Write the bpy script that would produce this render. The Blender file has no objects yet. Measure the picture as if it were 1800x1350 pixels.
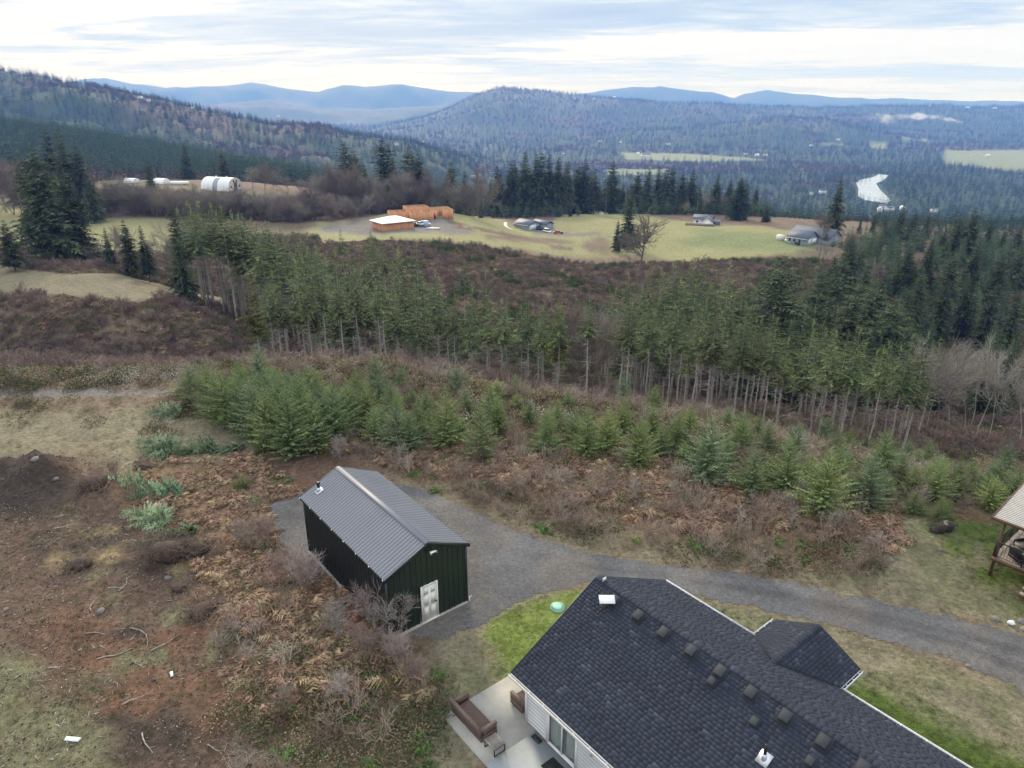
import bpy, math, random
import numpy as np
from mathutils import Vector, Matrix
random.seed(7)
RNG = np.random.default_rng(11)
R = math.radians
SC = bpy.context.scene
COL = SC.collection

# ------------------------------------------------------------------ camera, sky, sun, exposure
CAM_H, PITCH, FPX = 23.3, R(21.4), 1248.0
cam = bpy.data.cameras.new('camera')
cam.sensor_width = 36.0
cam.lens = 36.0 * FPX / 1800.0
cam.clip_start = 0.5
cam.clip_end = 60000
camo = bpy.data.objects.new('camera', cam)
COL.objects.link(camo)
camo.location = (0, 0, CAM_H)
camo.rotation_euler = (R(90) - PITCH, 0, 0)
SC.camera = camo

SUN_EL, SUN_AZ = R(22), R(-14)            # azimuth from +Y towards +X
sd = Vector((math.sin(SUN_AZ) * math.cos(SUN_EL), math.cos(SUN_AZ) * math.cos(SUN_EL), math.sin(SUN_EL)))
sun = bpy.data.lights.new('sun', 'SUN')
sun.energy = 3.0
sun.angle = R(11)
sun.color = (1.0, 0.90, 0.76)
suno = bpy.data.objects.new('sun', sun)
COL.objects.link(suno)
suno.rotation_euler = sd.to_track_quat('Z', 'Y').to_euler()

world = bpy.data.worlds.new('World')
SC.world = world
world.use_nodes = True
wt = world.node_tree
wt.nodes.clear()
def wn(t, **k):
    n = wt.nodes.new(t)
    for a, b in k.items(): setattr(n, a, b)
    return n
L_ = wt.links.new
wout = wn('ShaderNodeOutputWorld')
sky = wn('ShaderNodeTexSky', sky_type='NISHITA', sun_disc=False)
sky.sun_elevation = SUN_EL
sky.sun_rotation = SUN_AZ
bg1 = wn('ShaderNodeBackground')
bg1.inputs['Strength'].default_value = 0.10
L_(sky.outputs[0], bg1.inputs['Color'])
tc = wn('ShaderNodeTexCoord')
sep = wn('ShaderNodeSeparateXYZ')
L_(tc.outputs['Generated'], sep.inputs[0])
def wm(op, a, b=None, c=None, clamp=False):
    n = wn('ShaderNodeMath', operation=op, use_clamp=clamp)
    for i, v in enumerate((a, b, c)):
        if v is None: continue
        if isinstance(v, (int, float)): n.inputs[i].default_value = v
        else: L_(v, n.inputs[i])
    return n.outputs[0]
zc = wm('MAXIMUM', sep.outputs[2], 0.0)
den = wm('ADD', zc, 0.045)
px = wm('DIVIDE', sep.outputs[0], den)
py = wm('DIVIDE', sep.outputs[1], den)
cmb = wn('ShaderNodeCombineXYZ')
L_(wm('ADD', wm('MULTIPLY', px, 0.55), wm('MULTIPLY', py, 0.16)), cmb.inputs[0]); L_(py, cmb.inputs[1])
def wnoise(scale, detail, rough, off, dist=0.3):
    mp = wn('ShaderNodeMapping')
    mp.inputs['Location'].default_value = off
    L_(cmb.outputs[0], mp.inputs[0])
    n = wn('ShaderNodeTexNoise')
    n.inputs['Scale'].default_value = scale
    n.inputs['Detail'].default_value = detail
    n.inputs['Roughness'].default_value = rough
    n.inputs['Distortion'].default_value = dist
    L_(mp.outputs[0], n.inputs['Vector'])
    return n.outputs[0]
n1 = wnoise(0.36, 9, 0.60, (3.3, 1.7, 0), 0.5)
n2 = wnoise(1.35, 8, 0.62, (9.1, 4.2, 2), 0.9)
cov = wm('ADD', wm('MULTIPLY', n1, 0.70), wm('MULTIPLY', n2, 0.30))
rampn = wn('ShaderNodeValToRGB')
L_(cov, rampn.inputs[0])
cr = rampn.color_ramp
cr.elements[0].position = 0.36; cr.elements[0].color = (.84, .835, .83, 1)
cr.elements[1].position = 0.66; cr.elements[1].color = (0.33, 0.43, 0.60, 1)
for p, c in ((0.47, (.80, .80, .80, 1)), (0.505, (0.58, 0.65, 0.75, 1)), (0.57, (0.40, 0.50, 0.66, 1))):
    e = cr.elements.new(p); e.color = c
# brighter towards the horizon gap and a little brighter high up, as an overcast sky is
hz = wm('POWER', wm('SUBTRACT', 1.0, wm('MULTIPLY', zc, 14.0, clamp=True), clamp=True), 1.6)
hmix = wn('ShaderNodeMix', data_type='RGBA')
hmix.inputs[7].default_value = (.95, .92, .86, 1)
L_(wm('MULTIPLY', hz, 0.70), hmix.inputs[0]); L_(rampn.outputs[0], hmix.inputs[6])
bg2 = wn('ShaderNodeBackground')
L_(hmix.outputs[2], bg2.inputs['Color'])
L_(wm('ADD', 0.88, wm('MULTIPLY', zc, 1.5)), bg2.inputs['Strength'])
mx = wn('ShaderNodeMixShader')
mx.inputs[0].default_value = 0.93
L_(bg1.outputs[0], mx.inputs[1]); L_(bg2.outputs[0], mx.inputs[2])
L_(mx.outputs[0], wout.inputs['Surface'])

SC.view_settings.view_transform = 'Standard'
SC.view_settings.look = 'None'
SC.view_settings.gamma = 1.0
SC.view_settings.exposure = 0.28
SC.view_settings.use_curve_mapping = False
SC.cycles.max_bounces = 6
SC.cycles.transparent_max_bounces = 12
SC.cycles.volume_bounces = 1

# ------------------------------------------------------------------ picture <-> place helpers (numbers measured once, then used as places)
cP, sP = math.cos(PITCH), math.sin(PITCH)
def ray(u, v):
    x = (u - 900) / FPX; y = (675 - v) / FPX
    return x, cP + y * sP, -sP + y * cP
def atz(u, v, z=0.0):
    d = ray(u, v); t = (z - CAM_H) / d[2]
    return d[0] * t, d[1] * t
def atY(u, v, Y):
    d = ray(u, v); t = Y / d[1]
    return d[0] * t, CAM_H + d[2] * t
def slope(v):
    d = ray(900, v); return d[2] / d[1]

# ------------------------------------------------------------------ noise
def _hash(ix, iy, seed):
    n = (ix.astype(np.int64) * 374761393 + iy.astype(np.int64) * 668265263 + seed * 1274126177) & 0xFFFFFFFF
    n = ((n ^ (n >> 13)) * 1274126177) & 0xFFFFFFFF
    return ((n ^ (n >> 16)) & 0xFFFFFF) / float(0xFFFFFF)
def vnoise(x, y, seed=0):
    ix = np.floor(x); iy = np.floor(y)
    fx = x - ix; fy = y - iy
    fx = fx * fx * (3 - 2 * fx); fy = fy * fy * (3 - 2 * fy)
    a = _hash(ix, iy, seed); b = _hash(ix + 1, iy, seed); c = _hash(ix, iy + 1, seed); d = _hash(ix + 1, iy + 1, seed)
    return (a * (1 - fx) + b * fx) * (1 - fy) + (c * (1 - fx) + d * fx) * fy
def fbm(x, y, seed=0, oct=4):
    s = 0; a = 0.5; tot = 0
    for i in range(oct):
        s = s + a * vnoise(x * 2 ** i + 17.3 * i, y * 2 ** i - 9.1 * i, seed + i); tot += a; a *= 0.5
    return s / tot
def sstep(e0, e1, x):
    t = np.clip((x - e0) / (e1 - e0), 0, 1); return t * t * (3 - 2 * t)
def sdist(x, y, poly):
    """signed distance to a polygon, positive inside"""
    P = np.asarray(poly, float); n = len(P)
    d = np.full(x.shape, 1e18); ins = np.zeros(x.shape, bool)
    for i in range(n):
        ax, ay = P[i]; bx, by = P[(i + 1) % n]
        ex, ey = bx - ax, by - ay
        t = np.clip(((x - ax) * ex + (y - ay) * ey) / (ex * ex + ey * ey + 1e-12), 0, 1)
        d = np.minimum(d, (x - ax - t * ex) ** 2 + (y - ay - t * ey) ** 2)
        cnd = (ay > y) != (by > y)
        with np.errstate(divide='ignore', invalid='ignore'):
            ins ^= cnd & (x < ex * (y - ay) / (ey if ey != 0 else 1e-12) + ax)
    d = np.sqrt(d)
    return np.where(ins, d, -d)

# ------------------------------------------------------------------ terrain
KY = np.array([0, 40, 50, 58, 64, 70, 90, 110, 122, 136, 150, 170, 190, 215, 250, 300, 350, 400, 430, 470, 550, 700, 1000, 1500, 3000, 8000, 20000], float)
KZ = {
 0: [0, 0, 0, 0, -.6, -4, -9.5, -17, -19.8, -13.5, -12.4, -12, -14, -18, -21.5, -20.5, -22, -20, -21, -25, -28, -22, -60, -90, -125, -140, -140],
 1: [0, 0, 0, 0, -.6, -4, -9.5, -17, -19.8, -13.0, -12.2, -11.7, -14, -18, -21.5, -20.5, -22, -20, -21, -25, -28, -22, -60, -90, -125, -140, -140],
 2: [0, 0, 0, .1, -.3, -3.6, -10, -18, -20.6, -14.0, -14.6, -17.5, -21, -22.5, -22.2, -20.5, -22.5, -16.8, -17, -26, -30, -26, -60, -110, -140, -140, -140],
 3: [0, 0, 0, .2, .1, -3.2, -9, -19, -24, -28.5, -31, -32, -29.5, -26, -22.2, -22.3, -27, -20, -20.5, -29, -33, -36, -80, -130, -160, -150, -140],
 4: [0, 0, 0, 0, -1.2, -4.8, -10, -20, -25, -30.5, -34, -35.5, -29.5, -27.2, -24.5, -25.6, -27.3, -34, -37, -42, -50, -70, -120, -160, -165, -150, -140],
 5: [0, 0, -.2, -1.4, -4.6, -8, -14, -23, -27.5, -32, -36, -37, -31, -30.7, -30.6, -31.0, -33.3, -33.6, -37, -45, -60, -85, -130, -160, -165, -150, -140],
 6: [0, 0, -.5, -3.0, -6.5, -9.5, -16, -24, -28.5, -33, -36, -38.5, -34.5, -30.4, -30.3, -31, -33.3, -34, -37, -44, -58, -90, -135, -160, -165, -150, -140],
 7: [0, 0, -2.2, -6.5, -9.5, -12, -19, -26, -29, -32, -34, -34, -32.5, -29.8, -30.2, -31, -34, -38, -42, -47, -60, -95, -140, -160, -165, -150, -140],
 8: [0, -.2, -5.0, -9.5, -12, -14.5, -21, -27, -29.5, -32, -33, -33, -31.5, -31, -31.2, -33, -37, -42, -46, -50, -62, -95, -140, -160, -165, -150, -140],
 9: [0, -.4, -5.5, -10, -12.5, -15, -21, -27, -29.5, -32, -33, -33, -31.5, -31, -31.2, -33, -37, -42, -46, -50, -62, -95, -140, -160, -165, -150, -140],
}
def pchip(xk, yk, x):
    h = np.diff(xk); dl = np.diff(yk) / h
    m = np.zeros(len(xk))
    for i in range(1, len(xk) - 1):
        if dl[i - 1] * dl[i] > 0:
            w1 = 2 * h[i] + h[i - 1]; w2 = h[i] + 2 * h[i - 1]
            m[i] = (w1 + w2) / (w1 / dl[i - 1] + w2 / dl[i])
    i = np.clip(np.searchsorted(xk, x) - 1, 0, len(xk) - 2)
    t = (x - xk[i]) / h[i]
    t = np.clip(t, 0, 1)
    return ((1 + 2 * t) * (1 - t) ** 2) * yk[i] + (t * (1 - t) ** 2) * h[i] * m[i] + (t * t * (3 - 2 * t)) * yk[i + 1] + (t * t * (t - 1)) * h[i] * m[i + 1]
# ridges: silhouette points (u, v), distance, reach to the front and to the back, height of the trees on them, roughness
RIDGES = [
 ([(-260, 178), (0, 196), (150, 216), (300, 243), (450, 273), (580, 300), (690, 345)], 850, 330, 260, 13, 3),
 ([(-400, 80), (-100, 100), (0, 112), (60, 120), (100, 129), (200, 144), (300, 166), (400, 190), (480, 205), (560, 208), (640, 228), (720, 238), (800, 262), (870, 290), (950, 322), (1020, 350)], 2000, 950, 900, 20, 26),
 ([(380, 245), (560, 232), (650, 222), (740, 205), (800, 182), (840, 162), (880, 151), (920, 155), (1000, 162), (1100, 171), (1160, 177), (1300, 181), (1430, 187), (1520, 184), (1640, 181), (1700, 185), (1900, 183), (2100, 186), (2600, 180)], 6500, 2500, 1500, 16, 45),
 ([(560, 300), (700, 262), (900, 238), (1000, 232), (1100, 226), (1200, 222), (1300, 212), (1370, 203), (1450, 206), (1540, 222), (1620, 240), (1760, 246), (2100, 240)], 4700, 1500, 1200, 14, 34),
 ([(-200, 230), (120, 215), (280, 196), (400, 180), (470, 174), (520, 184), (560, 190), (640, 193), (720, 188), (800, 186), (900, 200)], 8800, 1900, 1500, 6, 70),
 ([(-500, 150), (0, 150), (150, 141), (185, 136), (230, 147), (290, 153), (350, 149), (400, 150), (445, 145), (500, 153), (560, 158), (600, 150), (640, 153), (700, 148), (760, 155), (830, 160), (900, 166), (1000, 163), (1050, 158), (1100, 154), (1160, 150), (1220, 157), (1290, 169), (1310, 162), (1350, 156), (1400, 163), (1480, 168), (1560, 171), (1700, 173), (1800, 174), (1950, 170), (2300, 176)], 12400, 2400, 2000, 0, 130),
]
RTAB = []
for pts, Y0, wf, wb, th, ro in RIDGES:
    aa = []; hh = []
    for u, v in pts:
        x, z = atY(u, v, Y0); aa.append(x / Y0); hh.append(z - th)
    if Y0 > 12000: hh = [h * 1 + (h - 380) * .12 for h in hh]
    RTAB.append((np.array(aa), np.array(hh), Y0, wf, wb, ro))
# places kept flat: footprints and gravel, in world metres
EX, EY = (math.cos(R(-51.1)), math.sin(R(-51.1))), (math.cos(R(38.9)), math.sin(R(38.9)))
HO = (-0.04, 21.81)
def hl(x, y): return (HO[0] + x * EX[0] + y * EY[0], HO[1] + x * EX[1] + y * EY[1])
POLY_HOUSE = [hl(-2.4, -2.4), hl(24, -2.4), hl(24, 11.5), hl(-.6, 11.0), hl(-2.4, 2.5)]
def zpoly(pp, z=0): return [atz(u, v, z) for u, v in pp]
POLY_GRAVEL = zpoly([(468, 908), (482, 886), (515, 872), (600, 850), (690, 850), (740, 860), (790, 880), (840, 905), (930, 943), (1000, 964), (1060, 978), (1200, 1000), (1330, 1012), (1440, 1036), (1550, 1058), (1660, 1080), (1740, 1100), (1900, 1140), (1960, 1260), (1830, 1222), (1760, 1190), (1700, 1165), (1600, 1138), (1500, 1108), (1440, 1092), (1330, 1068), (1230, 1046), (1150, 1030), (1040, 1024), (990, 1033), (925, 1052), (880, 1078), (840, 1100), (800, 1118), (765, 1130), (735, 1118), (690, 1100), (600, 1040), (548, 1000), (520, 985), (490, 955)])
BUMPS = [(90, 838, 2.6, 1.3), (10, 845, 2.4, 1.2), (190, 872, 2.0, .9), (300, 965, 1.5, .6), (400, 1075, 1.2, .3), (230, 855, 2.0, .5), (1700, 1230, 3, .15), (660, 655, 4, .8), (980, 705, 3, .7), (1230, 712, 2.5, .5)]
BUMPW = [(*atz(u, v), s, a) for u, v, s, a in BUMPS]
KNOLLS = [(-40, 338, 22, 3.2), (10, 345, 14, -2.6), (48, 352, 20, 3.4), (75, 300, 18, -2.6), (110, 318, 30, 2.6), (25, 268, 14, -1.6), (-20, 285, 20, 1.6), (150, 370, 20, 1.5), (-75, 235, 16, 2.0), (10, 235, 20, 1.8)]
def heights(x, y):
    x = np.asarray(x, float); y = np.asarray(y, float)
    phi = np.arctan2(x, y); r = np.hypot(x, y)
    p0 = math.atan(0.9)
    front = np.abs(phi) <= p0
    Yd = np.where(front, y, r * math.cos(p0))
    a = np.where(front, np.tan(np.clip(phi, -p0, p0)), 0.9 * np.sign(x) * (1 - (np.abs(phi) - p0) / (math.pi - p0)))
    Yd = np.maximum(Yd, 0)
    cols = np.stack([pchip(KY, np.array(KZ[k], float), Yd) for k in range(10)])
    k = np.clip((a + 0.9) / 0.2, 0, 8.9999)
    i = np.floor(k).astype(int); t = k - i
    idx = np.arange(x.size).reshape(x.shape)
    flat = cols.reshape(10, -1); ii = i.ravel(); jj = np.arange(ii.size)
    g = lambda o: flat[np.clip(ii + o, 0, 9), jj].reshape(x.shape)
    p_, p0_, p1, p2 = g(-1), g(0), g(1), g(2)
    z = 0.5 * ((2 * p0_) + (-p_ + p1) * t + (2 * p_ - 5 * p0_ + 4 * p1 - p2) * t * t + (-p_ + 3 * p0_ - 3 * p1 + p2) * t ** 3)
    # mid-range roughness
    m1 = sstep(60, 110, Yd) * (1 - sstep(1500, 4000, Yd) * .6)
    meadow = (1 - sstep(225, 250, Yd)) + sstep(450, 600, Yd)
    z = z + m1 * (0.35 + .65 * np.clip(meadow, 0, 1)) * (fbm(x / 14, y / 14, 3) - .5) * 2.6
    z = z + sstep(600, 1500, Yd) * (fbm(x / 150, y / 150, 5) - .5) * 12
    for aa, hh, Y0, wf, wb, ro in RTAB:
        h = np.interp(a, aa, hh, left=hh[0], right=-400)
        jag = (fbm(a * (60 if Y0 < 12000 else 38), Yd / (Y0 * .1), int(Y0) % 97, 4) - .5) * ro
        dy = Yd - Y0
        t = np.clip(np.where(dy < 0, -dy / wf, dy / wb), 0, 1)
        s = 0.5 + 0.5 * np.cos(math.pi * t)
        gul = (fbm(x / (Y0 * .05), y / (Y0 * .05), int(Y0) % 89, 4) - .5) * ro * 3.0 * s * (1 - s) * 3
        hv = z + (h - z) * s + jag * s * .5 + gul
        z = np.where((s > 0) & (hv > z), hv, z)
    # knolls and hollows of the far meadow
    for bx, by, sg, am in KNOLLS: z = z + am * np.exp(-((x - bx) ** 2 + ((y - by) * 1.0) ** 2) / (2 * sg * sg))
    # near ground
    near = 1 - sstep(70, 110, r)
    nz = (fbm(x / 1.6, y / 1.6, 21, 4) - .5) * .34 + (fbm(x / 7, y / 7, 23, 3) - .5) * .5
    for bx, by, s, am in BUMPW:
        nz = nz + am * np.exp(-((x - bx) ** 2 + (y - by) ** 2) / (2 * s * s * .35)) * (.6 + .8 * vnoise(x * 1.3, y * 1.3, 4))
    m = near > 0
    keep = np.zeros(x.shape)
    if m.any():
        xx, yy = x[m], y[m]
        d = np.maximum(sdist(xx, yy, POLY_GRAVEL), sdist(xx, yy, POLY_HOUSE))
        keep[m] = near[m] * (1 - sstep(-1.6, -.3, d))
        z[m] = z[m] + nz[m] * keep[m]
    return z
_heights0 = heights
RV_L = [atz(u, v, -150.0) for u, v in [(1545, 306), (1535, 311), (1512, 316), (1505, 322), (1509, 332), (1508, 345), (1520, 352)]]
RV_R = [atz(u, v, -150.0) for u, v in [(1562, 308), (1552, 318), (1540, 322), (1546, 332), (1556, 342), (1566, 352), (1560, 358)]]
RIVER = RV_L + RV_R[::-1]
def heights(x, y):
    z = _heights0(x, y)
    x = np.asarray(x, float); y = np.asarray(y, float)
    m = (y > 1200) & (y < 2800) & (x > 300) & (x < 1600)
    if m.any():
        k = sstep(-160, -12, sdist(x[m], y[m], RIVER)); z[m] = z[m] * (1 - k) - 151.2 * k
    return z
def hz1(x, y): return float(heights(np.array([x]), np.array([y]))[0])
TT = np.concatenate([np.linspace(8, 400, 1600), np.geomspace(401, 15000, 1400)])
def hit(u, v, y0=0):
    d = ray(u, v); t = TT
    x = d[0] * t; y = d[1] * t; z = CAM_H + d[2] * t
    h = heights(x, y)
    ok = np.nonzero((z < h) & (y > y0))[0]
    if len(ok) == 0: return None
    i = ok[0]
    if i == 0: return float(x[0]), float(y[0]), float(h[0])
    a = (z[i - 1] - h[i - 1]) / ((z[i - 1] - h[i - 1]) - (z[i] - h[i]) + 1e-9)
    tt = t[i - 1] + a * (t[i] - t[i - 1])
    X, Yv = d[0] * tt, d[1] * tt
    return X, Yv, hz1(X, Yv)
def hitpoly(pp, y0=0):
    out = []
    for u, v in pp:
        h = hit(u, v, y0)
        if h: out.append(h[:2])
    return out

# ------------------------------------------------------------------ mesh building
def make_mesh(name, V, tris=None, quads=None, col=None, smooth=False):
    me = bpy.data.meshes.new(name)
    V = np.asarray(V, np.float32).reshape(-1, 3)
    fs = []; tot = []
    if tris is not None and len(tris):
        tris = np.asarray(tris, np.int32); fs.append(tris.ravel()); tot.append(np.full(len(tris), 3, np.int32))
    if quads is not None and len(quads):
        quads = np.asarray(quads, np.int32); fs.append(quads.ravel()); tot.append(np.full(len(quads), 4, np.int32))
    loops = np.concatenate(fs); tot = np.concatenate(tot)
    me.vertices.add(len(V)); me.vertices.foreach_set('co', V.ravel())
    me.loops.add(len(loops)); me.loops.foreach_set('vertex_index', loops)
    me.polygons.add(len(tot))
    st = np.zeros(len(tot), np.int32); st[1:] = np.cumsum(tot)[:-1]
    me.polygons.foreach_set('loop_start', st)
    me.polygons.foreach_set('loop_total', tot)
    if smooth: me.polygons.foreach_set('use_smooth', np.ones(len(tot), bool))
    me.update(calc_edges=True)
    if col is not None:
        c = np.ones((len(V), 4), np.float32); c[:, :3] = np.asarray(col, np.float32).reshape(-1, 3)
        at = me.color_attributes.new('Col', 'FLOAT_COLOR', 'POINT')
        at.data.foreach_set('color', c.ravel())
    return me
class MB:
    def __init__(s): s.V = []; s.T = []; s.Q = []; s.C = []; s.n = 0
    def add(s, V, T=None, Q=None, c=(1, 1, 1)):
        V = np.asarray(V, float).reshape(-1, 3)
        if T is not None and len(T): s.T.append(np.asarray(T) + s.n)
        if Q is not None and len(Q): s.Q.append(np.asarray(Q) + s.n)
        c = np.asarray(c, float)
        s.C.append(np.tile(c, (len(V), 1)) if c.ndim == 1 else c)
        s.V.append(V); s.n += len(V)
    def box(s, lo, hi, c=(1, 1, 1), M=None):
        x0, y0, z0 = lo; x1, y1, z1 = hi
        V = np.array([(x0, y0, z0), (x1, y0, z0), (x1, y1, z0), (x0, y1, z0), (x0, y0, z1), (x1, y0, z1), (x1, y1, z1), (x0, y1, z1)], float)
        if M is not None: V = V @ np.array(M[0]).T + np.array(M[1])
        s.add(V, Q=[(0, 3, 2, 1), (4, 5, 6, 7), (0, 1, 5, 4), (1, 2, 6, 5), (2, 3, 7, 6), (3, 0, 4, 7)], c=c)
    def hexa(s, P8, c=(1, 1, 1)):
        s.add(P8, Q=[(0, 3, 2, 1), (4, 5, 6, 7), (0, 1, 5, 4), (1, 2, 6, 5), (2, 3, 7, 6), (3, 0, 4, 7)], c=c)
    def slab(s, P4, th, c=(1, 1, 1)):
        """a slab under four corner points, thickness along its normal"""
        P = np.array(P4, float); n = np.cross(P[1] - P[0], P[3] - P[0]); n /= np.linalg.norm(n)
        s.hexa(np.vstack([P - n * th, P]), c)
    def poly(s, pts, c=(1, 1, 1)):
        n = len(pts)
        if n == 4: s.add(pts, Q=[(0, 1, 2, 3)], c=c)
        else: s.add(pts, T=[(0, i, i + 1) for i in range(1, n - 1)], c=c)
    def prism(s, prof, a, b, axis=1, c=(1, 1, 1)):
        """extrude a convex 2-D profile (x,z) along y from a to b (axis 1) or (y,z) along x (axis 0)"""
        n = len(prof); V = []
        for t in (a, b):
            for p, q in prof: V.append((p, t, q) if axis == 1 else (t, p, q))
        Q = [(i, (i + 1) % n, (i + 1) % n + n, i + n) for i in range(n)]
        T = [(0, i + 1, i) for i in range(1, n - 1)] + [(n, n + i, n + i + 1) for i in range(1, n - 1)]
        s.add(V, T=T, Q=Q, c=c)
    def tube(s, p0, p1, r0, r1=None, n=6, c=(1, 1, 1), cap=True):
        r1 = r0 if r1 is None else r1
        p0 = np.array(p0, float); p1 = np.array(p1, float)
        d = p1 - p0; d /= (np.linalg.norm(d) + 1e-9)
        u = np.cross(d, (0, 0, 1) if abs(d[2]) < .9 else (1, 0, 0)); u /= np.linalg.norm(u); w = np.cross(d, u)
        A = np.arange(n) * 2 * math.pi / n
        ring = np.outer(np.cos(A), u) + np.outer(np.sin(A), w)
        V = np.vstack([p0 + ring * r0, p1 + ring * r1])
        Q = [(i, (i + 1) % n, (i + 1) % n + n, i + n) for i in range(n)]
        T = ([(0, i + 1, i) for i in range(1, n - 1)] + [(n, n + i, n + i + 1) for i in range(1, n - 1)]) if cap else None
        s.add(V, T=T, Q=Q, c=c)
    def arrays(s):
        V = np.vstack(s.V); T = np.vstack(s.T) if s.T else None; Q = np.vstack(s.Q) if s.Q else None
        return V, T, Q, np.vstack(s.C)
    def mesh(s, name, smooth=False):
        V, T, Q, C = s.arrays(); return make_mesh(name, V, T, Q, C, smooth)
    def obj(s, name, mat, parent=None, smooth=False, loc=None):
        me = s.mesh(name, smooth); return link(name, me, mat, parent, loc)
def link(name, me, mat, parent=None, loc=None):
    if mat is not None and not me.materials: me.materials.append(mat)
    o = bpy.data.objects.new(name, me); COL.objects.link(o)
    if parent is not None: o.parent = parent
    if loc is not None: o.location = loc
    return o
def tag(o, label=None, cat=None, group=None, kind=None):
    if label: o['label'] = label
    if cat: o['category'] = cat
    if group: o['group'] = group
    if kind: o['kind'] = kind
    return o
def thing(name, loc, rz, label, cat, group=None):
    o = bpy.data.objects.new(name, None); COL.objects.link(o)
    o.empty_display_size = .3
    o.location = loc; o.rotation_euler = (0, 0, rz)
    return tag(o, label, cat, group)
def copy_thing(src, loc, rz, scale=1.0, label=None, group=None, rot=None):
    c = src.copy(); COL.objects.link(c); c.location = loc
    c.rotation_euler = rot if rot else (0, 0, rz)
    c.scale = scale if hasattr(scale, '__len__') else (scale,) * 3
    if label: c['label'] = label
    if group: c['group'] = group
    for ch in src.children:
        d = ch.copy(); COL.objects.link(d); d.parent = c
        for g in ch.children:
            e = g.copy(); COL.objects.link(e); e.parent = d
    return c

# ------------------------------------------------------------------ materials
def mat(name, color=(.5, .5, .5), rough=.8, metal=0, spec=.5, noise=None, vcol=False, rnd=0.0, bump=None, hue=0.0, wnoise_amt=None, ramp=None, emit=None):
    m = bpy.data.materials.new(name); m.use_nodes = True
    nt = m.node_tree; b = nt.nodes['Principled BSDF']; ln = nt.links.new
    b.inputs['Roughness'].default_value = rough
    b.inputs['Metallic'].default_value = metal
    b.inputs['Specular IOR Level'].default_value = spec
    def N(t, **k):
        n = nt.nodes.new(t)
        for a, v in k.items(): setattr(n, a, v)
        return n
    if vcol:
        a = N('ShaderNodeAttribute', attribute_name='Col'); src = a.outputs['Color']
    else:
        a = N('ShaderNodeRGB'); a.outputs[0].default_value = (*color, 1); src = a.outputs[0]
    if vcol and color != (.5, .5, .5):
        mm = N('ShaderNodeMix', data_type='RGBA', blend_type='MULTIPLY'); mm.inputs[0].default_value = 1
        mm.inputs[7].default_value = (*color, 1); ln(src, mm.inputs[6]); src = mm.outputs[2]
    geo = N('ShaderNodeNewGeometry')
    def mulv(src, fac):
        mm = N('ShaderNodeVectorMath', operation='SCALE'); ln(src, mm.inputs[0]); ln(fac, mm.inputs['Scale']); return mm.outputs[0]
    for spec_ in (noise or []):
        scale, amt = spec_[0], spec_[1]; det = spec_[2] if len(spec_) > 2 else 4
        n = N('ShaderNodeTexNoise'); n.inputs['Scale'].default_value = scale; n.inputs['Detail'].default_value = det
        n.inputs['Roughness'].default_value = .6
        if len(spec_) > 3:
            tcn = N('ShaderNodeTexCoord'); mp = N('ShaderNodeMapping'); mp.inputs['Scale'].default_value = spec_[3]
            ln(tcn.outputs['Object'], mp.inputs[0]); ln(mp.outputs[0], n.inputs['Vector'])
        else: ln(geo.outputs['Position'], n.inputs['Vector'])
        mr = N('ShaderNodeMapRange'); mr.inputs[1].default_value = .28; mr.inputs[2].default_value = .72
        mr.inputs[3].default_value = 1 - amt; mr.inputs[4].default_value = 1 + amt; ln(n.outputs[0], mr.inputs[0])
        src = mulv(src, mr.outputs[0])
    if rnd or hue:
        oi = N('ShaderNodeObjectInfo')
        if rnd:
            mr = N('ShaderNodeMapRange'); mr.inputs[3].default_value = 1 - rnd; mr.inputs[4].default_value = 1 + rnd
            ln(oi.outputs['Random'], mr.inputs[0]); src = mulv(src, mr.outputs[0])
        if hue:
            hs = N('ShaderNodeHueSaturation')
            m2 = N('ShaderNodeMath', operation='MULTIPLY'); m2.inputs[1].default_value = 7.31; ln(oi.outputs['Random'], m2.inputs[0])
            fr = N('ShaderNodeMath', operation='FRACT'); ln(m2.outputs[0], fr.inputs[0])
            mr = N('ShaderNodeMapRange'); mr.inputs[3].default_value = .5 - hue; mr.inputs[4].default_value = .5 + hue * .6
            ln(fr.outputs[0], mr.inputs[0]); ln(mr.outputs[0], hs.inputs['Hue']); ln(src, hs.inputs['Color']); src = hs.outputs[0]
    ln(src, b.inputs['Base Color'])
    if bump:
        n = N('ShaderNodeTexNoise'); n.inputs['Scale'].default_value = bump[0]; n.inputs['Detail'].default_value = 6
        n.inputs['Roughness'].default_value = .65
        ln(geo.outputs['Position'], n.inputs['Vector'])
        bp = N('ShaderNodeBump'); bp.inputs['Strength'].default_value = bump[1]; bp.inputs['Distance'].default_value = bump[2]
        ln(n.outputs[0], bp.inputs['Height']); ln(bp.outputs[0], b.inputs['Normal'])
    return m
M = {}
M['ground'] = mat('ground_mixed', vcol=True, rough=.95, spec=.15, noise=[(.9, .26, 6), (4, .42, 7), (20, .38, 4), (.06, .10, 3)], bump=(4, .9, .16))
M['gravel'] = mat('crushed_gravel', (.108, .106, .106), rough=.9, spec=.2, vcol=True, noise=[(.35, .12, 5), (5, .28, 6), (22, .55, 4)], bump=(26, .8, .03))
M['young_needles'] = mat('young_fir_needles', vcol=True, rough=.75, spec=.2, rnd=.16, hue=.012, noise=[(1.2, .15, 3)])
M['needles'] = mat('fir_needles', vcol=True, rough=.75, spec=.2, rnd=.32, hue=.018, noise=[(.8, .18, 3)])
M['bark'] = mat('grey_bark', (.31, .285, .255), rough=.9, spec=.1, rnd=.25, noise=[(3, .35, 4)])
M['bark_dark'] = mat('brown_bark', (.10, .085, .07), rough=.95, spec=.1, rnd=.2)
M['twig'] = mat('bare_twigs', vcol=True, rough=.9, spec=.1, rnd=.22, hue=.02)
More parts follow.
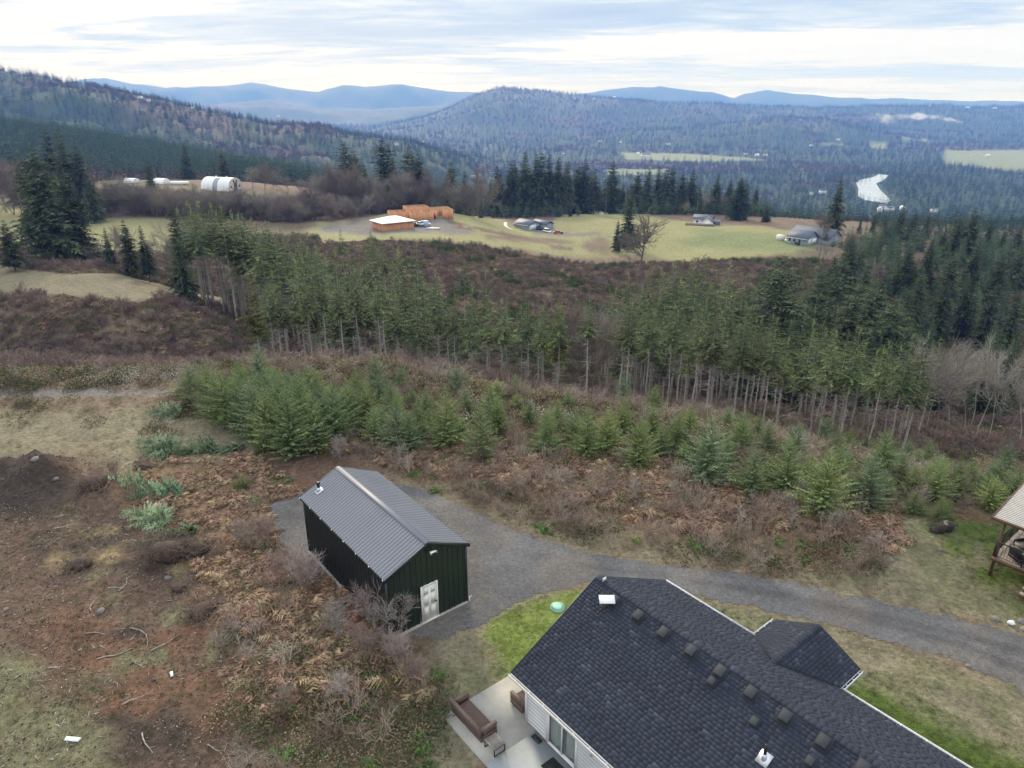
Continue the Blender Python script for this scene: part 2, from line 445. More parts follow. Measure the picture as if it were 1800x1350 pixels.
M['leafy'] = mat('leafy_growth', vcol=True, rough=.8, spec=.15, rnd=.25, hue=.03)
M['metal_roof'] = mat('grey_roof_steel', (.19, .193, .212), rough=.36, metal=.12, spec=.5, noise=[(.6, .06, 3)])
M['metal_light'] = mat('light_trim_steel', (.42, .42, .46), rough=.4, metal=.3)
M['roof_slat'] = mat('weathered_pale_slat', (.42, .41, .40), rough=.7, noise=[(3, .12, 4)])
M['metal_ridge'] = mat('grey_ridge_steel', (.17, .175, .205), rough=.55)
M['metal_wall'] = mat('dark_green_steel', (.012, .022, .016), rough=.42, spec=.45, noise=[(.5, .15, 3)])
M['metal_black'] = mat('black_steel_side', (.012, .016, .016), rough=.45, spec=.4, noise=[(.5, .15, 3)])
M['trim_dark'] = mat('dark_trim', (.015, .02, .02), rough=.4)
M['white'] = mat('white_paint', (.74, .75, .77), rough=.5, noise=[(2, .05, 3)])
M['offwhite'] = mat('weathered_white_paint', (.68, .67, .62), rough=.55, noise=[(1.5, .08, 4)])
M['shingle'] = mat('asphalt_shingle', (1.0, 1.0, 1.05), vcol=True, rough=.8, spec=.08, noise=[(.8, .12, 5), (40, .08, 2)])
M['underlay'] = mat('roof_underlay', (.02, .022, .028), rough=.9)
M['vent'] = mat('vent_black_plastic', (.030, .033, .040), rough=.8, rnd=.1)
M['galv'] = mat('galvanised_flashing', (.62, .63, .66), rough=.35, metal=.6)
M['black'] = mat('matt_black', (.01, .01, .012), rough=.5)
M['concrete'] = mat('broom_finished_concrete', (.34, .325, .29), rough=.9, spec=.2, noise=[(.9, .22, 6), (30, .08, 3)], bump=(60, .2, .004))
M['concrete2'] = mat('cool_grey_concrete', (.32, .34, .35), rough=.9, spec=.2, noise=[(.7, .12, 6), (30, .08, 3)], bump=(60, .2, .004))
M['wicker'] = mat('brown_wicker', (.13, .085, .068), rough=.7, noise=[(4, .15, 3), (22, .35, 2)], bump=(70, .8, .01))
M['wood_dark'] = mat('stained_brown_timber', (.11, .055, .038), rough=.7, noise=[(5, .3, 4)])
M['wood_deck'] = mat('grey_deck_board', (.22, .19, .165), rough=.8, rnd=.18, noise=[(3, .2, 4)])
M['cushion'] = mat('beige_cushion', (.34, .29, .23), rough=.9)
M['osb'] = mat('orange_sheathing_board', (.58, .27, .13), rough=.85, rnd=.1, noise=[(.6, .12, 4), (6, .15, 3)])
M['osb_in'] = mat('sheathing_inner_face', (.5, .25, .13), rough=.85, noise=[(.6, .2, 4)])
M['stud'] = mat('pine_stud', (.62, .40, .22), rough=.8, rnd=.12)
M['sheath_roof'] = mat('pale_roof_sheathing', (.62, .58, .52), rough=.7, noise=[(.5, .1, 3)])
M['glass'] = mat('dark_window_glass', (.03, .035, .04), rough=.08, spec=.8)
M['curtain'] = mat('pale_grey_curtain', (.42, .45, .42), rough=.8)
M['slate_roof'] = mat('blue_grey_roof', (.10, .115, .145), rough=.7, noise=[(1, .12, 4)])
M['grey_siding'] = mat('blue_grey_siding', (.22, .26, .31), rough=.7, noise=[(.8, .06, 3)])
M['car_white'] = mat('white_car_paint', (.75, .75, .75), rough=.25, spec=.6)
M['car_dark'] = mat('dark_car_paint', (.025, .03, .045), rough=.25, spec=.6)
M['car_red'] = mat('red_car_paint', (.30, .03, .03), rough=.3, spec=.6)
M['car_silver'] = mat('silver_car_paint', (.35, .37, .40), rough=.3, metal=.5)
M['rubber'] = mat('tyre_rubber', (.012, .012, .012), rough=.9)
M['fabric_white'] = mat('white_barn_skin', (.78, .80, .82), rough=.45)
M['fabric_grey'] = mat('grey_barn_band', (.28, .30, .33), rough=.5)
M['barn_front'] = mat('cream_barn_end', (.62, .58, .50), rough=.7)
M['barn_door'] = mat('dark_red_door', (.09, .05, .045), rough=.7)
M['mint'] = mat('mint_green_plastic', (.26, .50, .38), rough=.5)
M['stone'] = mat('grey_field_stone', (.165, .15, .135), rough=.9, rnd=.25, noise=[(4, .3, 5)], bump=(12, .6, .03))
M['log'] = mat('weathered_log', (.27, .235, .20), rough=.9, rnd=.25, noise=[(6, .3, 4)])
M['stump'] = mat('dark_rotten_stump', (.045, .033, .025), rough=.95, noise=[(6, .4, 4)], bump=(8, .8, .08))
M['soil'] = mat('dark_root_soil', (.07, .045, .033), rough=.95, noise=[(5, .4, 5)], bump=(7, .9, .1))
M['debris'] = mat('pale_litter', vcol=True, rough=.9, spec=.1, rnd=.2)
M['blue'] = mat('pale_blue_tank', (.30, .45, .60), rough=.5)
M['farmland'] = mat('pale_wall_paint', (.68, .66, .62), rough=.7)
mw = mat('river_water', (.36, .39, .41), rough=.14, spec=1.0, noise=[(.012, .3, 4)])
M['water'] = mw

# ------------------------------------------------------------------ cover classes of the ground
C_ = dict(dirt=(.118, .078, .056), darkdirt=(.058, .043, .035), red=(.15, .082, .052), dry=(.195, .168, .108), tan=(.24, .18, .10),
          grass=(.15, .142, .080), lawn=(.075, .105, .022), moss=(.15, .19, .045), yellowgrass=(.235, .222, .105), greenmeadow=(.17, .19, .085),
          brush=(.165, .122, .082), rust=(.19, .125, .078), purple=(.135, .095, .078), litter_shade=(.04, .03, .022), gravelly=(.16, .145, .13),
          fgreen=(.045, .068, .035), fbrown=(.085, .068, .054), field=(.20, .22, .115), clear=(.085, .095, .055), fdark=(.02, .035, .022))
NEAR = [  # (class, polygon in picture units on the flat yard, soft edge in m, warp in m, patchiness 0..1)
 ('dry', [(-300, 640), (420, 640), (470, 760), (560, 800), (440, 850), (250, 830), (150, 800), (-300, 830)], 2.0, 1.5, .0),
 ('brush', [(-300, 660), (250, 640), (420, 680), (420, 720), (200, 725), (-300, 715)], 1.2, 1.5, .35),
 ('gravelly', [(-300, 682), (180, 684), (300, 690), (300, 698), (150, 699), (-300, 700)], .5, .3, .1),
 ('brush', [(400, 640), (1000, 680), (1800, 850), (1560, 880), (1560, 1050), (1000, 960), (740, 850), (560, 790), (440, 740)], 1.5, 1.5, .2),
 ('rust', [(560, 700), (760, 690), (1300, 800), (1560, 890), (1560, 1000), (1000, 900), (740, 830)], 2, 2, .45),
 ('tan', [(640, 640), (900, 670), (1300, 720), (1600, 800), (1300, 780), (900, 720)], 2, 2, .4),
 ('dry', [(660, 830), (1000, 930), (1500, 1000), (1560, 1060), (1400, 1030), (1000, 965), (760, 865)], 1, .8, .3),
 ('dirt', [(-300, 815), (120, 815), (250, 880), (420, 930), (450, 1050), (430, 1400), (-400, 1600)], 1.5, 1.2, .0),
 ('darkdirt', [(-200, 820), (110, 815), (160, 870), (130, 905), (-200, 920)], .9, 1.0, .15),
 ('darkdirt', [(40, 930), (200, 935), (380, 960), (330, 1010), (160, 1000), (40, 960)], .8, 1.2, .35),
 ('grass', [(-400, 1090), (60, 1120), (170, 1200), (230, 1330), (150, 1500), (-500, 1600)], 1.4, 1.6, .42),
 ('red', [(170, 1200), (280, 1180), (300, 1240), (220, 1270), (170, 1260)], .5, 1.2, .52),
 ('red', [(60, 1070), (170, 1065), (170, 1120), (80, 1130)], .5, 1.2, .53),
 ('darkdirt', [(60, 1100), (420, 1080), (420, 1130), (250, 1180), (60, 1160)], .6, 1.0, .5),
 ('red', [(60, 1050), (420, 1030), (430, 1300), (200, 1350), (120, 1280)], .8, 1.4, .55),
 ('grass', [(150, 1000), (400, 990), (430, 1200), (200, 1180)], .6, 1.0, .62),
 ('tan', [(100, 900), (420, 930), (420, 1000), (100, 990)], .6, 1.0, .60),
 ('red', [(370, 1170), (410, 1165), (415, 1220), (380, 1215)], .3, .5, .5),
 ('darkdirt', [(150, 1260), (330, 1240), (330, 1330), (180, 1350)], .8, 1.2, .45),
 ('brush', [(370, 900), (470, 880), (520, 985), (640, 1090), (760, 1130), (780, 1350), (430, 1450), (400, 1060)], .8, .9, .15),
 ('red', [(570, 1050), (620, 1060), (640, 1090), (590, 1100)], .3, .4, .2),
 ('rust', [(180, 830), (440, 800), (520, 870), (470, 910), (430, 960), (240, 900)], 1, 1.2, .3),
 ('dirt', [(430, 800), (600, 790), (690, 850), (520, 875), (440, 900)], .8, .8, .15),
 ('red', [(500, 830), (560, 820), (560, 850), (480, 880)], .5, .8, .5),
 ('dry', [(770, 1130), (900, 1050), (1030, 1030), (1060, 1200), (900, 1250), (780, 1450), (640, 1400), (720, 1200)], .6, .6, .15),
 ('grass', [(760, 1190), (900, 1150), (930, 1230), (780, 1300), (740, 1400), (690, 1330)], .6, .7, .35),
 ('moss', [(865, 1090), (930, 1062), (1040, 1032), (1060, 1100), (905, 1200), (860, 1150)], .4, .6, .22),
 ('dry', [(1150, 1032), (1240, 1050), (1440, 1096), (1600, 1142), (1830, 1226), (2000, 1300), (2000, 1700), (1300, 1350), (1170, 1100)], .5, .4, .1),
 ('grass', [(1230, 1052), (1340, 1080), (1345, 1120), (1300, 1110), (1230, 1070)], .4, .4, .2),
 ('lawn', [(1480, 1190), (1540, 1185), (1660, 1260), (1830, 1350), (1900, 1500), (1650, 1400), (1480, 1230)], .5, .4, .06),
 ('dry', [(1560, 880), (1900, 890), (1960, 1150), (1740, 1098), (1440, 1034), (1550, 960)], .7, .6, .1),
 ('lawn', [(1640, 905), (1900, 880), (1960, 1160), (1800, 1080), (1700, 1010), (1600, 950)], 1.3, .8, .22),
 ('red', [(1560, 878), (1760, 900), (1760, 912), (1640, 905), (1560, 892)], .4, .4, .25),
]
NEAR += [('grass', [(1240, 1050), (1440, 1096), (1830, 1226), (2000, 1400), (1700, 1300), (1500, 1200)], .6, .8, .50), ('grass', [(1560, 900), (1700, 900), (1760, 1000), (1900, 1110), (1640, 1060), (1460, 1030)], .7, .8, .50)]
FARP = [  # (class, polygon in picture units found on the ground, soft edge, warp, patchiness, nearest distance)
 ('dry', [(-200, 455), (0, 462), (130, 480), (300, 505), (400, 520), (420, 535), (250, 540), (120, 525), (0, 515), (-200, 510)], 3, 3, .05, 110),
 ('yellowgrass', [(-200, 355), (0, 362), (120, 385), (300, 383), (300, 450), (-200, 440)], 4, 4, .05, 200),
 ('dry', [(200, 320), (360, 328), (500, 342), (530, 362), (300, 372), (200, 350)], 5, 4, .1, 330),
 ('yellowgrass', [(545, 392), (640, 388), (790, 372), (900, 395), (1060, 370), (1150, 380), (1235, 392), (1330, 397), (1400, 406), (1455, 418), (1380, 445), (1200, 465), (1120, 450), (1060, 452), (960, 445), (850, 432), (700, 420), (560, 430)], 4, 4, .06, 215),
 ('greenmeadow', [(1240, 402), (1380, 415), (1450, 430), (1380, 445), (1280, 440), (1200, 425)], 6, 5, .2, 240),
 ('gravelly', [(560, 400), (650, 384), (780, 376), (800, 392), (850, 408), (800, 412), (740, 408), (640, 412), (560, 408)], 3, 3, .1, 260),
 ('brush', [(850, 412), (960, 418), (1020, 425), (960, 428), (860, 420)], 2, 2, .2, 230),
 ('purple', [(965, 431), (985, 430), (1008, 438), (1005, 443), (980, 440)], 1.0, 1, 0, 230),
 ('brush', [(1028, 424), (1060, 418), (1078, 428), (1070, 446), (1040, 444), (1026, 436)], 2, 2, 0, 230),
 ('purple', [(890, 385), (930, 366), (975, 372), (980, 385), (950, 398), (900, 392)], 4, 4, 0, 230),
 ('dirt', [(780, 384), (850, 402), (940, 418), (900, 418), (800, 400)], 2, 3, .3, 230),
 ('gravelly', [(940, 403), (1010, 410), (1080, 412), (1080, 416), (1000, 416), (935, 412)], 1, 1, .0, 260),
 ('gravelly', [(1400, 428), (1436, 426), (1440, 432), (1405, 434)], 1, .5, 0, 260),
 ('field', [(1660, 264), (1900, 262), (1900, 310), (1760, 300), (1660, 288)], 12, 12, 0, 1200),
 ('field', [(1445, 250), (1480, 250), (1482, 256), (1445, 256)], 12, 12, 0, 1200),
 ('field', [(1530, 252), (1560, 250), (1556, 260), (1530, 260)], 12, 12, 0, 1200),
 ('field', [(1585, 242), (1630, 244), (1630, 250), (1585, 248)], 12, 12, 0, 1200),
 ('field', [(1090, 268), (1180, 270), (1300, 276), (1350, 282), (1250, 284), (1100, 280)], 20, 20, .1, 1200),
 ('field', [(1060, 300), (1170, 298), (1180, 306), (1070, 308)], 20, 12, .3, 1200),
 ('clear', [(1290, 205), (1420, 190), (1500, 215), (1450, 235), (1300, 225)], 60, 80, .25, 3000),
 ('clear', [(900, 165), (1050, 170), (1080, 190), (950, 200), (880, 185)], 60, 80, .3, 3000),
 ('fbrown', [(200, 160), (330, 175), (420, 200), (430, 240), (300, 225), (210, 190)], 60, 40, .1, 1200),
]
NEARW = [(c, zpoly(p), e, w, t) for c, p, e, w, t in NEAR]
FARW = [(c, hitpoly(p, yn), e, w, t) for c, p, e, w, t, yn in FARP]
def cover(x, y, z):
    n = x.size; r = np.hypot(x, y)
    col = np.empty((n, 3))
    # broad default: brushy slopes near, mixed woods far
    a = fbm(x / 9, y / 9, 31, 4); b = fbm(x / 4, y / 4, 37, 4); g = fbm(x / 22, y / 22, 41, 3)
    base = np.array(C_['brush'])[None] * np.ones((n, 1))
    base = base + (np.array(C_['purple']) - base) * sstep(.45, .62, a)[:, None]
    base = base + (np.array(C_['rust']) - base) * (sstep(.55, .68, b) * .6)[:, None]
    base = base + (np.array(C_['grass']) * .7 - base) * (sstep(.56, .7, g) * .7)[:, None]
    base = base + (np.array(C_['litter_shade']) - base) * (sstep(78, 92, r) * (1 - sstep(150, 175, r)) * sstep(-.42, -.25, x / np.maximum(y, 1)) * .95)[:, None]  # dark needle litter, with the shade under the firs painted into the ground colour
    f1 = fbm(x / 260, y / 260, 51, 5); f2 = fbm(x / 60, y / 60, 53, 4)
    far = np.array(C_['fgreen'])[None] + (np.array(C_['fbrown']) - np.array(C_['fgreen'])) * sstep(.58, .68, f1 * .75 + f2 * .25)[:, None]
    col = base + (far - base) * sstep(450, 620, r)[:, None]
    R1z = (y > 520) & (y < 1100) & (x < -60)
    col[R1z] = C_['fgreen']
    snow = (y > 9500) & (fbm(x / 300, y / 300, 77, 4) * 160 + z > 640)
    col[snow] = (.6, .62, .66)
    def apply(lst, m):
        xx, yy = x[m], y[m]; cc = col[m]
        for c, P, e, w, t in lst:
            if len(P) < 3: continue
            sc = max(w, .3) * 1.6
            wx = (fbm(xx / sc, yy / sc, 61, 3) - .5) * 2 * w; wy = (fbm(xx / sc + 9, yy / sc + 5, 63, 3) - .5) * 2 * w
            d = sdist(xx + wx, yy + wy, P)
            k = sstep(-e, e, d)
            if t: k = k * (sstep(t - .15, t + .12, fbm(xx / (w * 1.2 + .3) + 3, yy / (w * 1.2 + .3), hash_c(c), 4)))
            cc = cc + (np.array(C_[c]) - cc) * k[:, None]
        col[m] = cc
    apply(NEARW, r < 95)
    apply(FARW, r > 95)
    return col
def hash_c(c): return sum(ord(q) for q in c) % 83

# ------------------------------------------------------------------ the ground sheet
def ground():
    D = [3.0]
    while D[-1] < 14500: D.append(D[-1] + max(.22, D[-1] * (.0135 if D[-1] < 230 else .021)))
    D = np.array(D)
    p1 = R(47)
    ph = np.concatenate([np.linspace(-p1, p1, 541), np.linspace(p1, 2 * math.pi - p1, 46)[1:-1]])
    sc = np.where(np.abs(ph) <= p1 + 1e-6, 1 / np.cos(np.clip(ph, -p1, p1)), 0)
    k = 1 - np.abs(ph - math.pi) / (math.pi - p1)
    sc = np.where(sc > 0, sc, (1 / math.cos(p1)) * (1 - k) + .6 * k)
    X = np.outer(D * 1, sc * np.sin(ph)); Y = np.outer(D, sc * np.cos(ph))
    x = X.ravel(); y = Y.ravel()
    z = heights(x, y)
    nr, nc = X.shape
    i = np.arange(nr - 1)[:, None] * nc; j = np.arange(nc)[None]
    q = np.stack([i + j, i + (j + 1) % nc, i + nc + (j + 1) % nc, i + nc + j], -1).reshape(-1, 4)
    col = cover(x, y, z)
    # close the small hole under the camera
    V = np.column_stack([x, y, z]); c0 = len(V)
    V = np.vstack([V, (0, 0, float(z[:nc].mean()))]); col = np.vstack([col, C_['dirt']])
    t = np.column_stack([np.arange(nc), np.full(nc, c0), (np.arange(nc) + 1) % nc])
    q = q[:, ::-1]
    me = make_mesh('ground', V, t, q, col, True)
    return tag(link('ground', me, M['ground']), kind='structure', label='brushy hillside ground with cleared dirt, meadows, ravine and wooded hills beyond')
ground()

def gravel_sheet():
    P = np.array(POLY_GRAVEL); st = .12
    xs = np.arange(P[:, 0].min() - 1, P[:, 0].max() + 1, st); ys = np.arange(P[:, 1].min() - 1, P[:, 1].max() + 1, st)
    X, Y = np.meshgrid(xs, ys); x = X.ravel(); y = Y.ravel()
    w = (fbm(x / .8, y / .8, 71, 4) - .5) * 1.3
    d = sdist(x, y, POLY_GRAVEL) + w * .45 + (fbm(x / .25, y / .25, 72, 2) - .5) * .35
    z = heights(x, y) + .012 + .045 * np.clip(d, 0, 1)
    nx = len(xs); i = np.arange(len(ys) - 1)[:, None] * nx; j = np.arange(nx - 1)[None]
    q = np.stack([i + j, i + j + 1, i + nx + j + 1, i + nx + j], -1).reshape(-1, 4)
    q = q[(d[q] > -.1).all(1)]
    used = np.unique(q); rm = -np.ones(len(x), int); rm[used] = np.arange(len(used)); q = rm[q]
    # wheel tracks and browner patches: real colour differences of the stone and fines
    u = (x + 2.5) * .3 + (y - 29) * .95
    br = sstep(.45, .65, fbm(x / 3.2, y / 3.2, 73, 4))
    t = fbm(x / 5 + y / 9, (y * .8 - x * .6) / .7, 75, 3)
    c = np.array((1.0, 1.0, 1.02))[None] * (.80 + .28 * t[:, None]) * (1 - br[:, None]) + np.array((1.12, 1.05, .97))[None] * br[:, None]
    sd2 = sdist(x, y, POLY_GRAVEL)
    tr = np.exp(-((sd2 - 1.25) / .32) ** 2) * sstep(2, 6, x); mid_ = sstep(1.9, 2.3, sd2) * sstep(2, 6, x)
    c = c * (1 - .30 * tr[:, None]) * (1 - mid_[:, None] * .5) + c * mid_[:, None] * .5 * np.array((1.2, 1.17, .98))[None]
    dust = sstep(.5, .7, fbm(x / 1.5, y / 1.5, 79, 3))[:, None]
    c = c * (1 + .18 * dust)
    me = make_mesh('gravel_driveway', np.column_stack([x, y, z])[used], None, q, c[used], True)
    tag(link('gravel_driveway', me, M['gravel']), kind='structure', label='curving grey gravel driveway and pad round the shed')
gravel_sheet()

def river():
    n = len(RV_L); b = MB()
    b.add([(x, y, -150.0) for x, y in RV_L] + [(x, y, -150.0) for x, y in RV_R], Q=[(i, i + n, i + n + 1, i + 1) for i in range(n - 1)])
    tag(b.obj('river', M['water']), kind='structure', label='bright river bend shining in the valley')
river()

# ------------------------------------------------------------------ plants as meshes
def blades(b, P, D, Ln, W, col, drop=0.0, rs=None):
    """thin triangular sprays: base point, direction, length, width (arrays)"""
    n = len(P)
    side = np.cross(D, rs.normal(size=(n, 3))); side /= np.linalg.norm(side, axis=1, keepdims=True) + 1e-9
    tip = P + D * Ln[:, None]; tip[:, 2] -= drop * Ln
    V = np.empty((n, 3, 3)); V[:, 0] = P - side * (W / 2)[:, None]; V[:, 1] = P + side * (W / 2)[:, None]; V[:, 2] = tip
    T = np.arange(n * 3).reshape(n, 3)
    C = np.repeat(col, 3, axis=0)
    b.add(V.reshape(-1, 3), T=T, c=C)
def crown_mesh(name, h, z0, rad, whorls, nb, nt, seed, green, tipc, droop=.25, rise=.1, power=.8, bw=.5, irregular=.2, flat=.35, top_soft=.0):
    """one conifer crown, base of tree at z=0; branches start at height z0"""
    rs = np.random.default_rng(seed); b = MB()
    green = np.array(green); tipc = np.array(tipc)
    Ps = []; Ds = []; Ls = []; Ws = []; Cs = []
    for k in range(whorls):
        f = (k + rs.uniform(-.3, .3)) / whorls
        f = min(max(f, 0), .995)
        z = z0 + (h - z0) * f
        prof = (1 - f) ** power * (1 if f > .12 else .72 + f * 2.3)
        Lw = rad * prof * rs.uniform(1 - irregular, 1 + irregular) + rad * .07
        m = max(3, int(nb * (.55 + .45 * (1 - f))))
        a0 = rs.uniform(0, 6.28)
        for j in range(m):
            az = a0 + 6.283 * j / m + rs.uniform(-.35, .35)
            L = Lw * rs.uniform(.62, 1.15)
            o = np.array((math.cos(az), math.sin(az), 0.)); s = np.array((-math.sin(az), math.cos(az), 0.))
            ri = rise + .55 * f + rs.uniform(-.12, .12)
            n = max(4, int(nt * (.35 + .65 * L / rad)))
            t = np.linspace(.12, 1.0, n) + rs.uniform(-.02, .02, n)
            base = np.outer(t * L, o); base[:, 2] = z + L * (ri * t - droop * t * t)
            br = rs.uniform(.55, 1.42)
            for side in (-1, 1, 0):
                wd = L * bw * (1.15 - .75 * t) * rs.uniform(.7, 1.2, n)
                if side:
                    d = o[None] * .62 + s[None] * side * .75 + np.array((0, 0, 1.))[None] * rs.normal(0, flat, n)[:, None]
                else:
                    d = o[None] * .75 + np.array((0, 0, 1.))[None] * rs.normal(-.15, flat * 1.5, n)[:, None] + s[None] * rs.normal(0, .3, n)[:, None]
                    wd = wd * .8
                d = d / np.linalg.norm(d, axis=1, keepdims=True)
                mixf = (t ** 1.5 * .8 * rs.uniform(.3, 1.1, n))[:, None]
                c = (green * (1 - mixf) + tipc * mixf) * br * rs.uniform(.8, 1.2, n)[:, None]
                Ps.append(base); Ds.append(d); Ls.append(wd); Ws.append(np.maximum(wd * .36, L / n * .55)); Cs.append(c)
    # leader
    n = 10
    Ps.append(np.column_stack([np.zeros(n), np.zeros(n), np.linspace(h * .93, h * .985, n)])); d = rs.normal(0, .5, (n, 3)); d[:, 2] = 1; d /= np.linalg.norm(d, axis=1, keepdims=True)
    Ds.append(d); Ls.append(np.full(n, h * .035)); Ws.append(np.full(n, h * .006)); Cs.append(np.tile(tipc, (n, 1)))
    blades(b, np.vstack(Ps), np.vstack(Ds), np.concatenate(Ls), np.concatenate(Ws), np.vstack(Cs), .12, rs)
    return b.mesh(name)
def segs_mesh(name, S, n=3):
    """tubes from arrays p0,p1,r0,r1,colour"""
    p0 = np.array([s[0] for s in S]); p1 = np.array([s[1] for s in S]); r0 = np.array([s[2] for s in S]); r1 = np.array([s[3] for s in S]); C = np.array([s[4] for s in S])
    d = p1 - p0; d /= np.linalg.norm(d, axis=1, keepdims=True) + 1e-9
    ref = np.where(np.abs(d[:, 2:3]) < .9, np.array([[0, 0, 1.]]), np.array([[1., 0, 0]]))
    u = np.cross(d, ref); u /= np.linalg.norm(u, axis=1, keepdims=True); w = np.cross(d, u)
    m = len(S); V = np.empty((m, 2 * n, 3))
    for i in range(n):
        a = 2 * math.pi * i / n
        rr = math.cos(a) * u + math.sin(a) * w
        V[:, i] = p0 + rr * r0[:, None]; V[:, n + i] = p1 + rr * r1[:, None]
    base = (np.arange(m) * 2 * n)[:, None]
    Q = np.concatenate([base + np.array([[i, (i + 1) % n, (i + 1) % n + n, i + n]]) for i in range(n)])
    return make_mesh(name, V.reshape(-1, 3), None, Q, np.repeat(C, 2 * n, axis=0))
def grow(S, p, d, L, r, lvl, rs, cols, spread, kids, nseg=3, gnarl=.18, up=.1, shrink=.62, minr=.012):
    c = cols[min(lvl, len(cols) - 1)]
    pts = [p]; q = p; dd = d; rr = r
    for i in range(nseg):
        dd = dd + rs.normal(0, gnarl, 3); dd[2] += up; dd = dd / np.linalg.norm(dd)
        q2 = q + dd * L / nseg; r2 = max(minr, rr * .78)
        S.append((q, q2, rr, r2, np.array(c) * rs.uniform(.8, 1.2))); q = q2; rr = r2; pts.append(q)
    if lvl >= len(kids): return
    for k in range(kids[lvl]):
        f = rs.uniform(.25, 1.0); i = min(int(f * nseg), nseg - 1); g = f * nseg - i
        b = pts[i] * (1 - g) + pts[i + 1] * g
        nd = dd + rs.normal(0, 1, 3) * spread; nd[2] += .12; nd /= np.linalg.norm(nd)
        grow(S, b, nd, L * shrink * rs.uniform(.7, 1.15), max(minr, r * .5), lvl + 1, rs, cols, spread, kids, max(1, nseg - 1), gnarl, up, shrink, minr)
def bare_mesh(name, h, seed, col, kids=(9, 6, 6), spread=.62, trunk=.4, r=.16, minr=.014, lean=(0, 0), shrink=.55, stems=1):
    rs = np.random.default_rng(seed); S = []
    cols = [np.array(col) * 1.0, np.array(col) * 1.0, np.array(col) * 1.05, np.array(col) * 1.1]
    for k in range(stems):
        d = np.array((lean[0] + rs.normal(0, .18 if stems > 1 else .03), lean[1] + rs.normal(0, .18 if stems > 1 else .03), 1.)); d /= np.linalg.norm(d)
        p = np.array((rs.normal(0, .1 * (stems > 1)), rs.normal(0, .1 * (stems > 1)), -.2))
        q = p + d * h * trunk
        S.append((p, q, r, r * .8, cols[0]))
        grow(S, q, d, h * (1 - trunk) * .95, r * .8, 0, rs, cols, spread, kids, 4, .12, .08, shrink, minr)
    return segs_mesh(name, S)
def trunk_mesh(name, h, r, seed, stubs=0, zs=(0, 0), col=(1, 1, 1)):
    rs = np.random.default_rng(seed); S = []
    n = 6; q = np.array((0, 0, -.6)); c = np.array(col)
    pts = [np.array((rs.normal(0, .0028 * h) * (i > 0), rs.normal(0, .0028 * h) * (i > 0), -.6 + (h * .90 + .6) * i / n)) for i in range(n + 1)]
    pts[-1][:2] = 0
    for i in range(n): S.append((pts[i], pts[i + 1], r * (1 - i / n * .97), r * (1 - (i + 1) / n * .97), c))
    for k in range(stubs):
        z = rs.uniform(*zs); a = rs.uniform(0, 6.28); L = rs.uniform(.6, 1.8)
        p = np.array((0, 0, z)); e = p + np.array((math.cos(a) * L, math.sin(a) * L, rs.uniform(-.5, .25)))
        S.append((p, e, .035, .012, c * .9))
    return segs_mesh(name, S, 5 if stubs < 3 else 4)
GREEN = (.090, .120, .050); GTIP = (.235, .262, .11); DG = (.050, .072, .036); DTIP = (.125, .145, .070)
YG = (.13, .145, .035); YTIP = (.26, .24, .05)
BG = (.068, .112, .056); BTIP = (.165, .22, .11)
LITE = (.18, .235, .09); LTIP = (.33, .385, .17)

def conifer(name, crown, trunk, label, cat='tree', group=None):
    t = thing(name, (0, 0, -500), 0, label, cat, group)
    link('trunk', trunk, M['bark'], t); link('crown', crown, M['needles'], t)
    return t
def hide_proto(o):
    for c in o.children: bpy.data.objects.remove(c)
    bpy.data.objects.remove(o)

# stand firs: long bare pole, crown on the upper part (unit height 20 m)
STAND = []
for i in range(6):
    z0 = (10.8, 11.8, 9, 12.4, 10, 7.5)[i]
    cm = crown_mesh('stand_fir_crown', 20, z0, (2.5, 2.3, 2.7, 2.1, 2.6, 2.8)[i], 20, 8, 14, 100 + i, GREEN, GTIP, droop=.26, rise=.06, power=.78, bw=.24, irregular=.34)
    tm = trunk_mesh('stand_fir_trunk', 20, .20, 200 + i, 34, (5, z0 + 1))
    STAND.append((cm, tm))
FULL = []   # old dark firs, foliage nearly to the ground (unit height 25)
for i in range(4):
    cm = crown_mesh('old_fir_crown', 25, (2.5, 1.5, 4, 1)[i], (4.9, 5.6, 4.5, 5.2)[i], 40, 10, 12, 120 + i, DG, DTIP, droop=.34, rise=.04, power=(.62, .72, .56, .68)[i], bw=.36, irregular=.34)
    tm = trunk_mesh('old_fir_trunk', 25, .34, 220 + i, 0)
    FULL.append((cm, tm))
CEDAR = (crown_mesh('cedar_crown', 22, .5, 7.2, 44, 13, 13, 140, DG, (.06, .10, .035), droop=.45, rise=.25, power=.62, bw=.30, irregular=.12), trunk_mesh('cedar_trunk', 22, .4, 240))
YELLOW = (crown_mesh('yellow_fir_crown', 20, 8, 2.6, 26, 8, 9, 141, YG, YTIP, droop=.3, rise=.08, power=.7, bw=.38, irregular=.3), trunk_mesh('yellow_fir_trunk', 20, .17, 241, 14, (3, 8)))
BLUEF = [(crown_mesh('plantation_fir_crown', 10, .6, 1.9, 22, 9, 8, 150 + i, BG, BTIP, droop=.12, rise=.22, power=.85, bw=.40, irregular=.2), trunk_mesh('plantation_fir_trunk', 10, .1, 250 + i)) for i in range(3)]
YOUNG = []   # young firs on the plateau, unit height 3.2 m
for i in range(6):
    g, tp = [(LITE, LTIP), (LITE, (.18, .24, .08)), ((.16, .215, .09), (.29, .35, .165)), ((.15, .205, .105), (.27, .33, .18)), ((.19, .24, .08), (.33, .38, .155)), ((.135, .185, .075), (.245, .30, .13))][i]
    YOUNG.append((crown_mesh('young_fir_crown', 3.2, .08, 1.2, 28, 13, 30, 160 + i, g, tp, droop=.05, rise=.42, power=.78, bw=.135, irregular=.2, flat=.55), trunk_mesh('young_fir_trunk', 3.2, .05, 260 + i)))

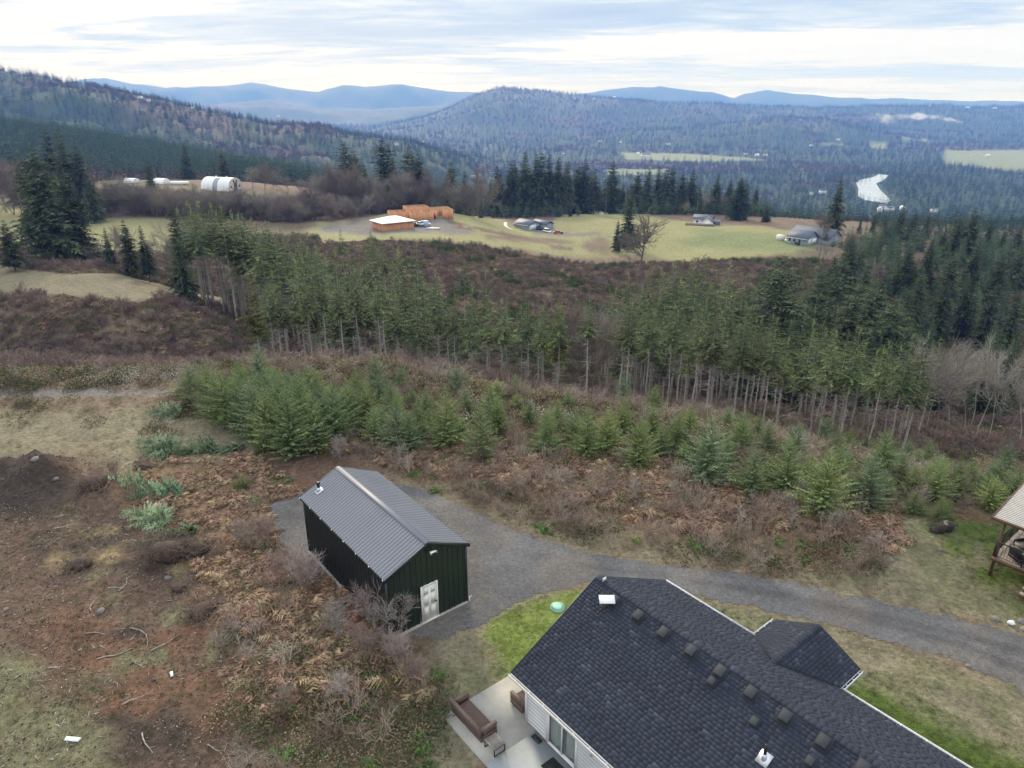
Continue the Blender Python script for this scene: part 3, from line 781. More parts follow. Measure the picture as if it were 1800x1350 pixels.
def plant_pair(pair, H0, name, x, y, h, label, group, width=1.0, rz=None, cat='tree', lean=(0, 0)):
    if pair in STAND: name = 'bare_stemmed_fir'
    t = thing(name, (x, y, hz1(x, y) - .1), random.uniform(0, 6.28) if rz is None else rz, label, cat, group)
    t.rotation_euler = (lean[0], lean[1], t.rotation_euler[2])
    s = h / H0; t.scale = (s * width, s * width, s)
    link('trunk', pair[1], M['bark'] if pair in STAND or pair is YELLOW else M['bark_dark'], t); link('crown', pair[0], M['young_needles'] if pair in YOUNG else M['needles'], t)
    return t
ORD = ['first', 'second', 'third', 'fourth', 'fifth', 'sixth', 'seventh', 'eighth', 'ninth', 'tenth']
def ordinal(i):
    if i < 10: return ORD[i]
    n = i + 1
    return '%d%s' % (n, {1: 'st', 2: 'nd', 3: 'rd'}.get(n % 10 if n % 100 not in (11, 12, 13) else 0, 'th'))
def label_by_x(objs, fmt):
    objs.sort(key=lambda o: o.location.x / max(o.location.y, 1))
    for i, o in enumerate(objs): o['label'] = fmt % ordinal(i)
def top_fit(u, vt, Y, lo, hi):
    """place whose tree top is seen at (u, vt) from the drone"""
    x, zt = atY(u, vt, Y); g = hz1(x, Y)
    return x, min(max(zt - g, lo), hi)

# --- the tall stand in the ravine, four rows
TOPV = [(300, 470), (420, 478), (490, 470), (560, 455), (640, 470), (710, 480), (790, 505), (860, 520), (920, 520), (980, 535), (1040, 545), (1090, 520), (1150, 520), (1230, 535), (1310, 548), (1380, 575), (1450, 600), (1520, 620), (1570, 640), (1640, 675)]
def stand_row(Y0, u0, u1, step, dv, word, jY=4, h=(15, 31), skip=()):
    out = []; u = u0
    while u < u1:
        uu = u + random.uniform(-.35, .35) * step; u += step * random.uniform(.75, 1.25)
        if any(a < uu < b for a, b in skip): continue
        vt = np.interp(uu, [p[0] for p in TOPV], [p[1] for p in TOPV]) + dv + random.uniform(-16, 26)
        Y = (Y0 + random.uniform(-jY, jY)) * (1 - .18 * sstep(1050, 1600, uu))
        x, hh = top_fit(uu, vt, Y, *h)
        hh *= random.choice((1, .97, .93, .88, 1.04)) * random.uniform(.95, 1.02)
        out.append(plant_pair(random.choice(STAND), 20, 'fir_tree', x, Y, hh, '', 'tall firs of the ravine stand', random.uniform(.95, 1.28)))
    label_by_x(out, '%s fir from the left in the ' + word + ' row of the ravine stand')
    return out
stand_row(102, 470, 1640, 33, 4, 'front', skip=((1010, 1060),))
stand_row(88, 1045, 1640, 36, 12, 'nearest', skip=((1075, 1095),))
stand_row(114, 485, 1650, 29, -6, 'second', skip=((1000, 1070),))
stand_row(125, 440, 1560, 42, -20, 'third', skip=((985, 1060),))
stand_row(138, 470, 1480, 44, -46, 'rear', jY=6, skip=((900, 1060),))
# yellowish ones
for u, vt, Y, lb in ((436, 470, 103, 'yellow green fir at the left end of the ravine stand, above the young firs'), (983, 524, 100, 'golden tipped fir with drooping boughs among the dark ravine stand')):
    x, hh = top_fit(u, vt, Y, 15, 27)
    plant_pair(YELLOW, 20, 'fir_tree', x, Y, hh, lb, 'yellowish firs', 1.0)
# --- the darker clump on the left bank
out = []
for Y0, n, dv in ((156, 15, 0), (166, 15, -4), (177, 14, -6)):
    for k in range(n):
        u = 305 + (560 - 305) * (k + random.uniform(.1, .9)) / n
        vt = np.interp(u, [300, 330, 400, 470, 520, 560], [372, 356, 366, 382, 402, 432]) + dv + random.uniform(-6, 16)
        Y = Y0 + random.uniform(-4, 4)
        x, hh = top_fit(u, vt, Y, 16, 27)
        out.append(plant_pair(STAND[random.choice((0, 1, 3, 4))], 20, 'fir_tree', x, Y, hh, '', 'firs of the left bank clump', random.uniform(1.1, 1.4)))
label_by_x(out, '%s fir from the left in the dense dark clump above the purple brush slope')
# --- back slope and behind the stand
def group_fit(specs, pairs, H0, name, group, fmt, lo=6, hi=40, width=(1.0, 1.25)):
    out = []
    for s in specs:
        u, vt, Y = s[:3]; w = s[3] if len(s) > 3 else random.uniform(*width)
        x, hh = top_fit(u, vt, Y, lo, hi)
        out.append(plant_pair(random.choice(pairs), H0, name, x, Y, hh, '', group, w))
    if fmt: label_by_x(out, fmt)
    return out
group_fit([(598, 400, 205), (622, 420, 190), (650, 402, 200), (672, 418, 190), (700, 432, 185), (583, 440, 180), (735, 462, 176), (815, 458, 178), (640, 440, 176), (690, 455, 172), (610, 455, 170), (765, 480, 168)], STAND, 20, 'fir_tree', 'firs behind the stand under the building site', '%s fir from the left in the knot of firs below the unfinished timber house', 9, 24)
group_fit([(1140, 470, 158), (1165, 455, 165), (1190, 480, 160), (1215, 452, 168), (1245, 440, 172), (1262, 462, 160), (1205, 500, 150), (1230, 492, 150), (1285, 480, 165), (1130, 500, 150), (1300, 505, 150), (1180, 520, 145), (1340, 470, 178), (1330, 505, 160)], STAND, 20, 'fir_tree', 'firs behind the right half of the stand', '%s fir from the left of the rear knot below the green meadow', 8, 26)
group_fit([(1390, 505, 150), (1412, 495, 158), (1455, 520, 140), (1470, 512, 150), (1500, 518, 146), (1435, 530, 140), (1530, 540, 136), (1415, 545, 130), (1560, 535, 142), (1590, 530, 150), (1575, 570, 128), (1550, 590, 118), (1360, 560, 128), (1495, 560, 128)], STAND + FULL[:1], 20, 'fir_tree', 'firs filling the ravine to the right', '%s fir from the left filling the ravine below the leaning pale trunks', 8, 24)
group_fit([(1500, 395, 245), (1525, 405, 235), (1545, 420, 228), (1560, 440, 222), (1480, 420, 250), (1575, 452, 212), (1592, 448, 205), (1455, 405, 262), (1465, 425, 255)], STAND, 20, 'fir_tree', 'firs along the edge right of the white door house', '%s fir from the left on the edge just right of the twin garage house', 12, 26)
group_fit([(1065 + 6.6 * k + random.uniform(-6, 6), np.interp(1065 + 6.6 * k, [1060, 1150, 1250, 1340], [490, 458, 442, 480]) + random.uniform(0, 70), random.uniform(146, 172)) for k in range(42)], STAND[:1] + STAND[2:3] + STAND[5:], 20, 'fir_tree', 'crowded firs behind the right half of the stand', '%s fir from the left in the crowd behind the right stand', 8, 30)
group_fit([(1345 + 6 * k + random.uniform(-6, 6), np.interp(1345 + 6 * k, [1340, 1400, 1500, 1600], [500, 500, 520, 540]) + random.uniform(0, 80), random.uniform(122, 150)) for k in range(44)], STAND[5:] + STAND[2:3] + FULL[:1], 20, 'fir_tree', 'crowded firs of the ravine right', '%s fir from the left in the crowd down the right ravine', 8, 26)
group_fit([(1440 + 7 * k + random.uniform(-5, 5), np.interp(1440 + 7 * k, [1440, 1520, 1620], [440, 430, 470]) + random.uniform(0, 90), random.uniform(170, 228)) for k in range(28)], FULL[:3] + STAND[5:], 22, 'fir_tree', 'firs covering the slope right of the twin garage house', '%s fir from the left covering the slope right of the twin garages', 8, 24)
# --- big old firs by the left meadow
group_fit([(52, 250, 178, 1.15), (30, 262, 205, .9), (95, 210, 300, 1.0), (78, 225, 310, .9), (130, 252, 300, 1.1), (150, 300, 290, .9), (110, 300, 185, 1.1), (4, 385, 160, 1.3), (258, 280, 330, .85), (300, 360, 150, .6), (215, 385, 172, .9), (245, 395, 168, .8), (182, 398, 176, .7)], FULL, 25, 'fir_tree', 'old firs by the left meadow', '%s old dark fir from the left beside the pale left meadow', 8, 36)
group_fit([(322, 250, 470), (388, 262, 470), (60, 300, 420), (160, 318, 380), (16, 262, 360)], FULL, 25, 'fir_tree', 'old firs behind the barn hill', '%s old fir from the left standing behind the barn hill', 8, 36)
# --- behind the building site
group_fit([(605, 248, 375, 1.5), (622, 262, 380, 1.35), (640, 288, 362, .9), (672, 240, 385, 1.5), (690, 275, 378, 1.0), (718, 252, 384, 1.4), (735, 268, 378, 1.0), (793, 283, 392, 1.3), (816, 300, 396, .7), (845, 330, 385, .5)], FULL, 25, 'fir_tree', 'tall firs behind the building site', '%s tall dark fir from the left behind the unfinished timber house', 8, 48)
group_fit([(862 + 15.5 * k + random.uniform(-5, 5), np.interp(862 + 15.5 * k, [860, 890, 975, 985, 1060, 1200, 1340], [310, 288, 272, 275, 292, 300, 320]) + random.uniform(-8, 14), 425 + random.uniform(-8, 12)) for k in range(31)], FULL[:3] + STAND[5:], 23, 'fir_tree', 'dark firs lining the meadow behind the blue garage', '%s fir from the left in the dark line behind the central meadow', 12, 34, (.8, 1.1))
group_fit([(868 + 16 * k + random.uniform(-6, 6), np.interp(868 + 16 * k, [860, 890, 975, 1060, 1200, 1340], [318, 300, 285, 302, 308, 326]) + random.uniform(-6, 18), 438 + random.uniform(-6, 8)) for k in range(30)], FULL[:3], 25, 'fir_tree', 'second line of dark firs behind the central meadow', '%s fir from the left in the second line behind the central meadow', 12, 34, (.8, 1.0))
group_fit([(1100 + 8 * k + random.uniform(-3, 3), 346 + random.uniform(-5, 5), 408 + random.uniform(-5, 5)) for k in range(34)], BLUEF, 10, 'plantation_fir', 'low green plantation at the back of the central meadow', '%s low green fir from the left at the back of the central meadow', 4, 12, (1.1, 1.5))
group_fit([(870 + 9 * k + random.uniform(-3, 3), 352 + random.uniform(-6, 6), 400 + random.uniform(-8, 5)) for k in range(17)], BLUEF, 10, 'plantation_fir', 'low green plantation behind the blue grey house', '%s low green fir from the left behind the blue grey house', 4, 9, (1.1, 1.5))
group_fit([(1108, 335, 295, .95)], FULL, 25, 'fir_tree', None, None, 10, 40)[0]['label'] = 'large lone fir on the pale meadow beside the bare spreading tree'
group_fit([(1087, 385, 285, .7)], FULL, 25, 'fir_tree', None, None, 6, 40)[0]['label'] = 'small dark fir leaning on the foot of the lone meadow fir'
x, hh = top_fit(1305, 312, 385, 8, 40)
plant_pair(CEDAR, 22, 'cedar_tree', x, 385, hh, 'broad dense cedar between the white house and the twin garage house', None, .95)
x, hh = top_fit(1349, 366, 372, 5, 30)
plant_pair(CEDAR, 22, 'cedar_tree', x, 372, hh, 'small round cedar in front of the hedge beside the twin garage house', None, 1.25)
group_fit([(1480, 308, 330, .8)], FULL, 25, 'fir_tree', None, None, 10, 50)[0]['label'] = 'very tall ragged fir rising right of the twin garage house'
# --- hedge row by the right house
out = []
for k in range(15):
    u = 1362 + 8.6 * k
    x, hh = top_fit(u, 384 - 5 * math.sin(k * .9) + random.uniform(-3, 3), 408, 4, 14)
    out.append(plant_pair(BLUEF[k % 3], 10, 'hedge_conifer', x, 408, hh, '', 'hedge conifers behind the twin garage house', 1.9))
label_by_x(out, '%s conifer from the left in the clipped hedge behind the twin garage house')
# --- right flank large firs
group_fit([(1602, 430, 205, 1.0), (1640, 420, 215, .9), (1680, 440, 195, 1.1), (1720, 430, 210, 1.0), (1765, 445, 200, 1.1), (1800, 430, 215, 1.0), (1625, 470, 180, .9), (1668, 490, 168, .9), (1710, 485, 172, .9), (1752, 500, 165, 1.0), (1795, 505, 165, .9), (1605, 500, 160, .8), (1590, 358, 300, .9), (1612, 370, 296, .9), (1635, 372, 310, .8), (1690, 372, 262, 1.25), (1718, 362, 258, 1.1), (1665, 395, 270, .9), (1745, 385, 300, .9), (1770, 400, 280, .9), (1540, 372, 330, .8), (1560, 380, 322, .8), (1795, 395, 285, 1.0), (1515, 380, 330, .7), (1760, 578, 112, .9), (1792, 590, 108, .8), (1668, 600, 112, .45)], FULL, 25, 'fir_tree', 'big firs on the right flank', '%s big fir from the left among the bluish plantation on the right flank', 7, 36)
# --- bluish plantation
out = []; tries = 0
while len(out) < 285 and tries < 2000:
    tries += 1
    Y = 108 + 185 * random.random() ** .9; u = random.uniform(1490, 1850)
    x = (u - 900) / FPX * Y * .99
    v_ = 0
    z = hz1(x, Y); dz = z - CAM_H; fw = Y * cP - dz * sP; up = Y * sP + dz * cP
    v = 675 - FPX * up / fw; uu = 900 + FPX * x / fw
    lim = np.interp(uu, [1480, 1600, 1700, 1800], [480, 625, 650, 690])
    if v > lim + random.uniform(-10, 20) or v < 395: continue
    out.append(plant_pair(random.choice(BLUEF), 10, 'plantation_fir', x, Y, random.uniform(7, 11.5), '', 'young bluish plantation firs', random.uniform(1.0, 1.35)))
out.sort(key=lambda o: o.location.y)
k = 0; row = 1
while k < len(out):
    label_by_x_part = sorted(out[k:k + 19], key=lambda o: o.location.x)
    for i, o in enumerate(label_by_x_part): o['label'] = '%s fir from the left in the %s rank of the bluish plantation' % (ordinal(i), ordinal(row - 1))
    k += 19; row += 1

# --- young firs on the plateau
YF = [(515, 802, 112, .95), (452, 772, 100, .95), (592, 778, 100, .95), (475, 790, 100, .95), (555, 790, 95, .95), (500, 778, 110, .95), (535, 772, 108, .95), (430, 762, 88, .9), (570, 765, 90, .9), (490, 750, 92, .85), (385, 738, 76, .85), (530, 742, 86, .85), (615, 758, 80, .85), (372, 722, 80, 1.1), (340, 706, 62, 1.1), (400, 745, 85, 1.1), (430, 735, 75, 1.1), (650, 748, 72, 1), (700, 792, 82, 1), (722, 794, 66, 1), (787, 782, 88, 1.05), (845, 808, 88, 1), (775, 784, 45, 1), (875, 762, 62, 1), (862, 735, 55, 1), (960, 798, 76, 1), (1030, 802, 80, 1.05), (1066, 792, 66, 1), (1120, 822, 82, 1), (1145, 772, 60, 1), (1188, 790, 62, 1), (1240, 848, 108, 1), (1272, 830, 60, .9), (1300, 800, 72, 1), (1318, 868, 74, 1), (1378, 868, 90, .95), (1352, 850, 50, 1), (1392, 816, 70, 1.1), (1345, 800, 55, 1), (1440, 908, 108, 1.1), (1520, 893, 88, 1.1), (1470, 838, 55, 1), (1545, 842, 82, 1), (1640, 882, 74, 1), (1672, 878, 70, 1), (1600, 870, 52, 1), (1760, 840, 56, 1), (1778, 888, 66, 1.1), (1700, 862, 52, 1), (1735, 860, 48, 1), (630, 712, 60, 1), (690, 722, 50, 1), (560, 712, 60, 1), (490, 712, 62, 1), (1010, 768, 50, 1), (930, 748, 42, 1), (1420, 850, 50, 1), (660, 778, 60, 1), (750, 738, 52, 1), (820, 728, 44, 1), (735, 770, 60, 1), (610, 745, 62, 1), (530, 735, 66, 1), (1160, 800, 50, 1), (1210, 762, 48, 1), (1330, 775, 46, 1), (1495, 880, 50, 1), (570, 750, 66, 1), (1580, 850, 46, 1), (1655, 850, 42, 1)]
out = []
def young(u, v, hp, w):
    h = hit(u, v)
    if not h: return
    x, y, z = h
    _, zt = atY(u, v - hp, y)
    out.append(plant_pair(random.choice(YOUNG), 3.2, 'young_fir', x, y, max(zt - z, .7) * 1.12, '', 'young firs planted on the brushy plateau', w * random.uniform(1.0, 1.2), cat='young fir'))
for s in YF: young(*s)
for k in range(84):
    u = random.uniform(340, 1790)
    v0 = np.interp(u, [340, 420, 1000, 1500, 1800], [668, 655, 695, 785, 855]); v1 = v0 + 95
    young(u, random.uniform(v0, v1), random.uniform(26, 54) * (1 + (u < 700) * .3), 1.05)
out.sort(key=lambda o: o.location.y)
rank = 0; k = 0
while k < len(out):
    part = sorted(out[k:k + 14], key=lambda o: o.location.x / o.location.y)
    for i, o in enumerate(part):
        o['label'] = '%s young fir from the left in the %s uneven rank behind the driveway' % (ordinal(i), ordinal(rank))
    k += 14; rank += 1

# ------------------------------------------------------------------ bare broadleaf trees
GREYT = (.20, .18, .155); BROWNT = (.17, .135, .105); PALET = (.27, .25, .215)
BARE = [bare_mesh('bare_tree_branches', 12, 300 + i, (GREYT, GREYT, BROWNT, PALET)[i], (11, 8, 9), .6, .28, .15, .015) for i in range(4)]
BUSHY = [bare_mesh('bushy_tree_branches', 10, 320 + i, ((.21, .185, .155), (.19, .155, .125), (.235, .215, .175))[i], (9, 8, 8), .75, .06, .12, .02, shrink=.6, stems=3) for i in range(3)]
OAK = bare_mesh('bare_oak_branches', 12, 310, (.15, .13, .10), (13, 8, 7), .85, .18, .42, .03, shrink=.6)
LEAN = bare_mesh('leaning_tree_branches', 14, 311, PALET, (6, 6, 5), .45, .62, .14, .02, lean=(-.22, 0))
def bare(u, vt, Y, label, group, which=None, lo=3, hi=22, width=1.0, name='bare_tree', H0=12):
    x, hh = top_fit(u, vt, Y, lo, hi)
    me = random.choice(BUSHY) if which == 'bushy' else (which if which and which != 'pale' else random.choice(BARE))
    if which == 'bushy': H0 = 10
    if which == 'pale': me = BARE[3]
    o = link(name, me, M['twig'], None, (x, Y, hz1(x, Y) - .1))
    o.rotation_euler = (0, 0, random.uniform(0, 6.28)); s = hh / H0; o.scale = (s * width, s * width, s)
    return tag(o, label, 'tree', group)
def bares(specs, group, fmt, **k):
    o = [bare(u, vt, Y, '', group, **k) for u, vt, Y in specs]
    label_by_x(o, fmt)
bares([(1605 + 21 * k + random.uniform(-8, 8), random.uniform(628, 670) + k * 3, random.uniform(80, 98)) for k in range(11)], 'bare trees at the right foot of the ravine', '%s bare grey tree from the left at the right foot of the ravine', hi=17, which='pale', width=.8)
bares([(1610 + 17 * k + random.uniform(-8, 8), random.uniform(560, 600), random.uniform(118, 135)) for k in range(12)], 'bare purplish trees higher in the ravine', '%s bare purplish tree from the left below the bluish plantation', hi=9)
bares([(u, vt, random.uniform(172, 182)) for u, vt in ((190, 415), (205, 425), (232, 420), (262, 430), (285, 440), (170, 430), (310, 440), (20, 430), (150, 440))], 'bare trees under the left meadow', '%s bare tree from the left along the foot of the left meadow')
bares([(u, vt, random.uniform(312, 325)) for u, vt in ((118, 325), (140, 328), (165, 330), (205, 330), (222, 335), (245, 338), (262, 340), (278, 342), (100, 335), (10, 315), (25, 320), (-5, 300), (45, 330), (300, 348), (325, 352), (350, 356), (380, 350), (405, 352), (430, 358), (455, 362), (480, 360), (505, 362), (530, 352), (548, 350))], 'bare trees between the left meadow and barn hill', '%s bare tree from the left in the grey belt under the barn hill', hi=16, width=1.25, which='bushy')
bares([(555 + 12 * k + random.uniform(-5, 5), random.uniform(318, 345), random.uniform(352, 366)) for k in range(25)], 'bare trees behind the building site', '%s bare tree from the left behind the unfinished timber house', hi=22, which='bushy', width=.9)
bares([(u, vt, 395) for u, vt in ((440, 305), (462, 303), (485, 312), (505, 318), (525, 322), (545, 326), (560, 326))], 'bare trees right of the barn', '%s bare tree from the left just right of the round barn', hi=14, which='bushy', width=1.1)
bares([(u, vt, Y) for u, vt, Y in ((1040, 565, 118), (1015, 575, 122), (1060, 575, 118), (1078, 585, 114), (1045, 595, 112))], 'bare trees in the gap of the stand', '%s pale bare tree from the left in the gap of the ravine stand', hi=16)
bare(1238, 343, 405, 'round olive tinted bare tree behind the white house', None, BARE[0], 4, 20, 1.2)
bare(1268, 352, 402, 'brown bare tree between the white house and the broad cedar', None, BARE[2], 4, 20, 1.0)
bare(1200, 362, 380, 'bushy brown tree left of the white house', None, BARE[2], 4, 16, 1.25)
bare(1128, 408, 236, 'spreading bare oak on the meadow edge with dark limbs', None, OAK, 6, 16, 1.15, 'oak_tree')
bare(325, 425, 158, 'pale leaning bare tree before the dark clump of firs', None, BARE[3], 6, 16, 1)
bares([(1450, 392, 262), (1492, 415, 250), (1515, 430, 245), (1540, 470, 205), (1552, 478, 200)], 'bare trees beside the twin garage house', '%s bare tree from the left beside the twin garage house', hi=16)
out = []
for k in range(9):
    u = 1452 + 11 * k; Y = 236 - 5 * k
    x, hh = top_fit(u + 8, 430 + 8 * k, Y, 8, 18)
    o = link('leaning_tree', LEAN, M['twig'], None, (x, Y, hz1(x, Y) - .2)); s = hh / 14
    o.scale = (s, s, s); o.rotation_euler = (0, -.22, random.uniform(-.3, .3))
    out.append(tag(o, '', 'tree', 'leaning pale trunks below the twin garage house'))
label_by_x(out, '%s leaning pale trunk from the left on the slope below the twin garage house')

bares([(185 + 15 * k + random.uniform(-6, 6), random.uniform(336, 352) + k * .5, random.uniform(300, 345)) for k in range(25)], 'bare trees of the grey belt under the barn hill', '%s bare grey tree from the left, second belt under the barn hill', hi=13, width=1.5, which='bushy')

# ------------------------------------------------------------------ scattering of uncountable growth
def scatter_nodes(name, meshes, material):
    coll = bpy.data.collections.new(name + '_kinds')
    for i, me in enumerate(meshes):
        if not me.materials: me.materials.append(material)
        o = bpy.data.objects.new('%s_kind_%02d' % (name, i), me); coll.objects.link(o)
    ng = bpy.data.node_groups.new(name, 'GeometryNodeTree')
    ng.interface.new_socket('Geometry', in_out='INPUT', socket_type='NodeSocketGeometry')
    ng.interface.new_socket('Geometry', in_out='OUTPUT', socket_type='NodeSocketGeometry')
    nd = ng.nodes.new; ln = ng.links.new
    gi = nd('NodeGroupInput'); go = nd('NodeGroupOutput')
    ci = nd('GeometryNodeCollectionInfo'); ci.inputs['Collection'].default_value = coll
    ci.inputs['Separate Children'].default_value = True; ci.inputs['Reset Children'].default_value = True
    ip = nd('GeometryNodeInstanceOnPoints'); ip.inputs['Pick Instance'].default_value = True
    def at(nm, ty):
        a = nd('GeometryNodeInputNamedAttribute'); a.data_type = ty; a.inputs['Name'].default_value = nm
        return a.outputs['Attribute']
    ln(gi.outputs[0], ip.inputs['Points']); ln(ci.outputs[0], ip.inputs['Instance'])
    ln(at('pick', 'INT'), ip.inputs['Instance Index'])
    ln(at('turn', 'FLOAT_VECTOR'), ip.inputs['Rotation']); ln(at('size', 'FLOAT_VECTOR'), ip.inputs['Scale'])
    ln(ip.outputs[0], go.inputs[0])
    return ng
def scatter(name, label, meshes, material, P, size, pick=None, tilt=.1):
    P = np.asarray(P, np.float32); n = len(P)
    if n == 0: return
    me = bpy.data.meshes.new(name); me.vertices.add(n); me.vertices.foreach_set('co', P.ravel())
    def attr(nm, ty, data, key):
        a = me.attributes.new(nm, ty, 'POINT'); a.data.foreach_set(key, np.ascontiguousarray(data).ravel())
    if pick is None: pick = RNG.integers(0, len(meshes), n)
    attr('pick', 'INT', np.asarray(pick, np.int32), 'value')
    rot = np.zeros((n, 3), np.float32); rot[:, 2] = RNG.uniform(0, 6.283, n); rot[:, 0] = RNG.normal(0, tilt, n); rot[:, 1] = RNG.normal(0, tilt, n)
    attr('turn', 'FLOAT_VECTOR', rot, 'vector')
    size = np.asarray(size, np.float32)
    if size.ndim == 1: size = np.repeat(size[:, None], 3, 1)
    attr('size', 'FLOAT_VECTOR', size, 'vector')
    o = bpy.data.objects.new(name, me); COL.objects.link(o)
    md = o.modifiers.new('spread', 'NODES'); md.node_group = scatter_nodes(name, meshes, material)
    return tag(o, label, kind='stuff')
def visible(x, y, z, pad=60):
    dz = z - CAM_H; fw = y * cP - dz * sP; up = y * sP + dz * cP
    fw = np.maximum(fw, .1)
    u = 900 + FPX * x / fw; v = 675 - FPX * up / fw
    return (u > -pad) & (u < 1800 + pad) & (v > -pad) & (v < 1350 + pad * 2), u, v
def rnd_poly(poly, n, seed=0, edge=0.0):
    P = np.array(poly); rs = np.random.default_rng(seed)
    x = rs.uniform(P[:, 0].min() - edge, P[:, 0].max() + edge, n); y = rs.uniform(P[:, 1].min() - edge, P[:, 1].max() + edge, n)
    w = (fbm(x / 1.5, y / 1.5, seed + 5, 3) - .5) * 2.2
    ok = sdist(x, y, poly) + w * (.6 + edge) > -edge
    return x[ok], y[ok]
SOLID = [POLY_GRAVEL, [hl(-2.1, -2.1), hl(24, -2.1), hl(24, 11), hl(-.2, 9.6), hl(-.2, 2.1), hl(-2.1, 2.1)]]
def clear_of(x, y, margin=.1):
    ok = np.ones(x.shape, bool)
    for P in SOLID: ok &= sdist(x, y, P) < -margin
    return ok
def tuft_mesh(name, n, h, spread, seed, c0, c1, lean=.5, wd=.02, curve=False):
    rs = np.random.default_rng(seed); b = MB()
    P = np.column_stack([rs.normal(0, spread * .4, n), rs.normal(0, spread * .4, n), np.full(n, -.03)])
    D = np.column_stack([rs.normal(0, lean, n), rs.normal(0, lean, n), np.ones(n)]); D /= np.linalg.norm(D, axis=1, keepdims=True)
    Ln = h * rs.uniform(.55, 1.1, n); m = rs.uniform(0, 1, n)[:, None]
    blades(b, P, D, Ln, np.full(n, wd), np.array(c0) * (1 - m) + np.array(c1) * m, 0, rs)
    return b.mesh(name)
def fern_mesh(name, seed, c0, c1, n=11, L=.75):
    rs = np.random.default_rng(seed); b = MB(); Ps = []; Ds = []; Ls = []; Ws = []; Cs = []
    for i in range(n):
        az = rs.uniform(0, 6.28); o = np.array((math.cos(az), math.sin(az), 0)); s = np.array((-o[1], o[0], 0)); LL = L * rs.uniform(.6, 1.15); m = rs.uniform(); up = rs.uniform(.5, 1.1)
        t = np.linspace(.08, 1, 11)
        base = np.outer(t * LL, o) * .8; base[:, 2] = LL * (up * t - .85 * t * t)
        for sd_ in (-1, 1):
            d = o[None] * .45 + s[None] * sd_ + np.array((0, 0, 1.)) * rs.normal(0, .3, 11)[:, None]; d /= np.linalg.norm(d, axis=1, keepdims=True)
            Ps.append(base); Ds.append(d); Ls.append(LL * .3 * np.sin(np.clip(t * 2.6 + .3, 0, 3.0)) + .02); Ws.append(np.full(11, LL * .075)); Cs.append(np.tile((np.array(c0) * (1 - m) + np.array(c1) * m) * rs.uniform(.75, 1.2), (11, 1)))
    blades(b, np.vstack(Ps), np.vstack(Ds), np.concatenate(Ls), np.concatenate(Ws), np.vstack(Cs), .25, rs)
    return b.mesh(name)
def bramble_mesh(name, seed, cs, n=170, r=.8, h=.5, leaf=.07):
    rs = np.random.default_rng(seed); b = MB()
    a = rs.uniform(0, 6.28, n); q = rs.uniform(0, 1, n) ** .5 * r
    P = np.column_stack([np.cos(a) * q, np.sin(a) * q, h * (1 - (q / r) ** 2) * rs.uniform(.3, 1.1, n)])
    D = rs.normal(0, 1, (n, 3)); D[:, 2] = np.abs(D[:, 2]) * .5; D /= np.linalg.norm(D, axis=1, keepdims=True)
    cs = np.array(cs); C = cs[rs.integers(0, len(cs), n)] * rs.uniform(.7, 1.25, n)[:, None]
    blades(b, P, D, np.full(n, leaf * 1.5) * rs.uniform(.6, 1.3, n), np.full(n, leaf), C, 0, rs)
    m = 22; a = rs.uniform(0, 6.28, m); P = np.column_stack([rs.normal(0, r * .3, m), rs.normal(0, r * .3, m), np.zeros(m)])
    D = np.column_stack([np.cos(a), np.sin(a), rs.uniform(.2, 1.3, m)]); D /= np.linalg.norm(D, axis=1, keepdims=True)
    blades(b, P, D, np.full(m, r * .9), np.full(m, .02), np.tile((.17, .11, .085), (m, 1)), .15, rs)
    return b.mesh(name)
def twiggy_mesh(name, seed, col, h=1.2, stems=7, minr=.006):
    rs = np.random.default_rng(seed); S = []
    for k in range(stems):
        d = np.array((rs.normal(0, .38), rs.normal(0, .38), 1.)); d /= np.linalg.norm(d)
        grow(S, np.array((rs.normal(0, .08), rs.normal(0, .08), -.05)), d, h * rs.uniform(.6, 1), .016, 0, rs, [np.array(col)] * 4, .55, (4, 3), 3, .13, .05, .55, minr)
    return segs_mesh(name, S)
GRASS = [tuft_mesh('grass_tuft', 22, .13, .16, 400 + i, (.07, .10, .02), (.13, .16, .05), .45, .016) for i in range(3)]
MOSSY = [tuft_mesh('mossy_tuft', 26, .09, .20, 405 + i, (.11, .16, .03), (.27, .31, .06), .8, .018) for i in range(3)]
DRYG = [tuft_mesh('dry_grass_tuft', 22, .30, .22, 410 + i, (.20, .15, .09), (.34, .28, .19), .55, .016) for i in range(4)]
DRYR = [tuft_mesh('red_brown_weed', 20, .55, .22, 415 + i, (.22, .165, .115), (.38, .305, .22), .35, .016) for i in range(4)]
SHORTD = [tuft_mesh('short_dry_tuft', 20, .10, .2, 420 + i, (.17, .15, .09), (.28, .25, .16), .8, .014) for i in range(3)]
FERN = [fern_mesh('dead_fern', 430 + i, (.235, .155, .095), (.41, .30, .195)) for i in range(4)]
GFERN = [fern_mesh('green_fern', 440 + i, (.06, .12, .03), (.12, .19, .05)) for i in range(2)]
BRAM = [bramble_mesh('bramble', 450 + i, [(.07, .10, .035), (.10, .13, .06), (.12, .07, .05), (.15, .12, .05), (.05, .075, .03)]) for i in range(3)]
BRAMT = [bramble_mesh('tan_bramble', 455 + i, [(.24, .21, .12), (.18, .20, .085), (.31, .25, .155), (.22, .15, .10)]) for i in range(3)]
TWIG = [twiggy_mesh('twiggy_shrub', 460 + i, [(.32, .25, .195), (.27, .21, .16), (.37, .325, .275)][i % 3]) for i in range(4)]
BROOM = [tuft_mesh('broom_bush', 150, 1.1, .6, 470 + i, (.05, .085, .02), (.10, .14, .035), .38, .03) for i in range(2)]

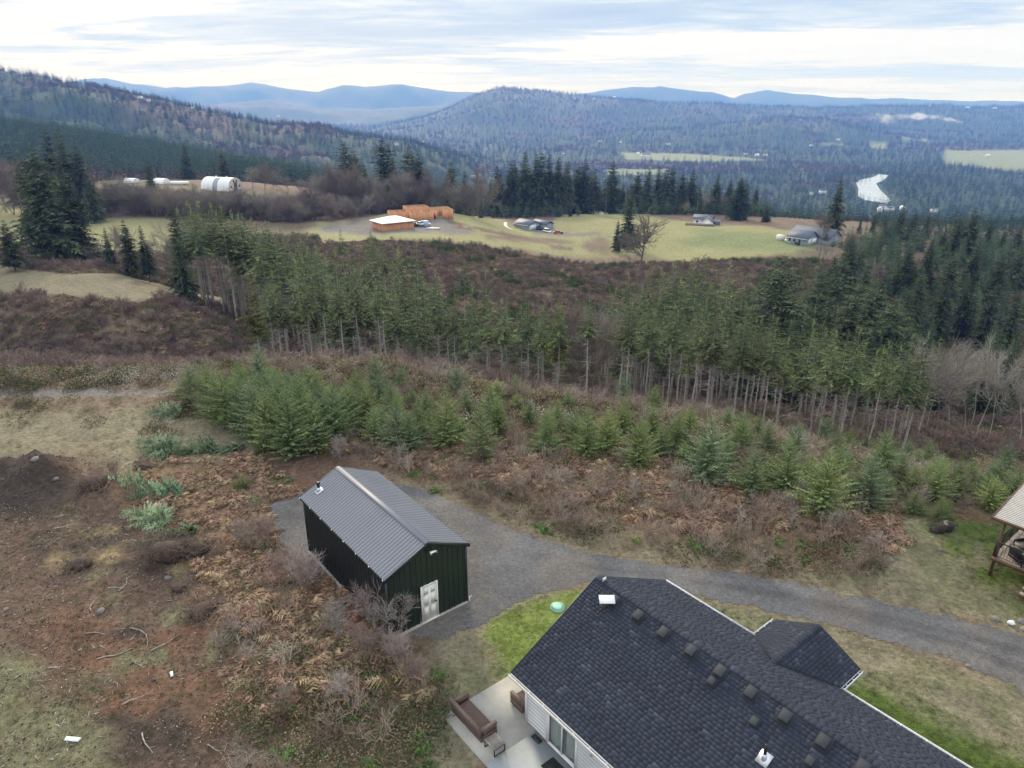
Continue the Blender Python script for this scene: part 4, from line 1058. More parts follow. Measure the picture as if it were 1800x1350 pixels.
def ground_pts(x, y, dz=0.0):
    return np.column_stack([x, y, heights(x, y) + dz])
def fill(name, label, meshes, mt, polys, dens, size, seed, patch=None, margin=.15, tilt=.12, real=False):
    X = []; Y = []
    for k, pl in enumerate(polys):
        P = np.array(pl if real else zpoly(pl))
        ar = (P[:, 0].max() - P[:, 0].min()) * (P[:, 1].max() - P[:, 1].min())
        x, y = rnd_poly([tuple(p) for p in P], int(ar * dens), seed + k * 13, .4); X.append(x); Y.append(y)
    x = np.concatenate(X); y = np.concatenate(Y)
    ok = clear_of(x, y, margin)
    if patch: ok &= fbm(x / patch[0], y / patch[0], seed + 3, 3) > patch[1] + RNG.uniform(-.08, .08, len(x))
    x, y = x[ok], y[ok]
    P = ground_pts(x, y); vis, _, _ = visible(P[:, 0], P[:, 1], P[:, 2]); P = P[vis]
    s = RNG.uniform(size[0], size[1], len(P))
    return scatter(name, label, meshes, mt, P, s, tilt=tilt)
PL_BAND = [(330, 655), (420, 640), (700, 640), (1000, 680), (1250, 715), (1500, 770), (1860, 850), (1900, 870), (1560, 885), (1560, 1030), (1400, 1015), (1000, 945), (740, 850), (560, 800), (440, 760), (300, 720)]
BR_SHED = [(400, 930), (470, 900), (520, 990), (640, 1100), (740, 1135), (790, 1180), (760, 1350), (740, 1500), (430, 1500), (400, 1200), (390, 1050)]
fill('fern_cover', 'rust brown dead ferns matted over the plateau and beside the shed', FERN, M['leafy'],
     [[(560, 760), (900, 780), (1200, 820), (1560, 890), (1560, 960), (1300, 900), (900, 850), (650, 810)], [(400, 930), (470, 910), (520, 990), (600, 1060), (640, 1200), (560, 1260), (430, 1180), (400, 1050)], [(250, 820), (430, 800), (520, 860), (440, 930), (300, 920)], [(380, 960), (470, 900), (520, 990), (640, 1100), (640, 1200), (500, 1260), (420, 1180)], [(650, 740), (1000, 800), (1400, 880), (1560, 930), (1300, 930), (900, 850)]], 2.4, (.8, 1.5), 500, (2.0, .38))
fill('red_brown_weeds', 'upright red brown dead weeds along the driveway', DRYR, M['leafy'],
     [[(640, 790), (760, 850), (1000, 940), (1400, 1010), (1540, 1040), (1560, 960), (1300, 900), (1000, 850), (760, 800)], [(430, 640), (1000, 690), (1500, 790), (1780, 860), (1560, 880), (1000, 850), (600, 800)], [(640, 1130), (780, 1180), (760, 1300), (620, 1300)]], 5.5, (.6, 1.3), 510, (2.2, .40))
fill('dry_grass', 'straw coloured dry grass over the yard edges and plateau', DRYG, M['leafy'],
     [[(-100, 640), (420, 640), (560, 800), (440, 850), (150, 800), (-100, 815)], PL_BAND, [(1560, 880), (1900, 890), (1960, 1150), (1740, 1100), (1440, 1036), (1550, 960)]], 3.0, (.5, 1.1), 520, (2.4, .44))
fill('short_dry_grass', 'short pale dry grass on the yard slopes', SHORTD, M['leafy'],
     [[(-150, 1000), (400, 900), (430, 1500), (-300, 1500)], [(640, 1150), (900, 1050), (1040, 1030), (1000, 1100), (780, 1260), (740, 1500), (560, 1500)], [(1200, 1040), (1440, 1096), (1830, 1226), (2000, 1400), (1800, 1500), (1400, 1250)], [(1440, 1030), (1560, 880), (1900, 880), (1960, 1150)]], 5.0, (.6, 1.4), 530, (1.6, .40))
fill('lawn_grass', 'dark green lawn grass beside the houses', GRASS, M['leafy'],
     [[(1480, 1190), (1540, 1183), (1660, 1255), (1830, 1345), (1900, 1500), (1650, 1420), (1480, 1230)], [(1225, 1048), (1345, 1080), (1350, 1125), (1300, 1112)], [(1640, 900), (1900, 880), (1960, 1150), (1800, 1080), (1690, 1000)]], 10.0, (.7, 1.3), 540, (1.8, .30))
fill('rough_green_grass', 'scattered rough green grass over the cleared dirt', GRASS, M['leafy'],
     [[(-200, 1060), (120, 1090), (230, 1200), (300, 1500), (-300, 1600)], [(740, 1180), (920, 1120), (930, 1230), (780, 1290), (760, 1500), (650, 1400)], [(0, 900), (430, 900), (430, 1400), (100, 1200)]], 6.0, (.7, 1.5), 550, (1.3, .50))
CLOD = []
for i_ in range(3):
    rs_ = np.random.default_rng(490 + i_); b_ = MB(); V_ = np.array([(1, 0, 0), (-.8, .3, 0), (0, 1, .1), (.1, -.9, 0), (0, 0, .8), (.2, .1, -.5)]) * rs_.uniform(.7, 1.2, (6, 3))
    b_.add(V_, T=[(0, 2, 4), (2, 1, 4), (1, 3, 4), (3, 0, 4), (2, 0, 5), (1, 2, 5), (3, 1, 5), (0, 3, 5)], c=[(.10, .075, .057), (.065, .048, .038), (.18, .15, .12)][i_]); CLOD.append(b_.mesh('clod'))
fill('dirt_clods', 'clods and small stones over the cleared dirt', CLOD, M['debris'], [[(-200, 820), (120, 815), (250, 880), (420, 930), (450, 1050), (430, 1450), (-400, 1600)]], 26.0, (.02, .075), 552, (1.1, .40), tilt=.8)
fill('dry_tufts', 'thin dry weeds scattered on the cleared dirt', SHORTD + DRYG[:1], M['leafy'], [[(-200, 900), (420, 930), (450, 1050), (430, 1450), (-400, 1600)]], 7.0, (.35, 1.0), 553, (1.4, .47))
fill('verge_tufts', 'grass tufts fringing the gravel', SHORTD + GRASS[:1], M['leafy'], [[(700, 830), (900, 920), (1200, 985), (1700, 1080), (1900, 1120), (1900, 1260), (1500, 1120), (1100, 1020), (900, 1075), (700, 1140), (640, 1060), (470, 1010), (440, 900)]], 5.0, (.8, 1.5), 554, margin=.02)
fill('moss_patch', 'bright yellow green moss and grass by the septic lid', MOSSY, M['leafy'], [[(862, 1092), (930, 1060), (1040, 1030), (1070, 1100), (905, 1205), (850, 1160)]], 26.0, (.8, 1.5), 560, (1.0, .40))
fill('brambles', 'tangled green and brown brambles over the slopes', BRAM, M['leafy'],
     [PL_BAND, BR_SHED, [(-100, 690), (280, 690), (420, 730), (300, 760), (-100, 735)], [(-200, 640), (330, 640), (330, 690), (-200, 680)]], .55, (.7, 1.5), 570, (3.0, .45))
fill('low_brambles', 'low leafy bramble tangle below the shed brush', BRAM + BRAMT, M['leafy'], [[(430, 1150), (640, 1150), (760, 1250), (740, 1500), (430, 1500)]], 2.2, (.6, 1.1), 575)
fill('tan_brambles', 'sun bleached tan bramble mounds along the plateau rim', BRAMT, M['leafy'], [[(330, 655), (420, 638), (720, 640), (1000, 680), (1250, 715), (1500, 770), (1850, 850), (1500, 840), (1000, 750), (560, 700)]], 1.2, (.8, 1.6), 580, (3.0, .42))
fill('twiggy_brush', 'leafless grey and pinkish twigs of low brush', TWIG, M['twig'],
     [PL_BAND, [(560, 740), (800, 800), (1000, 930), (1300, 990), (1560, 1020), (1550, 900), (1000, 830)], BR_SHED, [(1560, 820), (1860, 860), (1860, 890), (1560, 880)], [(130, 810), (260, 820), (250, 880), (180, 870)]], .55, (.6, 1.3), 590, (2.0, .40))
fill('green_ferns', 'small green ferns among the dead brush', GFERN, M['leafy'], [BR_SHED, PL_BAND, [(300, 800), (450, 790), (500, 860), (380, 900)], [(600, 1180), (720, 1150), (720, 1250), (620, 1250)]], .25, (.6, 1.2), 600, (2.0, .5))
TBRACK = [fern_mesh('tall_bracken', 436 + i, (.26, .165, .095), (.42, .30, .19), 16, .8) for i in range(3)]
fill('tall_bracken', 'tall tan and russet dead bracken heaped beside the shed', TBRACK, M['leafy'], [[(385, 950), (470, 900), (520, 990), (640, 1100), (650, 1220), (520, 1270), (430, 1190), (400, 1060)], [(560, 1130), (760, 1150), (770, 1220), (600, 1230)], [(700, 780), (1000, 820), (1400, 890), (1540, 920), (1300, 930), (900, 860)]], 1.1, (1.2, 2.0), 595, (1.6, .46))
# broom bushes, countable
out = []
for u, v, s in ((30, 665, 1.3), (10, 668, 1.1), (115, 658, 1.0), (100, 660, .8), (170, 655, .7), (345, 650, 1.0), (375, 648, .9), (405, 645, 1.1), (745, 650, .9), (805, 655, .7), (640, 660, 1), (660, 665, 1.2), (690, 672, 1.1), (620, 672, 1.0), (850, 690, 1.0), (870, 705, .9), (855, 672, .8), (1150, 700, 1.2), (1175, 710, 1.0), (1130, 705, .8), (1290, 745, .9), (1270, 735, .7), (1440, 790, .9), (1460, 800, 1.0), (425, 860, 1.0), (1105, 680, .7), (1400, 765, .7)):
    h = hit(u, v)
    if not h: continue
    o = link('broom_bush', random.choice(BROOM), M['leafy'], None, (h[0], h[1], h[2] - .05)); o.scale = (s * 1.3, s * 1.3, s); o.rotation_euler[2] = random.uniform(0, 6)
    out.append(tag(o, '', 'bush', 'green broom bushes on the plateau'))
label_by_x(out, '%s dark green broom bush from the left along the plateau')

def rim_cover(name, label, meshes, mt, n, size, seed, thr, Y0=44, Y1=100, a0=-.8, a1=.85):
    rs = np.random.default_rng(seed); y = rs.uniform(Y0, Y1, n); a = rs.uniform(a0, a1, n); x = a * y
    rim = np.interp(a, [-.8, -.5, -.1, .1, .3, .5, .7, .85], [58, 58, 56, 50, 46, 41, 36, 36])
    k = (y > rim) & (fbm(x / 3, y / 3, seed, 3) > thr + rs.uniform(-.08, .08, n)) & clear_of(x, y, .3)
    x, y = x[k], y[k]; scatter(name, label, meshes, mt, ground_pts(x, y, -.03), rs.uniform(*size, len(x)))
rim_cover('rim_brambles', 'tan and green bramble tangle on the plateau rim', BRAMT + BRAM[:1], M['leafy'], 8500, (.8, 1.7), 605, .42)
rim_cover('rim_weeds', 'red brown weeds and dry stalks on the plateau rim', DRYR[:1] + DRYG, M['leafy'], 14000, (.8, 1.6), 606, .40)
rim_cover('rim_twigs', 'leafless pinkish twigs on the plateau rim', TWIG, M['twig'], 1100, (.7, 1.4), 607, .45)
# undergrowth of the ravine and the slopes beyond
def slope_cover(name, label, meshes, mt, n, Y0, Y1, a0, a1, size, seed, thr=.45, sc=9, band=None):
    rs = np.random.default_rng(seed)
    y = rs.uniform(Y0, Y1, n); a = rs.uniform(a0, a1, n); x = a * y
    k = fbm(x / sc, y / sc, seed, 3) > thr + rs.uniform(-.06, .06, n)
    if band is not None:
        k &= band(x, y)
    x, y = x[k], y[k]
    return scatter(name, label, meshes, mt, ground_pts(x, y, -.05), rs.uniform(*size, len(x)))
MEADOWS = [p for c, p, *_ in FARW if c in ('yellowgrass', 'greenmeadow', 'dry', 'gravelly') and len(p) > 2]
def off_meadow(x, y):
    ok = np.ones(x.shape, bool)
    for p in MEADOWS: ok &= sdist(x, y, p) < 1
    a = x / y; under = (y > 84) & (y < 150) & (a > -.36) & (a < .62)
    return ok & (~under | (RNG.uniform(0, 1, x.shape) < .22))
slope_cover('slope_brambles', 'mixed green brush over the far ravine slopes', BRAM, M['leafy'], 30000, 78, 262, -.85, .92, (.8, 2.1), 610, .38, 9, off_meadow)
slope_cover('slope_twigs', 'purplish leafless brush over the far ravine slopes', [twiggy_mesh('slope_shrub', 480, (.21, .155, .13), 1.6, 8, .02), twiggy_mesh('slope_shrub', 481, (.25, .195, .155), 1.6, 8, .02), twiggy_mesh('slope_shrub', 482, (.18, .125, .11), 1.6, 8, .02)], M['twig'], 17000, 78, 262, -.85, .92, (.5, 1.2), 620, .36, 7, off_meadow)
slope_cover('slope_ferns', 'dead brown ferns on the far ravine slopes', FERN, M['leafy'], 22000, 90, 262, -.85, .92, (1.0, 2.2), 630, .44, 6, off_meadow)
slope_cover('slope_weeds', 'dark reddish weeds carpeting the ravine slopes', [tuft_mesh('slope_weed', 30, .7, .6, 485 + i, (.18, .128, .09), (.31, .24, .17), .6, .05) for i in range(2)] + [tuft_mesh('slope_weed', 30, .6, .6, 488, (.08, .10, .04), (.17, .17, .075), .6, .05)], M['leafy'], 60000, 85, 262, -.85, .92, (.8, 1.7), 640, .05, 6, off_meadow)

# ------------------------------------------------------------------ far woods as masses
def lowfir(name, seed, h, r, g, t, wh=9, nb=6, nt=4):
    return crown_mesh(name, h, .2, r, wh, nb, nt, seed, g, t, droop=.25, rise=.1, power=.85, bw=.5, irregular=.25)
FARFIR = [lowfir('far_fir', 500 + i, 20, (3.6, 4.2, 3.2)[i], [(.038, .068, .038), (.045, .075, .040), (.035, .066, .045)][i], [(.082, .125, .062), (.09, .13, .066), (.075, .122, .08)][i]) for i in range(3)]
FARBARE = [bramble_mesh('far_bare_tree', 510 + i, [(.098, .082, .064), (.12, .102, .078), (.082, .066, .053), (.13, .116, .086)], 150, 4.6, 11, 1.0) for i in range(3)]
BUSH_TREES = True
def woods(name, label, n, Y0, Y1, a0, a1, seed, rule, sizeF, sizeB, power=1.0):
    rs = np.random.default_rng(seed)
    y = (rs.uniform(0, 1, n) ** power) * (Y1 - Y0) + Y0
    x = rs.uniform(a0, a1, n) * y
    z = heights(x, y)
    ok = rule(x, y, z)
    ok &= sdist(x, y, RIVER) < -8
    for c, p, *_ in FARW:
        if c in ('field', 'yellowgrass', 'greenmeadow', 'dry', 'gravelly') and len(p) > 2: ok &= sdist(x, y, p) < -4
    x, y, z = x[ok], y[ok], z[ok]
    f1 = fbm(x / 260, y / 260, 51, 5); f2 = fbm(x / 60, y / 60, 53, 4)
    d = f1 * .75 + f2 * .25 + rs.normal(0, .03, len(x))
    fir = d < np.where(y < 2600, np.where(x < 0, .62, .60), .60)
    pick = np.where(fir, rs.integers(0, 3, len(x)), rs.integers(3, 6, len(x)))
    s = np.where(fir, rs.uniform(*sizeF, len(x)), rs.uniform(*sizeB, len(x)))
    s = s * np.where((x / y > .28) & (y < 900), .5, 1.0)
    scatter(name, label, FARFIR + FARBARE, M['leafy'], np.column_stack([x, y, z - .5]), s, pick, .03)
any_ = lambda x, y, z: np.ones(x.shape, bool)
# plantation ridge: dense even firs
def plantation():
    rs = np.random.default_rng(701); n = 15000
    y = rs.uniform(560, 1050, n); x = rs.uniform(-.86, -.13, n) * y
    z = heights(x, y)
    scatter('plantation_woods', 'even dark green plantation of firs on the ridge left', [lowfir('ridge_fir', 530 + i, 20, 3.5, (.056, .10, .062), (.125, .185, .11)) for i in range(2)], M['leafy'], np.column_stack([x, y, z - .5]), rs.uniform(.45, .8, n), None, .03)
plantation()
woods('near_woods', 'mixed firs and bare trees beyond the meadows', 3400, 440, 620, -.85, .9, 702, lambda x, y, z: (y > 470) | (x / y > -.05) & (y > 445) | (x / y > .35), (.6, 1.15), (.55, .95))
woods('hill_woods', 'wooded hill and valley side in the middle distance', 26000, 620, 2600, -.86, .86, 703, lambda x, y, z: ~((y < 1050) & (x / y < -.13)), (.7, 1.25), (.7, 1.2), .75)
woods('valley_woods', 'hazy woods of the far valley and hills', 30000, 2600, 7200, -.7, .86, 704, any_, (1.1, 2.0), (1.1, 1.9), .8)
slope_cover('slope_broom', 'dark green broom and bramble clumps on the far ravine slope', BROOM, M['leafy'], 9000, 150, 262, -.55, .55, (1.0, 2.4), 655, .585, 12, off_meadow)
def belt_thicket():
    rs = np.random.default_rng(709); n = 900
    y = rs.uniform(300, 375, n); a = rs.uniform(-.6, -.12, n); x = a * y
    ok = (fbm(x / 25, y / 25, 710, 3) > .40) & ((y < 352) | (a > -.3)); 
    for c, p, *_ in FARW:
        if c in ('yellowgrass', 'gravelly') and len(p) > 2: ok &= sdist(x, y, p) < -2
    x, y = x[ok], y[ok]
    scatter('grey_thicket', 'grey leafless thicket between the meadows and the barn hill', BUSHY, M['twig'], ground_pts(x, y, -.2), rs.uniform(.25, .75, len(x)))
belt_thicket()
woods('flank_woods', 'bluish young wood falling away on the right flank', 2600, 150, 460, .5, .9, 705, lambda x, y, z: (z < -31.5) & (y > 235), (.4, .8), (.4, .6))

# ------------------------------------------------------------------ metal shed
SHA = R(38.5)
def shed():
    g = (-5.71, 26.58)
    t = thing('metal_shed', (g[0], g[1], 0), SHA, 'dark green metal shed with grey ribbed gable roof, standing on the gravel pad', 'shed')
    W, Ln, EH, RH, i = 4.40, 9.05, 3.5, 4.50, .09
    b = MB(); b.box((-.12, -.12, -.25), (W - .02, Ln, .10), c=(1, 1, 1)); b.obj('foundation', M['concrete'], t)
    # ribbed walls: profile of pans and raised ribs
    def ribs(b, L, height, place, pitch=.3, d=.028, gap=None):
        n = int(round(L / pitch)); p = L / n
        for k in range(n):
            s0 = k * p
            prof = [(s0, 0), (s0 + p * .36, 0), (s0 + p * .40, d), (s0 + p * .60, d), (s0 + p * .64, 0), (s0 + p, 0)]
            for (a, da), (c, dc) in zip(prof[:-1], prof[1:]):
                if gap and c > gap[0] and a < gap[1]: z0 = gap[2]
                else: z0 = .10
                b.add([place(a, da, z0), place(c, dc, z0), place(c, dc, height(c)), place(a, da, height(a))], Q=[(0, 1, 2, 3)])
    hf = lambda s: EH - .05 + (RH - EH) * (1 - abs(s - W / 2) / (W / 2)) - .02
    b = MB(); ribs(b, W, hf, lambda s, d, z: (s, -d, z), gap=(1.76, 2.70, 2.15)); b.obj('front_wall', M['metal_wall'], t)
    b = MB(); ribs(b, Ln, lambda s: EH - .05, lambda s, d, z: (-d, Ln - s, z)); b.obj('side_wall', M['metal_black'], t)
    b = MB(); ribs(b, Ln, lambda s: EH - .05, lambda s, d, z: (W + d, s, z)); b.obj('side_wall', M['metal_wall'], t)
    b = MB(); ribs(b, W, lambda s: hf(s), lambda s, d, z: (W - s, Ln + d, z)); b.obj('rear_wall', M['metal_wall'], t)
    b = MB()
    for x, y in ((0, 0), (W, 0), (0, Ln), (W, Ln)): b.box((x - .045, y - .045, .1), (x + .045, y + .045, EH - .03))
    b.obj('corner_trim', M['trim_dark'], t)
    # roof: two ribbed slopes
    for sgn, nm, ln_ in ((-1, 'roof_slope', 'left'), (1, 'roof_slope', 'right')):
        b = MB(); o = .16; e = .14
        y0, y1 = -o, Ln + o; n = 42; p = (y1 - y0) / n
        xe = (-e if sgn < 0 else W + e); ze = EH - (RH - EH) / (W / 2) * e + .03; xr = W / 2; zr = RH + .03
        nrm = np.array((-(zr - ze), 0, abs(xr - xe)) if sgn < 0 else ((zr - ze), 0, abs(xr - xe))); nrm = nrm / np.linalg.norm(nrm)
        for k in range(n):
            s = y0 + k * p
            prof = [(s, 0), (s + p * .56, 0), (s + p * .66, .04), (s + p * .84, .04), (s + p * .94, 0), (s + p, 0)]
            for (a, da), (c, dc) in zip(prof[:-1], prof[1:]):
                q = [np.array((xe, a, ze)) + nrm * da, np.array((xe, c, ze)) + nrm * dc, np.array((xr, c, zr)) + nrm * dc, np.array((xr, a, zr)) + nrm * da]
                b.add(q if sgn > 0 else q[::-1], Q=[(0, 1, 2, 3)])
        b.add([(xe, y0, ze - .02), (xe, y1, ze - .02), (xr, y1, zr - .02), (xr, y0, zr - .02)], Q=[(0, 1, 2, 3)])
        ro = b.obj(nm, M['metal_roof'], t)
        # eave edge trim and fascia along the rakes
        f = MB(); f.box((xe - .02, y0, ze - .11), (xe + .02, y1, ze + .012)); f.obj('eave_trim', M['trim_dark'], ro)
        f = MB()
        for yy in (y0 - .015, y1 + .015):
            f.hexa([(xe, yy - .015, ze - .14), (xr, yy - .015, zr - .14), (xr, yy + .015, zr - .14), (xe, yy + .015, ze - .14), (xe, yy - .015, ze + .055), (xr, yy - .015, zr + .055), (xr, yy + .015, zr + .055), (xe, yy + .015, ze + .055)])
        f.obj('rake_trim', M['trim_dark'], ro)
        if sgn < 0:
            for k in range(8):
                f = MB(); yy = y0 + .1 + k * (y1 - y0 - .2) / 7; f.box((xe - .05, yy - .03, ze - .05), (xe - .02, yy + .03, ze + .03)); f.obj('gutter_clip', M['galv'], ro)
    b = MB()
    for sgn in (-1, 1):
        dx = .17 * sgn; dz = -(RH - EH) / (W / 2) * .17
        b.slab([(W / 2, -.19, RH + .105), (W / 2 + dx, -.19, RH + .105 + dz), (W / 2 + dx, Ln + .19, RH + .105 + dz), (W / 2, Ln + .19, RH + .105)][::sgn], .02)
    b.obj('ridge_cap', M['metal_ridge'], t)
    # stove pipe with boot
    sl = (RH - EH) / (W / 2)
    x, y = .70, Ln - .55; z = EH + sl * x
    c = MB(); c.slab([(x - .2, y - .2, z + .09 - .2 * sl), (x + .2, y - .2, z + .09 + .2 * sl), (x + .2, y + .2, z + .09 + .2 * sl), (x - .2, y + .2, z + .09 - .2 * sl)], .02)
    c.tube((x, y, z + .05), (x, y, z + .28), .13, .10, 12); fl = c.obj('pipe_boot', M['galv'], t)
    c = MB(); c.tube((x, y, z + .25), (x, y, z + .52), .075, .075, 12); c.tube((x, y, z + .50), (x, y, z + .60), .11, .11, 12); c.obj('stove_pipe', M['black'], t)
    # door: frame, panels and lever
    d = MB(); x0, x1, h = 1.79, 2.67, 2.13
    d.box((x0 - .03, -.05, .10), (x0 + .04, .02, h + .02)); d.box((x1 - .04, -.05, .10), (x1 + .03, .02, h + .02)); d.box((x0 + .04, -.05, h - .05), (x1 - .04, .02, h + .02)); d.box((x0 - .05, -.12, .06), (x1 + .05, .0, .12))
    d.obj('door_frame', M['offwhite'], t)
    dr = MB(); dr.box((x0 + .04, -.035, .12), (x1 - .04, .0, h - .05)); do = dr.obj('door', M['offwhite'], t)
    for cx in (x0 + .25, x1 - .25):
        for za, zb in ((.28, .88), (1.0, 1.52), (1.62, 1.92)):
            p = MB(); p.box((cx - .13, -.0362, za), (cx + .13, -.025, zb)); p.obj('raised_panel', M['offwhite'], do)
    p = MB(); p.tube((x1 - .10, -.035, 1.05), (x1 - .10, -.10, 1.05), .03, .03, 8); p.box((x1 - .2, -.11, 1.035), (x1 - .08, -.09, 1.065)); p.obj('door_handle', M['black'], do)
    # flood light under the ridge
    p = MB(); p.box((W / 2 - .08, -.05, RH - .48), (W / 2 + .08, -.03, RH - .34)); p.tube((W / 2, -.04, RH - .42), (W / 2 + .06, -.30, RH - .46), .025, .025, 8)
    lm = p.obj('flood_lamp', M['black'], t)
    p = MB(); p.tube((W / 2 + .02, -.28, RH - .50), (W / 2 + .36, -.30, RH - .52), .10, .08, 10); p.obj('lamp_head', M['galv'], lm)
    p = MB(); p.box((W / 2 + .08, -.385, RH - .56), (W / 2 + .30, -.372, RH - .47)); p.obj('lamp_lens', M['black'], lm)
    p = MB(); p.box((W - .14, -.10, .10), (W - .06, -.02, 3.0)); 
    p = MB(); p.tube((W + .10, -.08, 0), (W + .10, -.08, .35), .025, .025, 6); p.tube((W + .10, -.08, .33), (W + .22, -.08, .33), .02, .02, 6); p.obj('hose_bib', M['offwhite'], t)
shed()

# ------------------------------------------------------------------ the near house
def house():
    t = thing('house', (HO[0], HO[1], 0), R(-51.1), 'near house with charcoal shingle roof and white siding beside the patio', 'house')
    L, W, EH, RZ = 21.0, 9.25, 2.6, 5.0; mid = W / 2; sl = (RZ - EH) / mid
    ox, oy = .40, .45
    # walls of lap siding
    def lap(b, p0, p1, z0, ztop, out, gaps=()):
        """boards from p0 to p1; ztop may be a function of the fraction"""
        p0 = np.array(p0, float); p1 = np.array(p1, float); out = np.array(out, float)
        z = z0; step = .18
        while z < (ztop if not callable(ztop) else RZ) - .02:
            z1 = z + step
            f0, f1 = 0., 1.
            if callable(ztop):
                zz = min(z1, RZ - .02)
                f0, f1 = ztop(zz)
            else: z1 = min(z1, ztop)
            if f1 > f0:
                spans = [(f0, f1)]
                for ga, gb, gz0, gz1 in gaps:
                    if z1 > gz0 and z < gz1:
                        spans = [s for a, c in spans for s in ((a, min(c, ga)), (max(a, gb), c)) if s[1] > s[0] + 1e-4]
                for a, c in spans:
                    A = p0 + (p1 - p0) * a; B = p0 + (p1 - p0) * c
                    b.hexa([(*(A), z), (*(B), z), (*(B - out * .03), z), (*(A - out * .03), z), (*(A - out * .012), z1), (*(B - out * .012), z1), (*(B - out * .03), z1), (*(A - out * .03), z1)])
            z += step
    wl = L - .4 - ox
    b = MB(); lap(b, (ox, oy), (L - .4, oy), .12, EH + .05, (0, -1), gaps=[((1.66 - ox) / wl, (3.34 - ox) / wl, .1, 2.26)]); w = b.obj('wall', M['white'], t)
    b = MB(); zt = lambda z: (max(0, (z - EH + .2) / sl / W - oy / W) if z > EH else 0, 1 - (max(0, (z - EH + .2) / sl / W - oy / W) if z > EH else 0))
    lap(b, (ox, W - oy), (ox, oy), .12, zt, (-1, 0)); b.obj('gable_wall', M['white'], t)
    b = MB(); lap(b, (L - .4, W - oy), (ox, W - oy), .12, EH + .05, (0, 1)); b.obj('wall', M['white'], t)
    b = MB(); lap(b, (L - .4, oy), (L - .4, W - oy), .12, zt, (1, 0)); b.obj('gable_wall', M['white'], t)
    b = MB(); b.box((ox + .03, oy + .03, -.2), (L - .43, W - oy - .03, .12)); b.obj('foundation', M['concrete'], t)
    for x, y in ((ox, oy), (ox, W - oy)):
        b = MB(); b.box((x - .03, y - .03, .1), (x + .09, y + .09 if y < 1 else y + .03, EH)); b.obj('corner_board', M['white'], t)
    # sliding glass door
    x0, x1, h = 1.66, 3.34, 2.20
    b = MB(); y = oy - .035
    b.box((x0, y, .1), (x0 + .09, y + .09, h)); b.box((x1 - .09, y, .1), (x1, y + .09, h)); b.box((x0 + .09, y, h - .09), (x1 - .09, y + .09, h)); b.box((x0 + .09, y, .1), (x1 - .09, y + .09, .17))
    sd_ = b.obj('sliding_door', M['white'], t)
    xm = (x0 + x1) / 2
    for a, c, yy in ((x0 + .09, xm + .03, y + .02), (xm - .03, x1 - .09, y + .055)):
        b = MB(); b.box((a, yy, .17), (a + .05, yy + .03, h - .09)); b.box((c - .05, yy, .17), (c, yy + .03, h - .09)); b.box((a + .05, yy, h - .15), (c - .05, yy + .03, h - .09)); b.box((a + .05, yy, .17), (c - .05, yy + .03, .24)); b.obj('sash', M['white'], sd_)
        b = MB(); b.box((a + .05, yy + .012, .24), (c - .05, yy + .018, h - .15)); b.obj('glass_pane', M['clear'], sd_)
    b = MB()
    n = 60
    for k in range(n):
        a = x0 + .1 + (x1 - x0 - .2) * k / n; c = x0 + .1 + (x1 - x0 - .2) * (k + 1) / n
        if .44 < k / n < .56: continue
        ya = oy + .16 + .035 * math.sin(k * 1.3) + .02 * math.sin(k * .41); yc = oy + .16 + .035 * math.sin((k + 1) * 1.3) + .02 * math.sin((k + 1) * .41)
        b.add([(a, ya, .2), (c, yc, .2), (c, yc, 2.1), (a, ya, 2.1)], Q=[(0, 1, 2, 3)])
    b.obj('curtain', M['curtain'], sd_)
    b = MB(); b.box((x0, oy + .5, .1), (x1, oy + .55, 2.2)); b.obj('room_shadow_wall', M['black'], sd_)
    b = MB(); b.box((4.1, oy - .10, 1.75), (4.25, oy, 2.0)); b.tube((4.175, oy - .12, 1.70), (4.175, oy - .12, 1.95), .07, .05, 8); b.obj('wall_lamp', M['galv'], t)
    # roof deck
    roof = MB()
    zoff = .0
    roof.slab([(0, 0, EH), (L, 0, EH), (L, mid, RZ), (0, mid, RZ)], .10, (1, 1, 1))
    roof.slab([(L, W, EH), (0, W, EH), (0, mid, RZ), (L, mid, RZ)], .10, (1, 1, 1))
    ro = roof.obj('roof', M['underlay'], t)
    # wing
    wx0, wx1, wy = 4.80, 8.52, 10.83; wm = (wx0 + wx1) / 2; wr = EH + sl * (wx1 - wx0) / 2; wback = W - (wr - EH) / sl
    wg = MB()
    wg.slab([(wx0, wy, EH), (wx0, W - .02, EH), (wm, wback, wr), (wm, wy, wr)][::1], .10)
    wg.slab([(wx1, W - .02, EH), (wx1, wy, EH), (wm, wy, wr), (wm, wback, wr)], .10)
    wo = wg.obj('entry_roof', M['underlay'], t)
    b = MB(); b.box((wx0 + .4, W - oy, .12), (wx1 - .4, wy - .35, EH)); b.add([(wx0 + .4, wy - .35, EH), (wx1 - .4, wy - .35, EH), (wm, wy - .35, wr - .2)], T=[(0, 1, 2)]); b.obj('entry_wall', M['white'], t)
    # shingles
    cols = [(.033, .038, .051), (.035, .040, .053), (.038, .043, .057), (.046, .052, .068), (.058, .065, .083), (.031, .035, .047)]
    wts = (.30, .34, .20, .06, .03, .07)
    rs = np.random.default_rng(5)
    Mh = np.array([[EX[0], EY[0], 0], [EX[1], EY[1], 0], [0, 0, 1]])
    items = []
